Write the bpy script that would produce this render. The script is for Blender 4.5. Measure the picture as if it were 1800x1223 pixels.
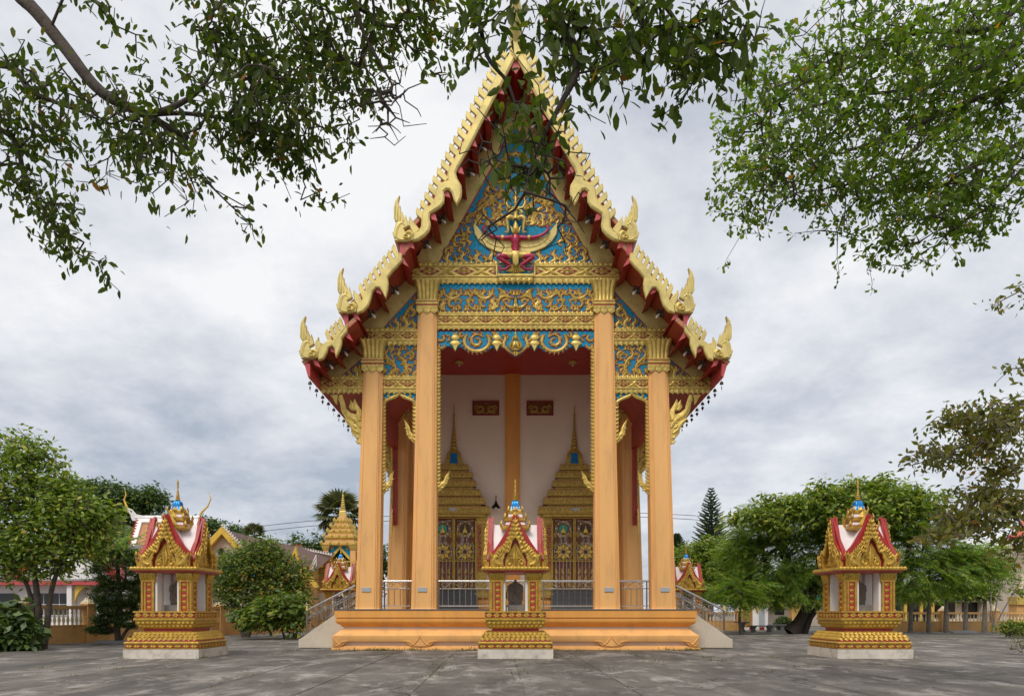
import bpy, math, random
import numpy as np
from mathutils import Matrix, Vector
rng = np.random.default_rng(7); random.seed(7)
scene = bpy.context.scene
for o in list(bpy.data.objects): bpy.data.objects.remove(o)
COL = scene.collection
R = math.radians
F = 1300.0; HOR = 1073.0; EYE = 1.6

# ------------------------------------------------------------------ camera
cam = bpy.data.cameras.new('camera'); camo = bpy.data.objects.new('camera', cam); COL.objects.link(camo)
camo.location = (0, 0, EYE); camo.rotation_euler = (R(90), 0, 0)
cam.sensor_width = 36.0; cam.lens = 36.0*F/1800.0
cam.shift_x = 0.0; cam.shift_y = (HOR-611.5)/1800.0
cam.clip_start = 0.1; cam.clip_end = 3000
scene.camera = camo

# ------------------------------------------------------------------ sky, sun, exposure
SUN_EL, SUN_AZ = 52.0, 200.0       # azimuth clockwise from +Y (camera looks to +Y): the sun is behind the camera
world = bpy.data.worlds.new("World"); scene.world = world; world.use_nodes = True
nt = world.node_tree; nt.nodes.clear()
def wn(t, **k):
    n = nt.nodes.new(t)
    for a, b in k.items(): setattr(n, a, b)
    return n
out = wn('ShaderNodeOutputWorld'); bg = wn('ShaderNodeBackground'); bg2 = wn('ShaderNodeBackground'); mx = wn('ShaderNodeMixShader')
sky = wn('ShaderNodeTexSky', sky_type='NISHITA', sun_disc=False, sun_elevation=R(SUN_EL), sun_rotation=R(SUN_AZ))
nt.links.new(sky.outputs[0], bg.inputs[0]); bg.inputs[1].default_value = 0.10
tc = wn('ShaderNodeTexCoord'); sep = wn('ShaderNodeSeparateXYZ'); nt.links.new(tc.outputs['Generated'], sep.inputs[0])
def mth(op, a, b=None, c=None):
    n = wn('ShaderNodeMath', operation=op)
    for i, v in enumerate((a, b, c)):
        if v is None: continue
        if isinstance(v, (int, float)): n.inputs[i].default_value = v
        else: nt.links.new(v, n.inputs[i])
    return n.outputs[0]
zz = mth('ADD', mth('MAXIMUM', sep.outputs[2], 0.0), 0.34)
cx_, cy_ = mth('DIVIDE', sep.outputs[0], zz), mth('DIVIDE', sep.outputs[1], zz)
cmb = wn('ShaderNodeCombineXYZ'); nt.links.new(cx_, cmb.inputs[0]); nt.links.new(cy_, cmb.inputs[1]); cmb.inputs[2].default_value = 3.1
def noise(vec, scale, detail, rough, dist=0.0):
    n = wn('ShaderNodeTexNoise'); nt.links.new(vec, n.inputs['Vector']); n.inputs['Scale'].default_value = scale
    n.inputs['Detail'].default_value = detail; n.inputs['Roughness'].default_value = rough; n.inputs['Distortion'].default_value = dist
    return n.outputs[0]
n1 = noise(cmb.outputs[0], 1.15, 7, 0.50, 0.15); n2 = noise(cmb.outputs[0], 3.6, 10, 0.60, 0.1)
f = mth('ADD', mth('MULTIPLY', n1, 0.56), mth('MULTIPLY', n2, 0.44))
f = mth('ADD', f, mth('MULTIPLY', mth('SUBTRACT', sep.outputs[2], 0.30), 0.07))
rmp = wn('ShaderNodeValToRGB'); nt.links.new(f, rmp.inputs[0])
els = rmp.color_ramp.elements
els[0].position = 0.38; els[0].color = (0.32, 0.36, 0.425, 1)
els[1].position = 0.61; els[1].color = (0.73, 0.73, 0.735, 1)
e = els.new(0.48); e.color = (0.51, 0.53, 0.575, 1)
nt.links.new(rmp.outputs[0], bg2.inputs[0]); bg2.inputs[1].default_value = 0.98
mx.inputs[0].default_value = 0.93
nt.links.new(bg.outputs[0], mx.inputs[1]); nt.links.new(bg2.outputs[0], mx.inputs[2]); nt.links.new(mx.outputs[0], out.inputs[0])

sl = bpy.data.lights.new('sun', 'SUN'); so = bpy.data.objects.new('sun', sl); COL.objects.link(so)
sl.energy = 1.5; sl.angle = R(25); sl.color = (1.0, 0.95, 0.87)
az = R(SUN_AZ); el = R(SUN_EL)
sd = Vector((math.sin(az)*math.cos(el), math.cos(az)*math.cos(el), math.sin(el)))
so.rotation_euler = (-sd).to_track_quat('-Z', 'Y').to_euler(); so.location = sd*50
scene.view_settings.view_transform = 'Standard'; scene.view_settings.look = 'None'
scene.view_settings.exposure = 0.46; scene.view_settings.gamma = 1.0; scene.view_settings.use_curve_mapping = False
scene.render.engine = 'CYCLES'; scene.render.resolution_x = 1024; scene.render.resolution_y = 695

# ------------------------------------------------------------------ materials
MATS = {}
def pmat(name, col, rough=0.6, metal=0.0, var=0.18, scale=2.0, bump=0.0, bscale=30.0, dirt=None, dscale=0.6, damt=0.5, spec=None, stretch=None):
    m = bpy.data.materials.new(name); m.use_nodes = True; t = m.node_tree; L = t.links
    b = t.nodes['Principled BSDF']; b.inputs['Roughness'].default_value = rough; b.inputs['Metallic'].default_value = metal
    if spec is not None: b.inputs['Specular IOR Level'].default_value = spec
    g = t.nodes.new('ShaderNodeNewGeometry'); v = g.outputs['Position']
    if stretch:
        mp = t.nodes.new('ShaderNodeMapping'); mp.inputs['Scale'].default_value = stretch; L.new(v, mp.inputs[0]); v = mp.outputs[0]
    def nz(s, d=6, r=0.6):
        n = t.nodes.new('ShaderNodeTexNoise'); n.inputs['Scale'].default_value = s; n.inputs['Detail'].default_value = d
        n.inputs['Roughness'].default_value = r; L.new(v, n.inputs['Vector']); return n.outputs[0]
    rp = t.nodes.new('ShaderNodeValToRGB'); L.new(nz(scale), rp.inputs[0])
    rp.color_ramp.elements[0].position = 0.3; rp.color_ramp.elements[1].position = 0.7
    rp.color_ramp.elements[0].color = tuple(c*(1-var) for c in col)+(1,)
    rp.color_ramp.elements[1].color = tuple(min(1, c*(1+var*0.6)) for c in col)+(1,)
    co = rp.outputs[0]
    if dirt:
        r2 = t.nodes.new('ShaderNodeValToRGB'); L.new(nz(dscale, 9, 0.7), r2.inputs[0])
        r2.color_ramp.elements[0].position = 0.50; r2.color_ramp.elements[1].position = 0.72
        r2.color_ramp.elements[0].color = (0, 0, 0, 1); r2.color_ramp.elements[1].color = (damt, damt, damt, 1)
        mi = t.nodes.new('ShaderNodeMixRGB'); L.new(r2.outputs[0], mi.inputs[0]); L.new(co, mi.inputs[1]); mi.inputs[2].default_value = tuple(dirt)+(1,)
        co = mi.outputs[0]
    L.new(co, b.inputs['Base Color'])
    if bump:
        bp = t.nodes.new('ShaderNodeBump'); bp.inputs['Strength'].default_value = bump; bp.inputs['Distance'].default_value = 0.02
        L.new(nz(bscale, 4), bp.inputs['Height']); L.new(bp.outputs[0], b.inputs['Normal'])
    MATS[name] = m; return m
LEAFK = {'leaf_near': 1.3, 'leaf_right': 1.6, 'leaf_olive': 1.8, 'leaf_bright': 1.6, 'leaf_mid': 1.85, 'leaf_dark': 1.7, 'leaf_feather': 2.1, 'leaf_palm': 1.5, 'leaf_pine': 1.3}
def leafmat(name, cols, trans=0.35, gloss=0.06):
    k_ = LEAFK.get(name, 1.0); cols = [(p, (q[0]*k_*1.35, q[1]*k_*1.02, q[2]*k_*0.75)) for p, q in cols]
    m = bpy.data.materials.new(name); m.use_nodes = True; t = m.node_tree; L = t.links; t.nodes.clear()
    o = t.nodes.new('ShaderNodeOutputMaterial'); g = t.nodes.new('ShaderNodeNewGeometry'); rp = t.nodes.new('ShaderNodeValToRGB')
    L.new(g.outputs['Random Per Island'], rp.inputs[0]); E = rp.color_ramp.elements
    E[0].position = 0; E[0].color = tuple(cols[0][1])+(1,); E[1].position = 1; E[1].color = tuple(cols[-1][1])+(1,)
    for p, c in cols[1:-1]:
        e = E.new(p); e.color = tuple(c)+(1,)
    d = t.nodes.new('ShaderNodeBsdfDiffuse'); tr = t.nodes.new('ShaderNodeBsdfTranslucent'); gl = t.nodes.new('ShaderNodeBsdfGlossy')
    gl.inputs['Roughness'].default_value = 0.5; gl.inputs['Color'].default_value = (0.9, 0.9, 0.9, 1)
    mul = t.nodes.new('ShaderNodeMixRGB'); mul.blend_type = 'MULTIPLY'; mul.inputs[0].default_value = 1; mul.inputs[2].default_value = (1.25, 1.5, 0.55, 1)
    L.new(rp.outputs[0], mul.inputs[1]); L.new(rp.outputs[0], d.inputs[0]); L.new(mul.outputs[0], tr.inputs[0])
    m1 = t.nodes.new('ShaderNodeMixShader'); m1.inputs[0].default_value = trans; L.new(d.outputs[0], m1.inputs[1]); L.new(tr.outputs[0], m1.inputs[2])
    m2 = t.nodes.new('ShaderNodeMixShader'); m2.inputs[0].default_value = gloss; L.new(m1.outputs[0], m2.inputs[1]); L.new(gl.outputs[0], m2.inputs[2])
    L.new(m2.outputs[0], o.inputs[0]); MATS[name] = m; return m
pmat('bounce_floor', (0.62, 0.55, 0.46), 0.35, 0, 0.08, 2)
pmat('gold_pale', (0.70, 0.55, 0.185), 0.42, 0.25, 0.18, 1.6, 0.15, 25, dirt=(0.34, 0.27, 0.10), dscale=1.8, damt=0.75)
pmat('gold', (0.68, 0.49, 0.12), 0.40, 0.35, 0.25, 5, 0.5, 22, dirt=(0.30, 0.19, 0.06), dscale=2.6, damt=0.6)
pmat('gold_rich', (0.57, 0.355, 0.055), 0.36, 0.40, 0.28, 6, 0.6, 26, dirt=(0.26, 0.14, 0.03), dscale=4, damt=0.6)
pmat('red', (0.38, 0.026, 0.022), 0.42, 0, 0.25, 2.5, 0.1)
pmat('red_pink', (0.50, 0.07, 0.075), 0.42, 0, 0.15, 2.5, 0.1)
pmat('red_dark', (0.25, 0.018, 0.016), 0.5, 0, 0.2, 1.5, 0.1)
pmat('red_soffit', (0.42, 0.055, 0.030), 0.5, 0, 0.3, 1.0, 0.1, dirt=(0.13, 0.02, 0.015), dscale=0.9)
pmat('garuda_red', (0.42, 0.025, 0.07), 0.35, 0.1, 0.15, 5)
pmat('blue', (0.004, 0.25, 0.42), 0.5, 0.0, 0.4, 9, 0.5, 14, spec=0.25)
pmat('blue_bell', (0.010, 0.22, 0.55), 0.22, 0.35, 0.2, 7)
pmat('orange', (0.84, 0.45, 0.15), 0.6, 0, 0.09, 1.4, 0.10, 12, dirt=(0.54, 0.29, 0.12), dscale=2.2, damt=0.65, stretch=(1, 1, 0.16))
pmat('orange_deep', (0.80, 0.365, 0.075), 0.6, 0, 0.12, 1.4, 0.10, 12, dirt=(0.52, 0.27, 0.10), dscale=2.2, damt=0.6, stretch=(1, 1, 0.2))
pmat('orange_wall', (0.66, 0.37, 0.13), 0.75, 0, 0.2, 0.9, 0.1, 12, dirt=(0.30, 0.20, 0.12), dscale=0.8, damt=0.6)
pmat('cream_wall', (0.83, 0.70, 0.57), 0.75, 0, 0.06, 0.6, 0.05, dirt=(0.52, 0.43, 0.35), dscale=0.3)
pmat('cream', (0.74, 0.63, 0.42), 0.7, 0, 0.12, 1.5, dirt=(0.40, 0.33, 0.22), dscale=2)
pmat('white', (0.80, 0.77, 0.75), 0.6, 0, 0.06, 1.2, dirt=(0.52, 0.48, 0.46), dscale=1.0, damt=0.4)
pmat('white_roof', (0.80, 0.72, 0.71), 0.6, 0, 0.06, 1.2)
pmat('plinth', (0.66, 0.59, 0.50), 0.8, 0, 0.12, 2.0, 0.15, 20, dirt=(0.28, 0.25, 0.21), dscale=2.2, damt=0.85)
pmat('cheek', (0.60, 0.53, 0.42), 0.85, 0, 0.12, 1.0, 0.15, 15, dirt=(0.38, 0.34, 0.29), dscale=0.8, damt=0.7)
pmat('steel', (0.55, 0.53, 0.51), 0.22, 0.95, 0.08, 4)
pmat('steel_dark', (0.30, 0.26, 0.22), 0.3, 0.9, 0.1, 4)
pmat('granite', (0.10, 0.105, 0.115), 0.3, 0, 0.6, 28, 0)
pmat('stone', (0.27, 0.26, 0.26), 0.8, 0, 0.2, 8, 0.6, 30)
pmat('stone_brown', (0.22, 0.185, 0.155), 0.8, 0, 0.25, 8, 0.8, 22)
pmat('plaque', (0.40, 0.43, 0.45), 0.4, 0.1, 0.15, 40)
pmat('bark', (0.085, 0.065, 0.050), 0.95, 0, 0.4, 5, 0.8, 18, dirt=(0.17, 0.15, 0.12), dscale=4)
pmat('bark_dark', (0.045, 0.033, 0.025), 0.95, 0, 0.4, 8, 0.8, 18)
pmat('bark_pale', (0.24, 0.20, 0.165), 0.95, 0, 0.35, 5, 0.8, 18)
pmat('door_gold', (0.22, 0.075, 0.022), 0.5, 0.1, 0.6, 12)
pmat('gold_dark', (0.50, 0.33, 0.065), 0.45, 0.3, 0.3, 6, 0.5, 22)
pmat('iron', (0.02, 0.02, 0.022), 0.4, 0.6)
pmat('bronze', (0.085, 0.060, 0.045), 0.45, 0.7, 0.3, 12)
pmat('glass_dark', (0.020, 0.022, 0.025), 0.15, 0, 0.3, 2)
pmat('bulb', (0.85, 0.83, 0.78), 0.25)
pmat('tile_orange', (0.46, 0.22, 0.10), 0.6, 0, 0.2, 6, 0.5, 8)
pmat('tile_brown', (0.14, 0.085, 0.07), 0.7, 0, 0.25, 5, 0.5, 8)
pmat('tile_grey', (0.17, 0.155, 0.15), 0.8, 0, 0.3, 3, 0.5, 8)
pmat('tile_red', (0.48, 0.12, 0.05), 0.6, 0, 0.2, 5, 0.4, 8)
pmat('green_paint', (0.03, 0.28, 0.20), 0.5)
pmat('yellow_trim', (0.72, 0.48, 0.07), 0.5, 0.1)
pmat('soil', (0.08, 0.055, 0.04), 1.0, 0, 0.4, 5, 0.6, 12)
pmat('dry_leaf', (0.22, 0.11, 0.04), 0.8, 0, 0.6, 3)
pmat('candle', (0.8, 0.74, 0.68), 0.5)
pmat('orange_cloth', (0.75, 0.14, 0.03), 0.8)
leafmat('leaf_near', [(0, (0.022, 0.050, 0.010)), (0.5, (0.040, 0.078, 0.014)), (0.90, (0.070, 0.11, 0.02)), (0.985, (0.10, 0.12, 0.02)), (1, (0.20, 0.085, 0.02))], 0.52, 0.02)
leafmat('leaf_right', [(0, (0.030, 0.070, 0.012)), (0.5, (0.055, 0.115, 0.018)), (0.93, (0.11, 0.18, 0.03)), (0.99, (0.13, 0.17, 0.02)), (1, (0.34, 0.15, 0.015))], 0.58, 0.02)
leafmat('leaf_olive', [(0, (0.045, 0.065, 0.014)), (0.5, (0.078, 0.105, 0.02)), (0.90, (0.12, 0.13, 0.025)), (1, (0.18, 0.09, 0.025))], 0.4, 0.05)
leafmat('leaf_bright', [(0, (0.045, 0.10, 0.016)), (0.5, (0.090, 0.17, 0.028)), (0.9, (0.15, 0.23, 0.04)), (1, (0.22, 0.23, 0.04))], 0.35, 0.05)
leafmat('leaf_mid', [(0, (0.028, 0.065, 0.016)), (0.5, (0.055, 0.11, 0.024)), (0.9, (0.10, 0.16, 0.03)), (1, (0.16, 0.17, 0.03))], 0.35, 0.05)
leafmat('leaf_dark', [(0, (0.016, 0.045, 0.013)), (0.5, (0.030, 0.070, 0.020)), (1, (0.06, 0.11, 0.03))], 0.3, 0.05)
leafmat('leaf_feather', [(0, (0.028, 0.078, 0.020)), (0.4, (0.060, 0.13, 0.030)), (0.8, (0.105, 0.185, 0.04)), (1, (0.17, 0.21, 0.04))], 0.42, 0.03)
leafmat('leaf_palm', [(0, (0.030, 0.055, 0.030)), (0.5, (0.055, 0.085, 0.045)), (1, (0.10, 0.12, 0.06))], 0.25, 0.10)
leafmat('leaf_pine', [(0, (0.018, 0.045, 0.026)), (1, (0.045, 0.085, 0.045))], 0.2, 0.04)
leafmat('grass', [(0, (0.05, 0.10, 0.02)), (0.7, (0.10, 0.15, 0.03)), (1, (0.22, 0.20, 0.06))], 0.3, 0.03)
leafmat('petal_yellow', [(0, (0.55, 0.35, 0.02)), (1, (0.75, 0.45, 0.03))], 0.3, 0.03)
# ground: dark weathered concrete with pale worn patches
m = bpy.data.materials.new('concrete'); m.use_nodes = True; MATS['concrete'] = m
t = m.node_tree; L = t.links; b = t.nodes['Principled BSDF']; b.inputs['Roughness'].default_value = 0.85
g = t.nodes.new('ShaderNodeNewGeometry')
def gn(scale, det, ro, st=(1, 1, 1), dist=0):
    mp = t.nodes.new('ShaderNodeMapping'); mp.inputs['Scale'].default_value = st; L.new(g.outputs['Position'], mp.inputs[0])
    n = t.nodes.new('ShaderNodeTexNoise'); n.inputs['Scale'].default_value = scale; n.inputs['Detail'].default_value = det
    n.inputs['Roughness'].default_value = ro; n.inputs['Distortion'].default_value = dist; L.new(mp.outputs[0], n.inputs['Vector']); return n.outputs[0]
def ramp(inp, stops):
    r = t.nodes.new('ShaderNodeValToRGB'); L.new(inp, r.inputs[0]); E = r.color_ramp.elements
    E[0].position, E[0].color = stops[0][0], tuple(stops[0][1])+(1,); E[1].position, E[1].color = stops[-1][0], tuple(stops[-1][1])+(1,)
    for p, c in stops[1:-1]: e = E.new(p); e.color = tuple(c)+(1,)
    return r.outputs[0]
base = ramp(gn(0.75, 10, 0.68, (1, 0.45, 1), 0.2), [(0.30, (0.065, 0.056, 0.047)), (0.50, (0.125, 0.110, 0.094)), (0.70, (0.23, 0.207, 0.178))])
pale = ramp(gn(1.1, 12, 0.76, (0.8, 0.42, 1), 0.5), [(0.51, (0, 0, 0)), (0.63, (0.75, 0.75, 0.75))])
mi = t.nodes.new('ShaderNodeMixRGB'); L.new(pale, mi.inputs[0]); L.new(base, mi.inputs[1]); mi.inputs[2].default_value = (0.42, 0.385, 0.34, 1)
gr = ramp(gn(34, 6, 0.7), [(0.3, (0.62, 0.62, 0.62)), (0.7, (1.25, 1.25, 1.25))])
m2 = t.nodes.new('ShaderNodeMixRGB'); m2.blend_type = 'MULTIPLY'; m2.inputs[0].default_value = 1; L.new(mi.outputs[0], m2.inputs[1]); L.new(gr, m2.inputs[2])
vo = t.nodes.new('ShaderNodeTexVoronoi'); vo.feature = 'DISTANCE_TO_EDGE'; vo.inputs['Scale'].default_value = 0.28
mpv = t.nodes.new('ShaderNodeMapping'); L.new(g.outputs['Position'], mpv.inputs[0]); wv = t.nodes.new('ShaderNodeTexNoise'); wv.inputs['Scale'].default_value = 1.2; wv.inputs['Detail'].default_value = 5; L.new(mpv.outputs[0], wv.inputs['Vector'])
vm = t.nodes.new('ShaderNodeVectorMath'); vm.operation = 'MULTIPLY_ADD'; L.new(wv.outputs[1], vm.inputs[0]); vm.inputs[1].default_value = (1.5, 1.5, 0); L.new(mpv.outputs[0], vm.inputs[2]); L.new(vm.outputs[0], vo.inputs['Vector'])
ck = ramp(vo.outputs[0], [(0.0, (0.30, 0.28, 0.26)), (0.0035, (0.45, 0.43, 0.4)), (0.006, (1, 1, 1))])
mc = t.nodes.new('ShaderNodeMixRGB'); mc.blend_type = 'MULTIPLY'; L.new(ramp(gn(0.35, 3, 0.5), [(0.45, (0, 0, 0)), (0.55, (1, 1, 1))]), mc.inputs[0]); L.new(m2.outputs[0], mc.inputs[1]); L.new(ck, mc.inputs[2]); m2 = mc
oi = t.nodes.new('ShaderNodeObjectInfo'); orr = ramp(oi.outputs['Random'], [(0, (0.82, 0.82, 0.82)), (1, (1.15, 1.15, 1.15))])
m3 = t.nodes.new('ShaderNodeMixRGB'); m3.blend_type = 'MULTIPLY'; m3.inputs[0].default_value = 1; L.new(m2.outputs[0], m3.inputs[1]); L.new(orr, m3.inputs[2])
L.new(m3.outputs[0], b.inputs['Base Color'])
bp = t.nodes.new('ShaderNodeBump'); bp.inputs['Strength'].default_value = 0.5; bp.inputs['Distance'].default_value = 0.01; L.new(gn(45, 6, 0.7), bp.inputs['Height']); L.new(bp.outputs[0], b.inputs['Normal'])

# ------------------------------------------------------------------ helpers
def tag(o, label=None, cat=None, group=None, kind=None):
    if label: o['label'] = label
    if cat: o['category'] = cat
    if group: o['group'] = group
    if kind: o['kind'] = kind
    return o
def thing(name, label, cat, loc=(0, 0, 0), rz=0.0, group=None):
    o = bpy.data.objects.new(name, None); COL.objects.link(o); o.location = loc; o.rotation_euler = (0, 0, rz)
    o.empty_display_size = 0.3
    return tag(o, label, cat, group)
def copy_tree(o, parent=None):
    c = o.copy(); COL.objects.link(c); c.parent = parent
    for ch in KIDS.get(o.name, []): copy_tree(ch, c)
    return c
KIDS = {}
def sub(P1, P2): return (P1[0]-P2[0], P1[1]-P2[1])
def crom(pts, n):
    P = [np.array(p, float) for p in pts]; P = [2*P[0]-P[1]]+P+[2*P[-1]-P[-2]]; o = []
    m = len(P)-3
    for i in range(n+1):
        t = i/n*m; k = min(int(t), m-1); t -= k; a, b, c, d = P[k:k+4]
        o.append(0.5*((2*b)+(-a+c)*t+(2*a-5*b+4*c-d)*t*t+(-a+3*b-3*c+d)*t**3))
    return o
class MB:
    def __init__(s, M=None): s.v = []; s.f = []; s.M = M or Matrix(); s.under = None; s.wk = 1.0
    def add(s, vs, fs):
        k = len(s.v); M = s.M
        s.v += [tuple(M @ Vector(v)) for v in vs]; s.f += [tuple(i+k for i in f) for f in fs]
    def box(s, x0, x1, y0, y1, z0, z1):
        s.add([(x0, y0, z0), (x1, y0, z0), (x1, y1, z0), (x0, y1, z0), (x0, y0, z1), (x1, y0, z1), (x1, y1, z1), (x0, y1, z1)],
              [(0, 3, 2, 1), (4, 5, 6, 7), (0, 1, 5, 4), (1, 2, 6, 5), (2, 3, 7, 6), (3, 0, 4, 7)]); return s
    def prism(s, poly, d0, d1, bev=0.0):
        """poly: (a,b) outline; extruded along local Y from d0 (back) to d1 (front), optional inset front edge"""
        n = len(poly); ar = sum(poly[i][0]*poly[(i+1) % n][1]-poly[(i+1) % n][0]*poly[i][1] for i in range(n))
        if ar < 0: poly = poly[::-1]
        rings = [(poly, d0), (poly, d1)]
        if bev:
            ins = []
            for i in range(n):
                a, b, c = poly[i-1], poly[i], poly[(i+1) % n]
                e1 = Vector(sub(b, a)); e2 = Vector(sub(c, b))
                if e1.length < 1e-9 or e2.length < 1e-9: ins.append(b); continue
                e1.normalize(); e2.normalize(); nn = Vector((-e1.y-e2.y, e1.x+e2.x))
                if nn.length < 1e-6: nn = Vector((-e1.y, e1.x))
                nn.normalize(); ins.append((b[0]+nn.x*bev, b[1]+nn.y*bev))
            sg = 1 if d1 > d0 else -1
            rings = [(poly, d0), (poly, d1-sg*abs(bev)*0.7), (ins, d1)]
        vs = [(p[0], d, p[1]) for ring, d in rings for p in ring]; fs = []
        for r in range(len(rings)-1):
            for i in range(n):
                j = (i+1) % n; fs.append((r*n+i, r*n+j, (r+1)*n+j, (r+1)*n+i))
        fs.append(tuple(range(n))[::-1]); fs.append(tuple(range((len(rings)-1)*n, len(rings)*n)))
        s.add(vs, fs); return s
    def loft(s, secs, cap=True, closed=True):
        n = len(secs[0]); vs = [p for sec in secs for p in sec]; fs = []
        for r in range(len(secs)-1):
            for i in range(n if closed else n-1):
                j = (i+1) % n; fs.append((r*n+i, r*n+j, (r+1)*n+j, (r+1)*n+i))
        if cap and closed: fs.append(tuple(range(n))[::-1]); fs.append(tuple(range((len(secs)-1)*n, len(secs)*n)))
        s.add(vs, fs); return s
    def lathe(s, prof, n=12, cx=0, cy=0, rot=0.0, cap=True):
        """prof: (r,z)"""
        return s.loft([[(cx+r*math.cos(rot+2*math.pi*i/n), cy+r*math.sin(rot+2*math.pi*i/n), z) for i in range(n)] for r, z in prof], cap)
    def sq(s, prof, cx=0, cy=0, ratio=1.0):
        """square lathe: prof of (half width, z)"""
        return s.loft([[(cx-h, cy-h*ratio, z), (cx+h, cy-h*ratio, z), (cx+h, cy+h*ratio, z), (cx-h, cy+h*ratio, z)] for h, z in prof])
    def tube(s, pts, rad, n=6, cap=True):
        P = [Vector(p) for p in pts]; m = len(P)
        if isinstance(rad, (int, float)): rad = [rad]*m
        secs = []; up = Vector((0.13, 0.21, 0.97))
        for i in range(m):
            d = (P[min(i+1, m-1)]-P[max(i-1, 0)])
            if d.length < 1e-9: d = Vector((0, 0, 1))
            d.normalize(); x = d.cross(up)
            if x.length < 1e-3: x = d.cross(Vector((1, 0, 0)))
            x.normalize(); y = d.cross(x); up = -y if False else up
            secs.append([tuple(P[i]+(x*math.cos(2*math.pi*k/n)+y*math.sin(2*math.pi*k/n))*rad[i]) for k in range(n)])
        return s.loft(secs, cap)
    def ribbon(s, pts, wid, h, d=0.0, n=None):
        """domed ribbon in the local a-b plane, raised by h along local Y from depth d"""
        n = n or max(5, 3*(len(pts)-1)); C = crom(pts, n); W = crom([(w, 0) for w in wid], n); secs = []
        for i, c in enumerate(C):
            tt = C[min(i+1, n)]-C[max(i-1, 0)]; l = math.hypot(*tt) or 1; nx, ny = -tt[1]/l, tt[0]/l; w = max(W[i][0], 0.02*max(wid))/2*s.wk
            hh = h*(0.55+0.45*min(1, 2*w/max(wid)))
            secs.append([(c[0]+nx*w*a, d+hh*b, c[1]+ny*w*a) for a, b in ((-1, 0), (-0.8, 0.7), (-0.12, 1.0), (0.0, 0.72), (0.12, 1.0), (0.8, 0.7), (1, 0))])
        s.loft(secs, cap=True, closed=False)
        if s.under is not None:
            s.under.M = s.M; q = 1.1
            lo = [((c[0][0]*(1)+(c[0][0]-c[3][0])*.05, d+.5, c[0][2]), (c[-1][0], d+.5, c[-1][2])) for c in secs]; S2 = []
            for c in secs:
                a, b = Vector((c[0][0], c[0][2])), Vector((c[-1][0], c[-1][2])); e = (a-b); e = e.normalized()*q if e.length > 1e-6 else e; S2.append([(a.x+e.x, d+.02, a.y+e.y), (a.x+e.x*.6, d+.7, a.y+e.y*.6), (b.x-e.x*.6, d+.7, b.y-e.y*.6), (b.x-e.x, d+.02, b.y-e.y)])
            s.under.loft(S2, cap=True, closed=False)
        return s
    def build(s, name, mat, parent=None, smooth=None, **k):
        me = bpy.data.meshes.new(name); me.from_pydata(s.v, [], s.f); me.materials.append(MATS[mat])
        if smooth is not None:
            me.shade_smooth()
            me.set_sharp_from_angle(angle=R(smooth))
        me.update()
        o = bpy.data.objects.new(name, me); COL.objects.link(o); return fin(o, parent, **k)
def fin(o, parent=None, **k):
    if parent is not None:
        o.parent = parent; KIDS.setdefault(parent.name, []).append(o)
    return tag(o, **k)
def inst(src, name, parent, loc=(0, 0, 0), rot=(0, 0, 0), scale=(1, 1, 1), **k):
    o = bpy.data.objects.new(name, src.data); COL.objects.link(o); o.location = loc; o.rotation_euler = rot; o.scale = scale
    return fin(o, parent, **k)
def Pt(px, py, Y): return ((px-900)/F*Y, Y, EYE+(HOR-py)/F*Y)
# big-array meshes (numpy)
def np_mesh(name, V, FC, mat, parent=None, smooth=False, **k):
    V = np.ascontiguousarray(V, np.float32); FC = np.ascontiguousarray(FC, np.int32); m, c = FC.shape
    me = bpy.data.meshes.new(name); me.vertices.add(len(V)); me.vertices.foreach_set('co', V.ravel())
    me.loops.add(m*c); me.loops.foreach_set('vertex_index', FC.ravel()); me.polygons.add(m)
    me.polygons.foreach_set('loop_start', np.arange(0, m*c, c, dtype=np.int32)); me.update(calc_edges=True)
    me.materials.append(MATS[mat])
    if smooth: me.shade_smooth()
    me.validate()
    o = bpy.data.objects.new(name, me); COL.objects.link(o); return fin(o, parent, **k)
def unit(a): return a/np.maximum(np.linalg.norm(a, axis=-1, keepdims=True), 1e-9)
def frames(dirs, nrm):
    x = unit(dirs); z = unit(nrm-x*np.sum(nrm*x, -1, keepdims=True)); y = np.cross(z, x); return np.stack([x, y, z], -1)
def scatter(tv, tf, Rm, S, P):
    tv = np.asarray(tv, float); tf = np.asarray(tf, int); N = len(P)
    V = np.einsum('nij,vj->nvi', Rm, tv)*np.asarray(S).reshape(N, 1, 1)+P[:, None, :]
    return V.reshape(-1, 3), (tf[None]+(np.arange(N)*len(tv))[:, None, None]).reshape(-1, tf.shape[1])
LEAF_OVAL = ([(0, 0, 0), (0.3, 0.2, 0.045), (0.72, 0.19, 0.03), (1.0, 0, -0.06), (0.72, -0.19, 0.03), (0.3, -0.2, 0.045), (0.5, 0, -0.02)],
             [(0, 6, 2, 1), (6, 3, 2, 2), (0, 5, 4, 6), (6, 4, 3, 3)])
def _fix(t):  # quads only, halves folded along the midrib
    return t
LEAF_OVAL = ([(0, 0, 0), (0.34, 0.21, 0.05), (0.76, 0.16, 0.02), (1.0, 0, -0.08), (0.76, -0.16, 0.02), (0.34, -0.21, 0.05), (0.4, 0, -0.01), (0.8, 0, -0.05)],
             [(0, 6, 1, 1), ])
LEAF_OVAL = (LEAF_OVAL[0], [(0, 6, 2, 1), (6, 7, 3, 2), (0, 5, 4, 6), (6, 4, 3, 7)])
LEAF_SPAT = ([(0, 0, 0), (0.45, 0.07, 0.02), (0.80, 0.25, 0.03), (1.0, 0.0, -0.02), (0.80, -0.25, 0.03), (0.45, -0.07, 0.02)], [(0, 1, 4, 5), (1, 2, 3, 4)])
LEAF_DIA = ([(0, 0, 0), (0.5, 0.24, 0.03), (1.0, 0, -0.06), (0.5, -0.24, 0.03)], [(0, 1, 2, 3)])
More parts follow.
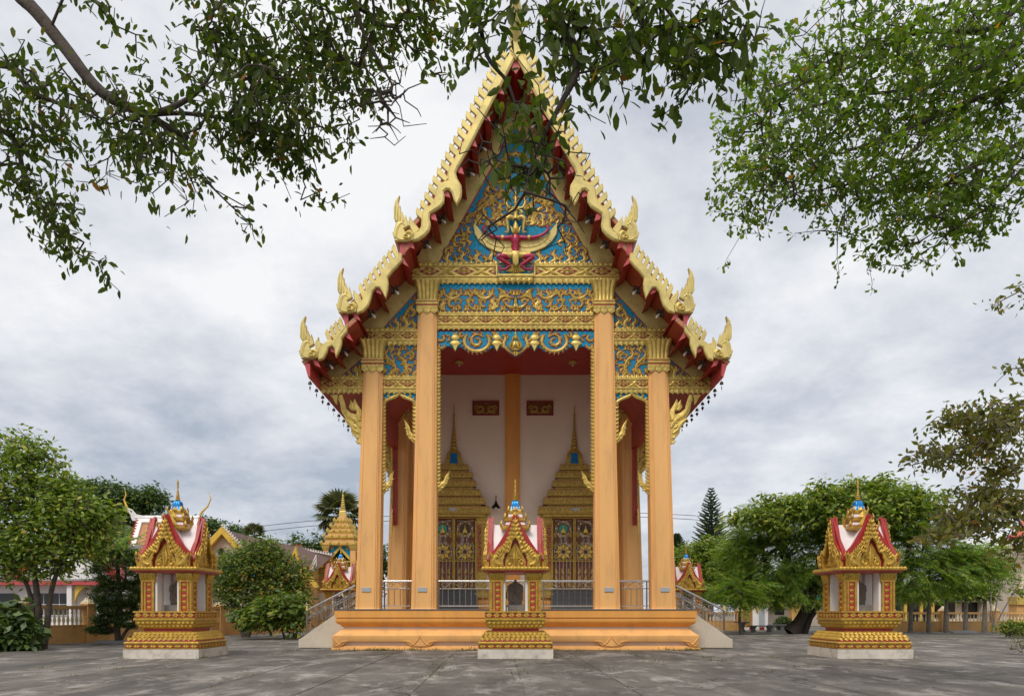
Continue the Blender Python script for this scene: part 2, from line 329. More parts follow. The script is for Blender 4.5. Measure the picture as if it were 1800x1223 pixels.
def feather(npair=9, w=0.15, ll=0.30):
    V = []; Q = []
    for i in range(npair):
        x = 0.12+0.88*i/npair; z = -0.16*x*x; l = ll*math.sin(math.pi*(0.18+0.74*i/npair))
        for sg in (-1, 1):
            k = len(V); V += [(x, 0, z), (x+0.03, sg*l*0.5, z-0.02), (x+0.10, sg*l, z-0.05), (x+0.085, sg*l*0.4, z-0.01)]; Q.append((k, k+1, k+2, k+3))
    return (V, Q)
FEATH = feather()
def seg_tubes(A, B, ra, rb, n=4):
    A, B = np.asarray(A), np.asarray(B); d = unit(B-A); up = np.tile([0.31, 0.17, 0.93], (len(A), 1)); x = unit(np.cross(d, up)); y = np.cross(d, x)
    th = np.arange(n)*2*math.pi/n; ring = x[:, None]*np.cos(th)[None, :, None]+y[:, None]*np.sin(th)[None, :, None]
    V = np.concatenate([A[:, None]+ring*ra[:, None, None], (B+d*rb[:, None]*0.3)[:, None]+ring*rb[:, None, None]], 1).reshape(-1, 3)
    q = np.array([(i, (i+1) % n, n+(i+1) % n, n+i) for i in range(n)]); Q = (q[None]+(np.arange(len(A))*2*n)[:, None, None]).reshape(-1, 4)
    return V, Q
def grow(lines, targets, rtip=0.006, step=0.5, sag=0.06, pw=0.5, rmax=None):
    """lines: list of polylines [(xyz, radius)...]; connect every target to the nearest node"""
    pos = []; par = []; fix = []
    for ln in lines:
        C = crom([tuple(p)+(r,) for p, r in ln], 6*(len(ln)-1)); prev = -1
        for c in C: pos.append(c[:3]); par.append(prev); fix.append(max(c[3], rtip)); prev = len(pos)-1
    nfix = len(pos); cap = nfix+len(targets)*8+10; A = np.zeros((cap, 3)); A[:nfix] = pos; n = nfix
    T = np.asarray(targets); D = np.min(np.linalg.norm(T[:, None]-A[None, :nfix], axis=2), 1); order = np.argsort(D); tips = {}
    for ti in order:
        t = T[ti]; d = np.linalg.norm(A[:n]-t, axis=1); j = int(np.argmin(d)); dist = d[j]; k = max(1, min(5, int(dist/step+0.5))); p0 = A[j].copy(); prev = j
        for s in range(1, k+1):
            w = s/k; p = p0*(1-w)+t*w
            if s < k: p = p+rng.normal(0, 0.07*dist/k, 3)+np.array([0, 0, sag*dist*4*w*(1-w)])
            A[n] = p; par.append(prev); prev = n; n += 1
        tips[ti] = n-1
    cnt = np.zeros(n); 
    for i in tips.values(): cnt[i] += 1
    for i in range(n-1, -1, -1):
        if par[i] >= 0: cnt[par[i]] += cnt[i]
    r = rtip*np.maximum(cnt, 1)**pw
    if rmax: r = np.minimum(r, rmax)
    r[:nfix] = fix
    ch = np.array([i for i in range(n) if par[i] >= 0]); pa = np.array([par[i] for i in ch])
    r[nfix:] = np.minimum(r[nfix:], 99)
    ra = r[pa].copy(); m = (pa < nfix) & (ch >= nfix); ra[m] = np.minimum(ra[m], r[ch][m]*1.3)
    V, Q = seg_tubes(A[pa], A[ch], ra, r[ch], 5)
    tipdir = np.zeros_like(T)
    for ti, i in tips.items(): tipdir[ti] = A[i]-A[par[i]]
    return V, Q, unit(tipdir)
# ------------------------------------------------------------------ the ground
XC = 0.155
def TM(Y, s=1):
    k = Y/F; return Matrix(((s*k, 0, 0, XC), (0, -k, 0, Y), (0, 0, -k, EYE+HOR*k), (0, 0, 0, 1)))
def zpx(py, Y): return EYE+(HOR-py)*Y/F
def xu(u, Y, s=1): return XC+s*u*Y/F
g_ = MB(); g_.box(-400, 400, -30, 900, -0.5, -0.018); ground = g_.build('ground', 'concrete', kind='structure')
gx0, gw, gl = -19.3, 2.2, 4.4
for i in range(18):
    for j in range(7):
        x, y = gx0+i*gw, -1+j*gl+(0.7 if i % 2 else 0)
        if len([1 for _ in ()]) : pass
        s_ = MB(); e = 0.017
        xa, xb = x+e, x+gw-e; ya, yb = y+e, y+gl-e; z = random.uniform(-0.005, 0.002); sh = 0.010
        s_.add([(xa+sh, ya+sh, z), (xb-sh, ya+sh, z), (xb-sh, yb-sh, z), (xa+sh, yb-sh, z), (xa, ya, z-0.007), (xb, ya, z-0.007), (xb, yb, z-0.007), (xa, yb, z-0.007), (xa, ya, -0.1), (xb, ya, -0.1), (xb, yb, -0.1), (xa, yb, -0.1)],
               [(0, 1, 2, 3), (4, 5, 1, 0), (5, 6, 2, 1), (6, 7, 3, 2), (7, 4, 0, 3), (8, 9, 5, 4), (9, 10, 6, 5), (10, 11, 7, 6), (11, 8, 4, 7)])
        # rotate everything a touch so joints run slightly askew to the temple
        a = R(1.0); s_.v = [(vx*math.cos(a)-vy*math.sin(a), vx*math.sin(a)+vy*math.cos(a), vz) for vx, vy, vz in s_.v]
        s_.build('concrete_slab', 'concrete', ground)

# ------------------------------------------------------------------ ornament builders (kanok = flame scroll); b axis points DOWN in px space
def flame(mb, cx, cy, size, ang=0.0, mir=1, h=2.0, d=0.0, rich=True):
    """flame leaf growing from (cx,cy); ang 0 = up (towards smaller py)"""
    ca, sa = math.cos(ang), math.sin(ang)
    def T(p): x, y = p[0]*mir*size, -p[1]*size; return (cx+x*ca-y*sa, cy+x*sa+y*ca)
    if rich:
        mb.ribbon([T(p) for p in ((-0.18, 0), (0.10, 0.16), (0.10, 0.42), (-0.08, 0.62), (0.02, 0.85), (0.14, 1.0))], [w*size for w in (.18, .34, .40, .30, .17, 0)], h, d, 9)
        mb.ribbon([T(p) for p in ((0.12, 0.20), (0.32, 0.32), (0.30, 0.58))], [w*size for w in (.20, .22, 0)], h*0.8, d, 4)
        mb.ribbon([T(p) for p in ((-0.02, 0.46), (-0.24, 0.58), (-0.20, 0.82))], [w*size for w in (.18, .19, 0)], h*0.8, d, 4)
    else:
        mb.ribbon([T(p) for p in ((-0.10, 0), (0.08, 0.3), (0.02, 0.6), (0.10, 1.0))], [w*size for w in (.25, .46, .34, 0)], h, d, 6)
def scroll(mb, cx, cy, r, a0, turns, w, h=2.0, d=0.0, leaves=5, mir=1, r1=0.35):
    n = 9; pts = []
    for i in range(n):
        t = i/(n-1); a = a0+mir*turns*2*math.pi*t; rr = r*(1-(1-r1)*t); pts.append((cx+rr*math.cos(a), cy+rr*math.sin(a)))
    mb.ribbon(pts, [w*(0.7+0.5*math.sin(math.pi*min(1, i/(n-1)*1.15)))*(1 if i < n-1 else .5) for i in range(n)], h, d, 18)
    for i in range(leaves):
        t = (i+0.4)/leaves*0.72; a = a0+mir*turns*2*math.pi*t; rr = r*(1-(1-r1)*t)
        p = lambda da, k: (cx+rr*k*math.cos(a+mir*da), cy+rr*k*math.sin(a+mir*da))
        mb.ribbon([p(0, 1.0), p(.22, 1.28), p(.62, 1.34)], [w*.6, w*.62, 0], h*0.8, d, 4)
def vine(mb, pts, w, h=2.0, d=0.0, leaf=0.9, gap=9.0, first=1):
    mb.ribbon(pts, [w*.7]+[w]*(len(pts)-2)+[w*.25], h, d, 5*(len(pts)-1))
    L_ = sum(math.dist(pts[i], pts[i+1]) for i in range(len(pts)-1)); n = max(2, int(L_/gap)); C = crom(pts, n); sg = first
    for i in range(1, n):
        tx, ty = C[min(i+1, n)]-C[i-1]; a = math.atan2(ty, tx)+math.pi/2
        flame(mb, C[i][0], C[i][1], gap*leaf*1.25, a+sg*0.85, sg, h*0.9, d, rich=False); sg = -sg
def lotus_row(mb, a0, a1, b, size, pitch, up=True, h=1.6, d=0.0):
    n = max(1, round((a1-a0)/pitch)); p = (a1-a0)/n; s = -1 if up else 1
    for i in range(n):
        c = a0+(i+0.5)*p; w = p*0.47
        mb.add([(c-w, d, b), (c-w*1.0, d, b+s*size*.45), (c, d, b+s*size), (c+w*1.0, d, b+s*size*.45), (c+w, d, b), (c, d+h, b+s*size*.38), (c, d+h*.5, b)],
               [(0, 1, 5, 6), (1, 2, 5), (2, 3, 5), (3, 4, 6, 5)])
def diamond_band(mbg, mbr, a0, a1, b0, b1, n, d=0.0, wide=0.36, depth=2.0):
    """gold slab with raised red lozenges holding small gold flowers and gold leaf clusters between"""
    mbg.prism([(a0, b0), (a1, b0), (a1, b1), (a0, b1)], d-4, d+depth*0.3)
    hh = (b1-b0)/2; c = (b0+b1)/2; p = (a1-a0)/n
    for i in range(n):
        m = a0+(i+.5)*p; w = p*wide; q = hh*0.80
        mbr.prism([(m-w, c), (m-w*.25, c-q), (m+w*.25, c-q), (m+w, c), (m+w*.25, c+q), (m-w*.25, c+q)], d, d+depth*.55)
        for k in range(6):
            a = k*math.pi/3+math.pi/6; rx, ry = w*.80, q*.86
            mbg.add([(m, d+depth*.6, c), (m+rx*.7*math.cos(a-.4), d+depth*.7, c+ry*.7*math.sin(a-.4)), (m+rx*math.cos(a), d+depth*.6, c+ry*math.sin(a)), (m+rx*.7*math.cos(a+.4), d+depth*.7, c+ry*.7*math.sin(a+.4)), (m+rx*.5*math.cos(a), d+depth*1.2, c+ry*.5*math.sin(a))],
                    [(0, 1, 4), (1, 2, 4), (2, 3, 4), (3, 0, 4)])
        for sg in (-1, 1):     # leaves filling between the lozenges
            e = m+sg*p*.5
            for by in (-1, 1):
                mbg.ribbon([(e, c), (e-sg*p*.10, c+by*hh*.45), (e-sg*p*.24, c+by*hh*.80)], [hh*.5, hh*.6, 0], depth*.9, d+depth*.3, 4)
def moulding(mb, a0, a1, b0, b1, d0, d1, r=0.5):
    mb.box(a0, a1, d0, d1, b0, b1)

YG = 31.6       # plane of the gable boards and friezes
YB = 29.7       # plane of the barge boards
YCF = 31.15     # front faces of the porch columns
YR = 40.2       # front wall of the hall
ZP = 1.67       # platform top
temple = thing('temple', 'tall Thai temple hall with steep red and gold tiered gable, blue relief and orange columns', 'temple', (XC, 48, 0))
TL = Matrix.Translation(Vector((-XC, -48, 0)))   # parts are written in world coordinates
def tb(mb, name, mat, parent=None, smooth=None, **k):
    if parent is None: mb.v = [(x-XC, y-48, z) for x, y, z in mb.v]; return mb.build(name, mat, temple, smooth, **k)
    mb.v = [(x-XC, y-48, z) for x, y, z in mb.v]; return mb.build(name, mat, parent, smooth, **k)

# ---- platform (lotus base profile), front at Y=30.1
def rect_prof(mb, prof, x0, x1, y0, y1):
    """prof: list of (outset, z); rectangle inflated by outset"""
    mb.loft([[(x0-o, y0-o, z), (x1+o, y0-o, z), (x1+o, y1+o, z), (x0-o, y1+o, z)] for o, z in prof])
zf = lambda py: EYE+(HOR-py)*30.4/F
W0 = 7.12
pl = MB(); rect_prof(pl, [(0.42, 0), (0.42, 0.075), (0.37, 0.10), (0.37, 0.13), (0.33, 0.15), (0.33, 0.17)], XC-W0, XC+W0, 30.6, 66)
platform = tb(pl, 'platform_base', 'orange', None)
pl = MB(); rect_prof(pl, [(0.22, 0.17), (0.22, 0.46)], XC-W0, XC+W0, 30.6, 66); tb(pl, 'base_recess', 'cream_wall', platform)
pl = MB(); rect_prof(pl, [(0.05, 0.46), (0.36, 0.46), (0.38, 0.60), (0.33, 0.615), (0.10, 0.80), (0.10, 0.84)], XC-W0, XC+W0, 30.6, 66); tb(pl, 'base_slope', 'orange', platform)
pl = MB(); rect_prof(pl, [(0.0, 0.84), (0.0, 0.94)], XC-W0, XC+W0, 30.6, 66); tb(pl, 'base_band', 'cream_wall', platform)
cy = [(0.06, 0.94), (0.08, 0.99), (0.12, 1.03)]+[(0.14+0.14*math.sin(t*math.pi/2), 1.05+0.16*(1-math.cos(t*math.pi/2))) for t in (0.25, .5, .75, 1)]+[(0.28, 1.28), (0.24, 1.285), (0.24, 1.32), (0.30, 1.325), (0.30, 1.62), (0.10, 1.62)]
pl = MB(); rect_prof(pl, cy, XC-W0, XC+W0, 30.6, 66); tb(pl, 'base_cornice', 'orange_deep', platform)
pl = MB(); rect_prof(pl, [(0.32, 1.625), (0.32, 1.67), (0.1, 1.67)], XC-W0, XC+W0, 30.6, 66); tb(pl, 'granite_floor', 'granite', platform)
pl = MB(); pl.box(XC-7.0, XC+7.0, 31.0, 65.6, ZP-.02, ZP+.006); tb(pl, 'porch_bounce_floor', 'bounce_floor', platform)  # unseen pale floor sheet, added to bounce light up into the porch
# lion-foot arches on the lower step: feet at corners, thirds
YA = 30.6-0.36; ft = MB(TM(YA)); kf = F/YA
feet = [-322, -168, 0, 168, 322]; yb = 1136.5; yt = 1122
for i in range(4):
    a0, a1 = feet[i], feet[i+1]; o = 24
    poly = [(a0+2, yt), (a1-2, yt), (a1-14, yb-1)]
    for sx, c in ((1, a1-12), (-1, a0+12)): pass
    up = [(a1-6, yb), (a1-16, yb-1), (a1-24, yb-8), (a1-34, yb-9.5), (a0+34, yb-9.5), (a0+24, yb-8), (a0+16, yb-1), (a0+6, yb)]
    ft.prism([(a0, yt-6), (a1, yt-6), (a1, yb)]+up+[(a0, yb)], -6, 2.2, 0.8)
for c in feet:
    for sg in ((-1, 1) if abs(c) < 300 else ((-1,) if c > 0 else (1,))):
        ft.ribbon([(c+sg*1, yt-3), (c+sg*6, yt+4), (c+sg*13, yb-4), (c+sg*17, yb-9), (c+sg*30, yb-11)], [2, 2, 2, 2, 1], 1.5, 2.2, 12)
        ft.ribbon([(c+sg*6, yb-2), (c+sg*10, yb-3), (c+sg*9, yb-7), (c+sg*5, yb-6)], [1.6, 1.6, 1.6, .8], 1.2, 2.2, 8)
    if abs(c) < 300: ft.prism([(c-8, yb-3), (c, yt-2), (c+8, yb-3), (c, yb)], 2.2, 3.2, 0.8)
tb(ft, 'lion_foot_frieze', 'orange', platform, 40)

# ---- columns
def sect(hw, cx, cy, z):
    q = [(1, .62), (.93, .62), (.93, .67), (.97, .67), (.97, .74), (.88, .74), (.88, .80), (.82, .82), (.80, .88), (.74, .88), (.74, .97), (.67, .97), (.67, .93), (.62, .93), (.62, 1)]
    P = []
    for ax, ay, rev in ((1, 1, 0), (-1, 1, 1), (-1, -1, 0), (1, -1, 1)):
        s = q[::-1] if rev else q
        P += [(cx+ax*a*hw, cy+ay*b*hw, z) for a, b in s]
    return P
def fluted(hw, cx, cy, z, amp=0.0, n=5):
    P = []
    for (sx, sy, dx, dy) in ((-1, -1, 1, 0), (1, -1, 0, 1), (1, 1, -1, 0), (-1, 1, 0, -1)):
        for i in range(n*4):
            t = i/(n*4); b = amp*hw*abs(math.sin(math.pi*n*t)); nx, ny = (dy, -dx)
            P.append((cx+sx*hw+dx*2*hw*t+nx*b, cy+sy*hw+dy*2*hw*t+ny*b, z))
    return P
def make_column(cxb, cxt, yc, hb, ht, zt, capital_h, s):
    mb = MB(); mb.loft([sect(hb*1.03, cxb, yc, ZP), sect(hb*1.0, cxb, yc, ZP+0.05), sect(ht, cxt, yc, zt-capital_h)])
    col = tb(mb, 'column', 'orange', None)
    c = MB(); z1 = zt; z0 = zt-capital_h
    prof = [(ht*1.05, z0, 0), (ht*1.10, z0+.05, .04), (ht*1.10, z0+.20, .04), (ht*1.03, z0+.23, 0), (ht*1.03, z0+.26, 0), (ht*1.12, z0+.29, 0), (ht*1.12, z0+.36, 0), (ht*1.03, z0+.39, 0), (ht*1.08, z0+.42, 0), (ht*1.08, z0+.47, 0),
            (ht*.96, z0+.50, .09), (ht*.98, z0+.75, .10), (ht*1.03, z0+capital_h*.75, .10), (ht*1.16, z1-.10, .10), (ht*1.26, z1, .08)]
    c.loft([fluted(h, cxt, yc, z, a) for h, z, a in prof])
    for i in range(4):      # hanging leaf fringe and crown tips
        mb2 = Matrix.Translation(Vector((cxt, yc, 0))) @ Matrix.Rotation(i*math.pi/2, 4, 'Z')
        c.M = mb2 @ Matrix(((1, 0, 0, 0), (0, 1, 0, -ht*1.10), (0, 0, 1, 0), (0, 0, 0, 1))) @ Matrix(((1, 0, 0, 0), (0, -1, 0, 0), (0, 0, -1, 0), (0, 0, 0, 1)))
        lotus_row(c, -ht*1.12, ht*1.12, -z0-0.06, 0.19, ht*2.24/3, False, 0.04, 0.0)
        c.M = mb2 @ Matrix(((1, 0, 0, 0), (0, -1, 0, -ht*1.26), (0, 0, -1, 0), (0, 0, 0, 1)))
        lotus_row(c, -ht*1.28, ht*1.28, -z1+0.05, 0.16, ht*2.56/7, True, 0.03, -0.03)
    tb(c, 'capital', 'gold', col, 40)
    r_ = MB(); r_.sq([(ht*1.07, z0+.225), (ht*1.07, z0+.27)], cxt, yc); r_.sq([(ht*1.08, z0+.38), (ht*1.08, z0+.41)], cxt, yc); tb(r_, 'capital_ring', 'red', col)
    return col
def plaque(col, cx, yf, w=0.2):
    p = MB(TM(yf)); p.prism([(cx-8, 1032), (cx+8, 1032), (cx+8, 1039.5), (cx-8, 1039.5)], -1, 1.0, 0.3); tb(p, 'plaque', 'plaque', col)
for s in (-1, 1):
    # outer: u 283..238 at the foot, 271..235 at top (px at YCF)
    hb = 21.5*YCF/F; ht = 17.6*YCF/F
    co = make_column(xu(262, YCF, s), xu(252.5, YCF, s), YCF+hb, hb, ht, zpx(597, YCF), 51*YCF/F, s); plaque(co, s*262.5, YCF-0.005)
    hb = 22.5*YCF/F; ht = 17.0*YCF/F
    co = make_column(xu(162.5, YCF, s), xu(156.5, YCF, s), YCF+hb, hb, ht, zpx(491, YCF), 53*YCF/F, s); plaque(co, s*164, YCF-0.005)
    # second row of columns along the side and further ones behind it
    for k, y2 in enumerate((39.4, 47.5, 55.6, 63.7)):
        make_column(xu(262, YCF, s), xu(252.5, YCF, s)+0.0, y2, 21.5*YCF/F, 17.6*YCF/F, zpx(597, YCF), 51*YCF/F, s)

# ---- boards behind the reliefs
def board(name, poly_px, y, d0, d1, mat, bev=0, parent=None, mirror=True):
    for s in ((-1, 1) if mirror else (1,)):
        mb = MB(TM(y, s)); mb.prism(poly_px, d0, d1, bev); o = tb(mb, name, mat, parent)
    return o
# gold backing of the great gable, the two shoulders
board('gable_frame', [(-181, 470), (181, 470), (150, 405), (100, 310), (45, 200), (0, 122), (-45, 200), (-100, 310), (-150, 405)], YG, -8, 0, 'gold_pale', mirror=False)
board('gable_frame', [(300, 580), (172, 580), (172, 450), (188, 452), (236, 505), (275, 545)], YG, -8, 0, 'gold_pale')
board('gable_frame', [(356, 672), (266, 672), (266, 580), (285, 583), (315, 612), (345, 636)], YG, -8, 0, 'gold_pale')
rb = MB(TM(YG)); rb.prism([(-137, 464.5), (137, 464.5), (58, 322), (0, 220), (-58, 322)], 0, 1.4); tb(rb, 'gable_edge', 'red', None)
rb = MB(TM(YG)); rb.prism([(-134, 463), (134, 463), (56, 325), (0, 226), (-56, 325)], 0, 2.2); gable = tb(rb, 'gable_panel', 'blue', None)
rb = MB(TM(YG)); rb.prism([(-141, 490), (141, 490), (141, 560), (-141, 560)], -6, 1.5); frz = tb(rb, 'frieze_panel', 'blue', None)
shoulder = {}
for s in (-1, 1):
    mb = MB(TM(YG, s)); mb.prism([(237, 581), (172, 581), (172, 510)], 0, 1.0); r0 = tb(mb, 'shoulder_edge', 'red')
    mb = MB(TM(YG, s)); mb.prism([(234, 580), (172, 580), (172, 513.5)], 0, 2.0); shoulder[s, 0] = tb(mb, 'shoulder_panel', 'blue')
    mb = MB(TM(YG, s)); mb.prism([(312, 665), (270, 665), (270, 630)], 0, 1.0); tb(mb, 'shoulder_edge', 'red')
    mb = MB(TM(YG, s)); mb.prism([(309, 664), (270, 664), (270, 633)], 0, 2.0); shoulder[s, 1] = tb(mb, 'shoulder_panel', 'blue')
    mb = MB(TM(YG, s)); mb.prism([(236, 604), (170, 604), (170, 664), (236, 664)], -6, 1.5); shoulder[s, 2] = tb(mb, 'aisle_panel', 'blue')

# ---- reliefs
H_ = 2.6
def relief(parent, build, s=None, y=YG, mat='gold'):
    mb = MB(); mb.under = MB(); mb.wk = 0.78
    for q in ((-1, 1) if s is None else (s,)):
        mb.M = TM(y, q); build(mb)
    tb(mb.under, 'relief_outline_shade', 'red_dark', parent)  # dark red outline that also paints in the shade around the scrolls
    return tb(mb, 'scroll_relief', mat, parent, 50)
def inside(p, poly):
    x, y = p; c = False; n = len(poly)
    for i in range(n):
        (x1, y1), (x2, y2) = poly[i], poly[i-1]
        if (y1 > y) != (y2 > y) and x < (x2-x1)*(y-y1)/(y2-y1)+x1: c = not c
    return c
def gable_relief(mb):
    D = 2.2
    # diagonal stems forming a lattice, as on the real gable
    for a, b in (((8, 290), (46, 338)), ((22, 336), (96, 402)), ((52, 335), (20, 372)), ((96, 402), (84, 428)), ((40, 305), (6, 270)), ((26, 262), (4, 250))):
        vine(mb, [a, ((a[0]+b[0])/2+3, (a[1]+b[1])/2-3), b], 5.0, H_, D, .8, 10)
    for (x, y, r, a0, tn, mi) in ((100, 424, 11, 3.4, .8, 1), (80, 388, 9, 3.6, .8, 1), (38, 352, 10, 3.6, .8, 1), (56, 362, 9, 0.2, .8, -1), (22, 314, 9, 3.4, .8, 1), (118, 445, 9, 3.4, .8, 1), (14, 278, 7, 3.4, .8, 1), (36, 322, 7, .3, .7, -1), (20, 346, 6.5, .3, .75, -1)):
        scroll(mb, x, y, r, a0, tn, 4.8, H_, D, 5, mi)
    for x, y, z, a in ((28, 398, 22, .2), (44, 400, 20, .4), (60, 394, 20, .2), (36, 384, 16, -.4), (24, 372, 18, .3)): flame(mb, x, y, z, a, 1, H_, D)
    for x in range(14, 128, 13): flame(mb, x, 462, 23 if (x//13) % 2 else 15, 0.12, 1 if (x//13) % 2 else -1, H_, D)
    poly = [(0, 236), (130, 460), (0, 460)]
    for j, y in enumerate(range(254, 456, 12)):
        for i in range(12):
            x = 5+i*11.5+(6 if j % 2 else 0)
            if inside((x+4, y-10), poly) and inside((x+5, y), poly) and not (x < 76 and 399 < y < 452) and not (x < 12 and 350 < y < 400): flame(mb, x+rng.uniform(-2, 2), y+rng.uniform(-2, 2), rng.uniform(12, 18), rng.uniform(-.9, .9), 1 if rng.random() < .5 else -1, H_*.85, D-0.3)
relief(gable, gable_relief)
def frieze_relief(mb):
    D = 1.5
    for c in (56, 112, ):
        mb.ribbon([(c-17, 507), (c-14, 519), (c-2, 526), (c+12, 519), (c+15, 507)], [3, 5, 6.5, 5, 3], H_, D, 14)
        flame(mb, c, 524, 17, 0, 1, H_, D)
        scroll(mb, c-1, 536, 8, -1.5, .62, 4.6, H_, D, 4, 1)
        flame(mb, c-10, 547, 15, -.3, -1, H_, D); flame(mb, c+13, 547, 14, .3, 1, H_, D)
    for c in (84, 138): vine(mb, [(c-12, 546), (c-2, 538), (c-3, 526), (c-8, 518), (c-1, 507)], 5.2, H_, D, .9, 9)
    mb.ribbon([(3, 525), (14, 522), (24, 512), (32, 508)], [3, 5, 6, 2], H_, D); scroll(mb, 20, 533, 12, -2.4, .45, 5, H_, D, 4, 1, .8)
    flame(mb, 22, 524, 14, .5, 1, H_, D); flame(mb, 40, 546, 24, -.1, -1, H_, D); flame(mb, 8, 511, 12, 2.6, 1, H_, D); flame(mb, 70, 520, 13, .2, 1, H_, D)
    flame(mb, 98, 520, 13, -.2, -1, H_, D); flame(mb, 127, 547, 22, .1, 1, H_, D)
    # lotus-seat device in the middle
    for w_, z0_, z1_ in ((12, 541, 530), (8, 534, 521)): mb.ribbon([(0, z0_), (0, (z0_+z1_)/2), (0, z1_)], [w_, w_*.8, 0], H_+1, D+.6, 6)
    for j, y in enumerate((520, 533, 547)):
        for i in range(13): flame(mb, 6+i*10.6+(5 if j % 2 else 0), y, 12.5, (.5 if (i+j) % 2 else -.5), 1 if i % 2 else -1, H_*.8, D-.4)
    mb.ribbon([(0, 541), (10, 541), (17, 536), (20, 530)], [5, 6, 5, 1], H_, D+.5); mb.ribbon([(0, 546), (8, 546), (12, 543)], [3, 3, 1], H_, D)
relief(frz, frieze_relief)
def side_relief(mb):
    D = 1.5
    vine(mb, [(228, 662), (214, 655), (212, 642), (226, 628), (230, 612)], 5.2, H_, D, .9, 9)
    vine(mb, [(205, 663), (192, 650), (196, 634), (206, 624), (200, 606)], 5.6, H_, D, .9, 9, -1)
    for j, y in enumerate((616, 629, 642, 655, 664)):
        for i in range(5): flame(mb, 179+i*11+(5 if j % 2 else 0), y, 12, (.5 if (i+j) % 2 else -.5), 1 if i % 2 else -1, H_*.8, D-.4)
    scroll(mb, 184, 648, 9, 1.2, .7, 4.8, H_, D, 5, -1); scroll(mb, 185, 624, 8, 1.2, .8, 4.6, H_, D, 5, 1)
    for x, y, z, a, m_ in ((232, 664, 17, 0, 1), (218, 620, 14, .3, -1), (206, 664, 12, .4, 1), (176, 664, 18, -.1, 1), (180, 612, 9, 2.8, 1), (216, 610, 8, 2.7, 1), (228, 640, 12, -.5, -1), (191, 664, 14, .2, -1)): flame(mb, x, y, z, a, m_, H_, D)
def sh1(mb):
    D = 2.0
    for x, y, z, a in ((220, 579, 12, 0), (209, 579, 22, .05), (195, 579, 28, 0), (180, 579, 20, 0), (180, 557, 24, .1), (187, 560, 14, .5), (176, 536, 16, 0), (228, 580, 7, 0), (202, 580, 12, .3)): flame(mb, x, y, z, a, -1, H_, D)
    vine(mb, [(186, 566), (194, 556), (188, 544), (177, 536)], 4.4, H_, D, .9, 8)
def sh2(mb):
    D = 2.0
    for x, y, z in ((300, 664, 8), (292, 664, 15), (281, 664, 22), (273, 664, 26)): flame(mb, x, y, z, 0, -1, H_, D)
for s in (-1, 1):
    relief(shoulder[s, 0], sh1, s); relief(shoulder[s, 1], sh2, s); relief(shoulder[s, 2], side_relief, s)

# ---- horizontal bands
def band(a0, a1, b_top, b_d0, b_d1, b_pet, pet_len, n, up_len, pitch, s=None, y=YG, d=4.0, wide=0.36):
    """up-petals from b_top, diamond band b_d0..b_d1, hanging petals"""
    g = MB(); r = MB()
    for q in ((-1, 1) if s is None else (s,)):
        g.M = TM(y, q); r.M = TM(y, q)
        if s is None and q == -1 and a0 < 0: continue
        diamond_band(g, r, a0, a1, b_d0, b_d1, n, d, wide, 2.4)
        moulding(g, a0, a1, b_d0-2.2, b_d0-.4, -4, d+2.6); moulding(g, a0, a1, b_d1+.3, b_d1+2.2, -4, d+3.0)
        moulding(r, a0, a1, b_top-up_len*.35, b_d0-2.3, -4, d-0.6)
        lotus_row(g, a0, a1, b_d0-2.0, up_len, pitch, True, 2.0, d+.6)
        lotus_row(g, a0+pitch/2, a1-pitch/2, b_d0-2.0, up_len*1.35, pitch, True, 1.4, d-0.3)
        moulding(g, a0, a1, b_d1+2.2, b_pet, -4, d+1.2)
        moulding(r, a0, a1, b_pet, b_pet+pet_len*.35, -4, d)
        lotus_row(g, a0, a1, b_pet-.5, pet_len, pitch*1.12, False, 2.2, d+.6)
        lotus_row(g, a0+pitch*.56, a1-pitch*.56, b_pet-.5, pet_len*.72, pitch*1.12, False, 1.4, d+.1)
    o = tb(g, 'ornament_band', 'gold', None, 30); tb(r, 'diamond_inlay', 'red_dark', o); return o
band(-181, 181, 466, 471, 487, 493.5, 9.5, 6, 6.5, 8.6, wide=0.30)
band(-140, 140, 551, 557, 570, 574, 9, 8, 5.5, 8)
for s in (-1, 1):
    band(172, 274, 580, 585, 598, 602, 9, 3, 5.5, 8.2, s)
    band(172, 342, 664, 669, 682, 686, 9, 5, 5.5, 8.2, s)

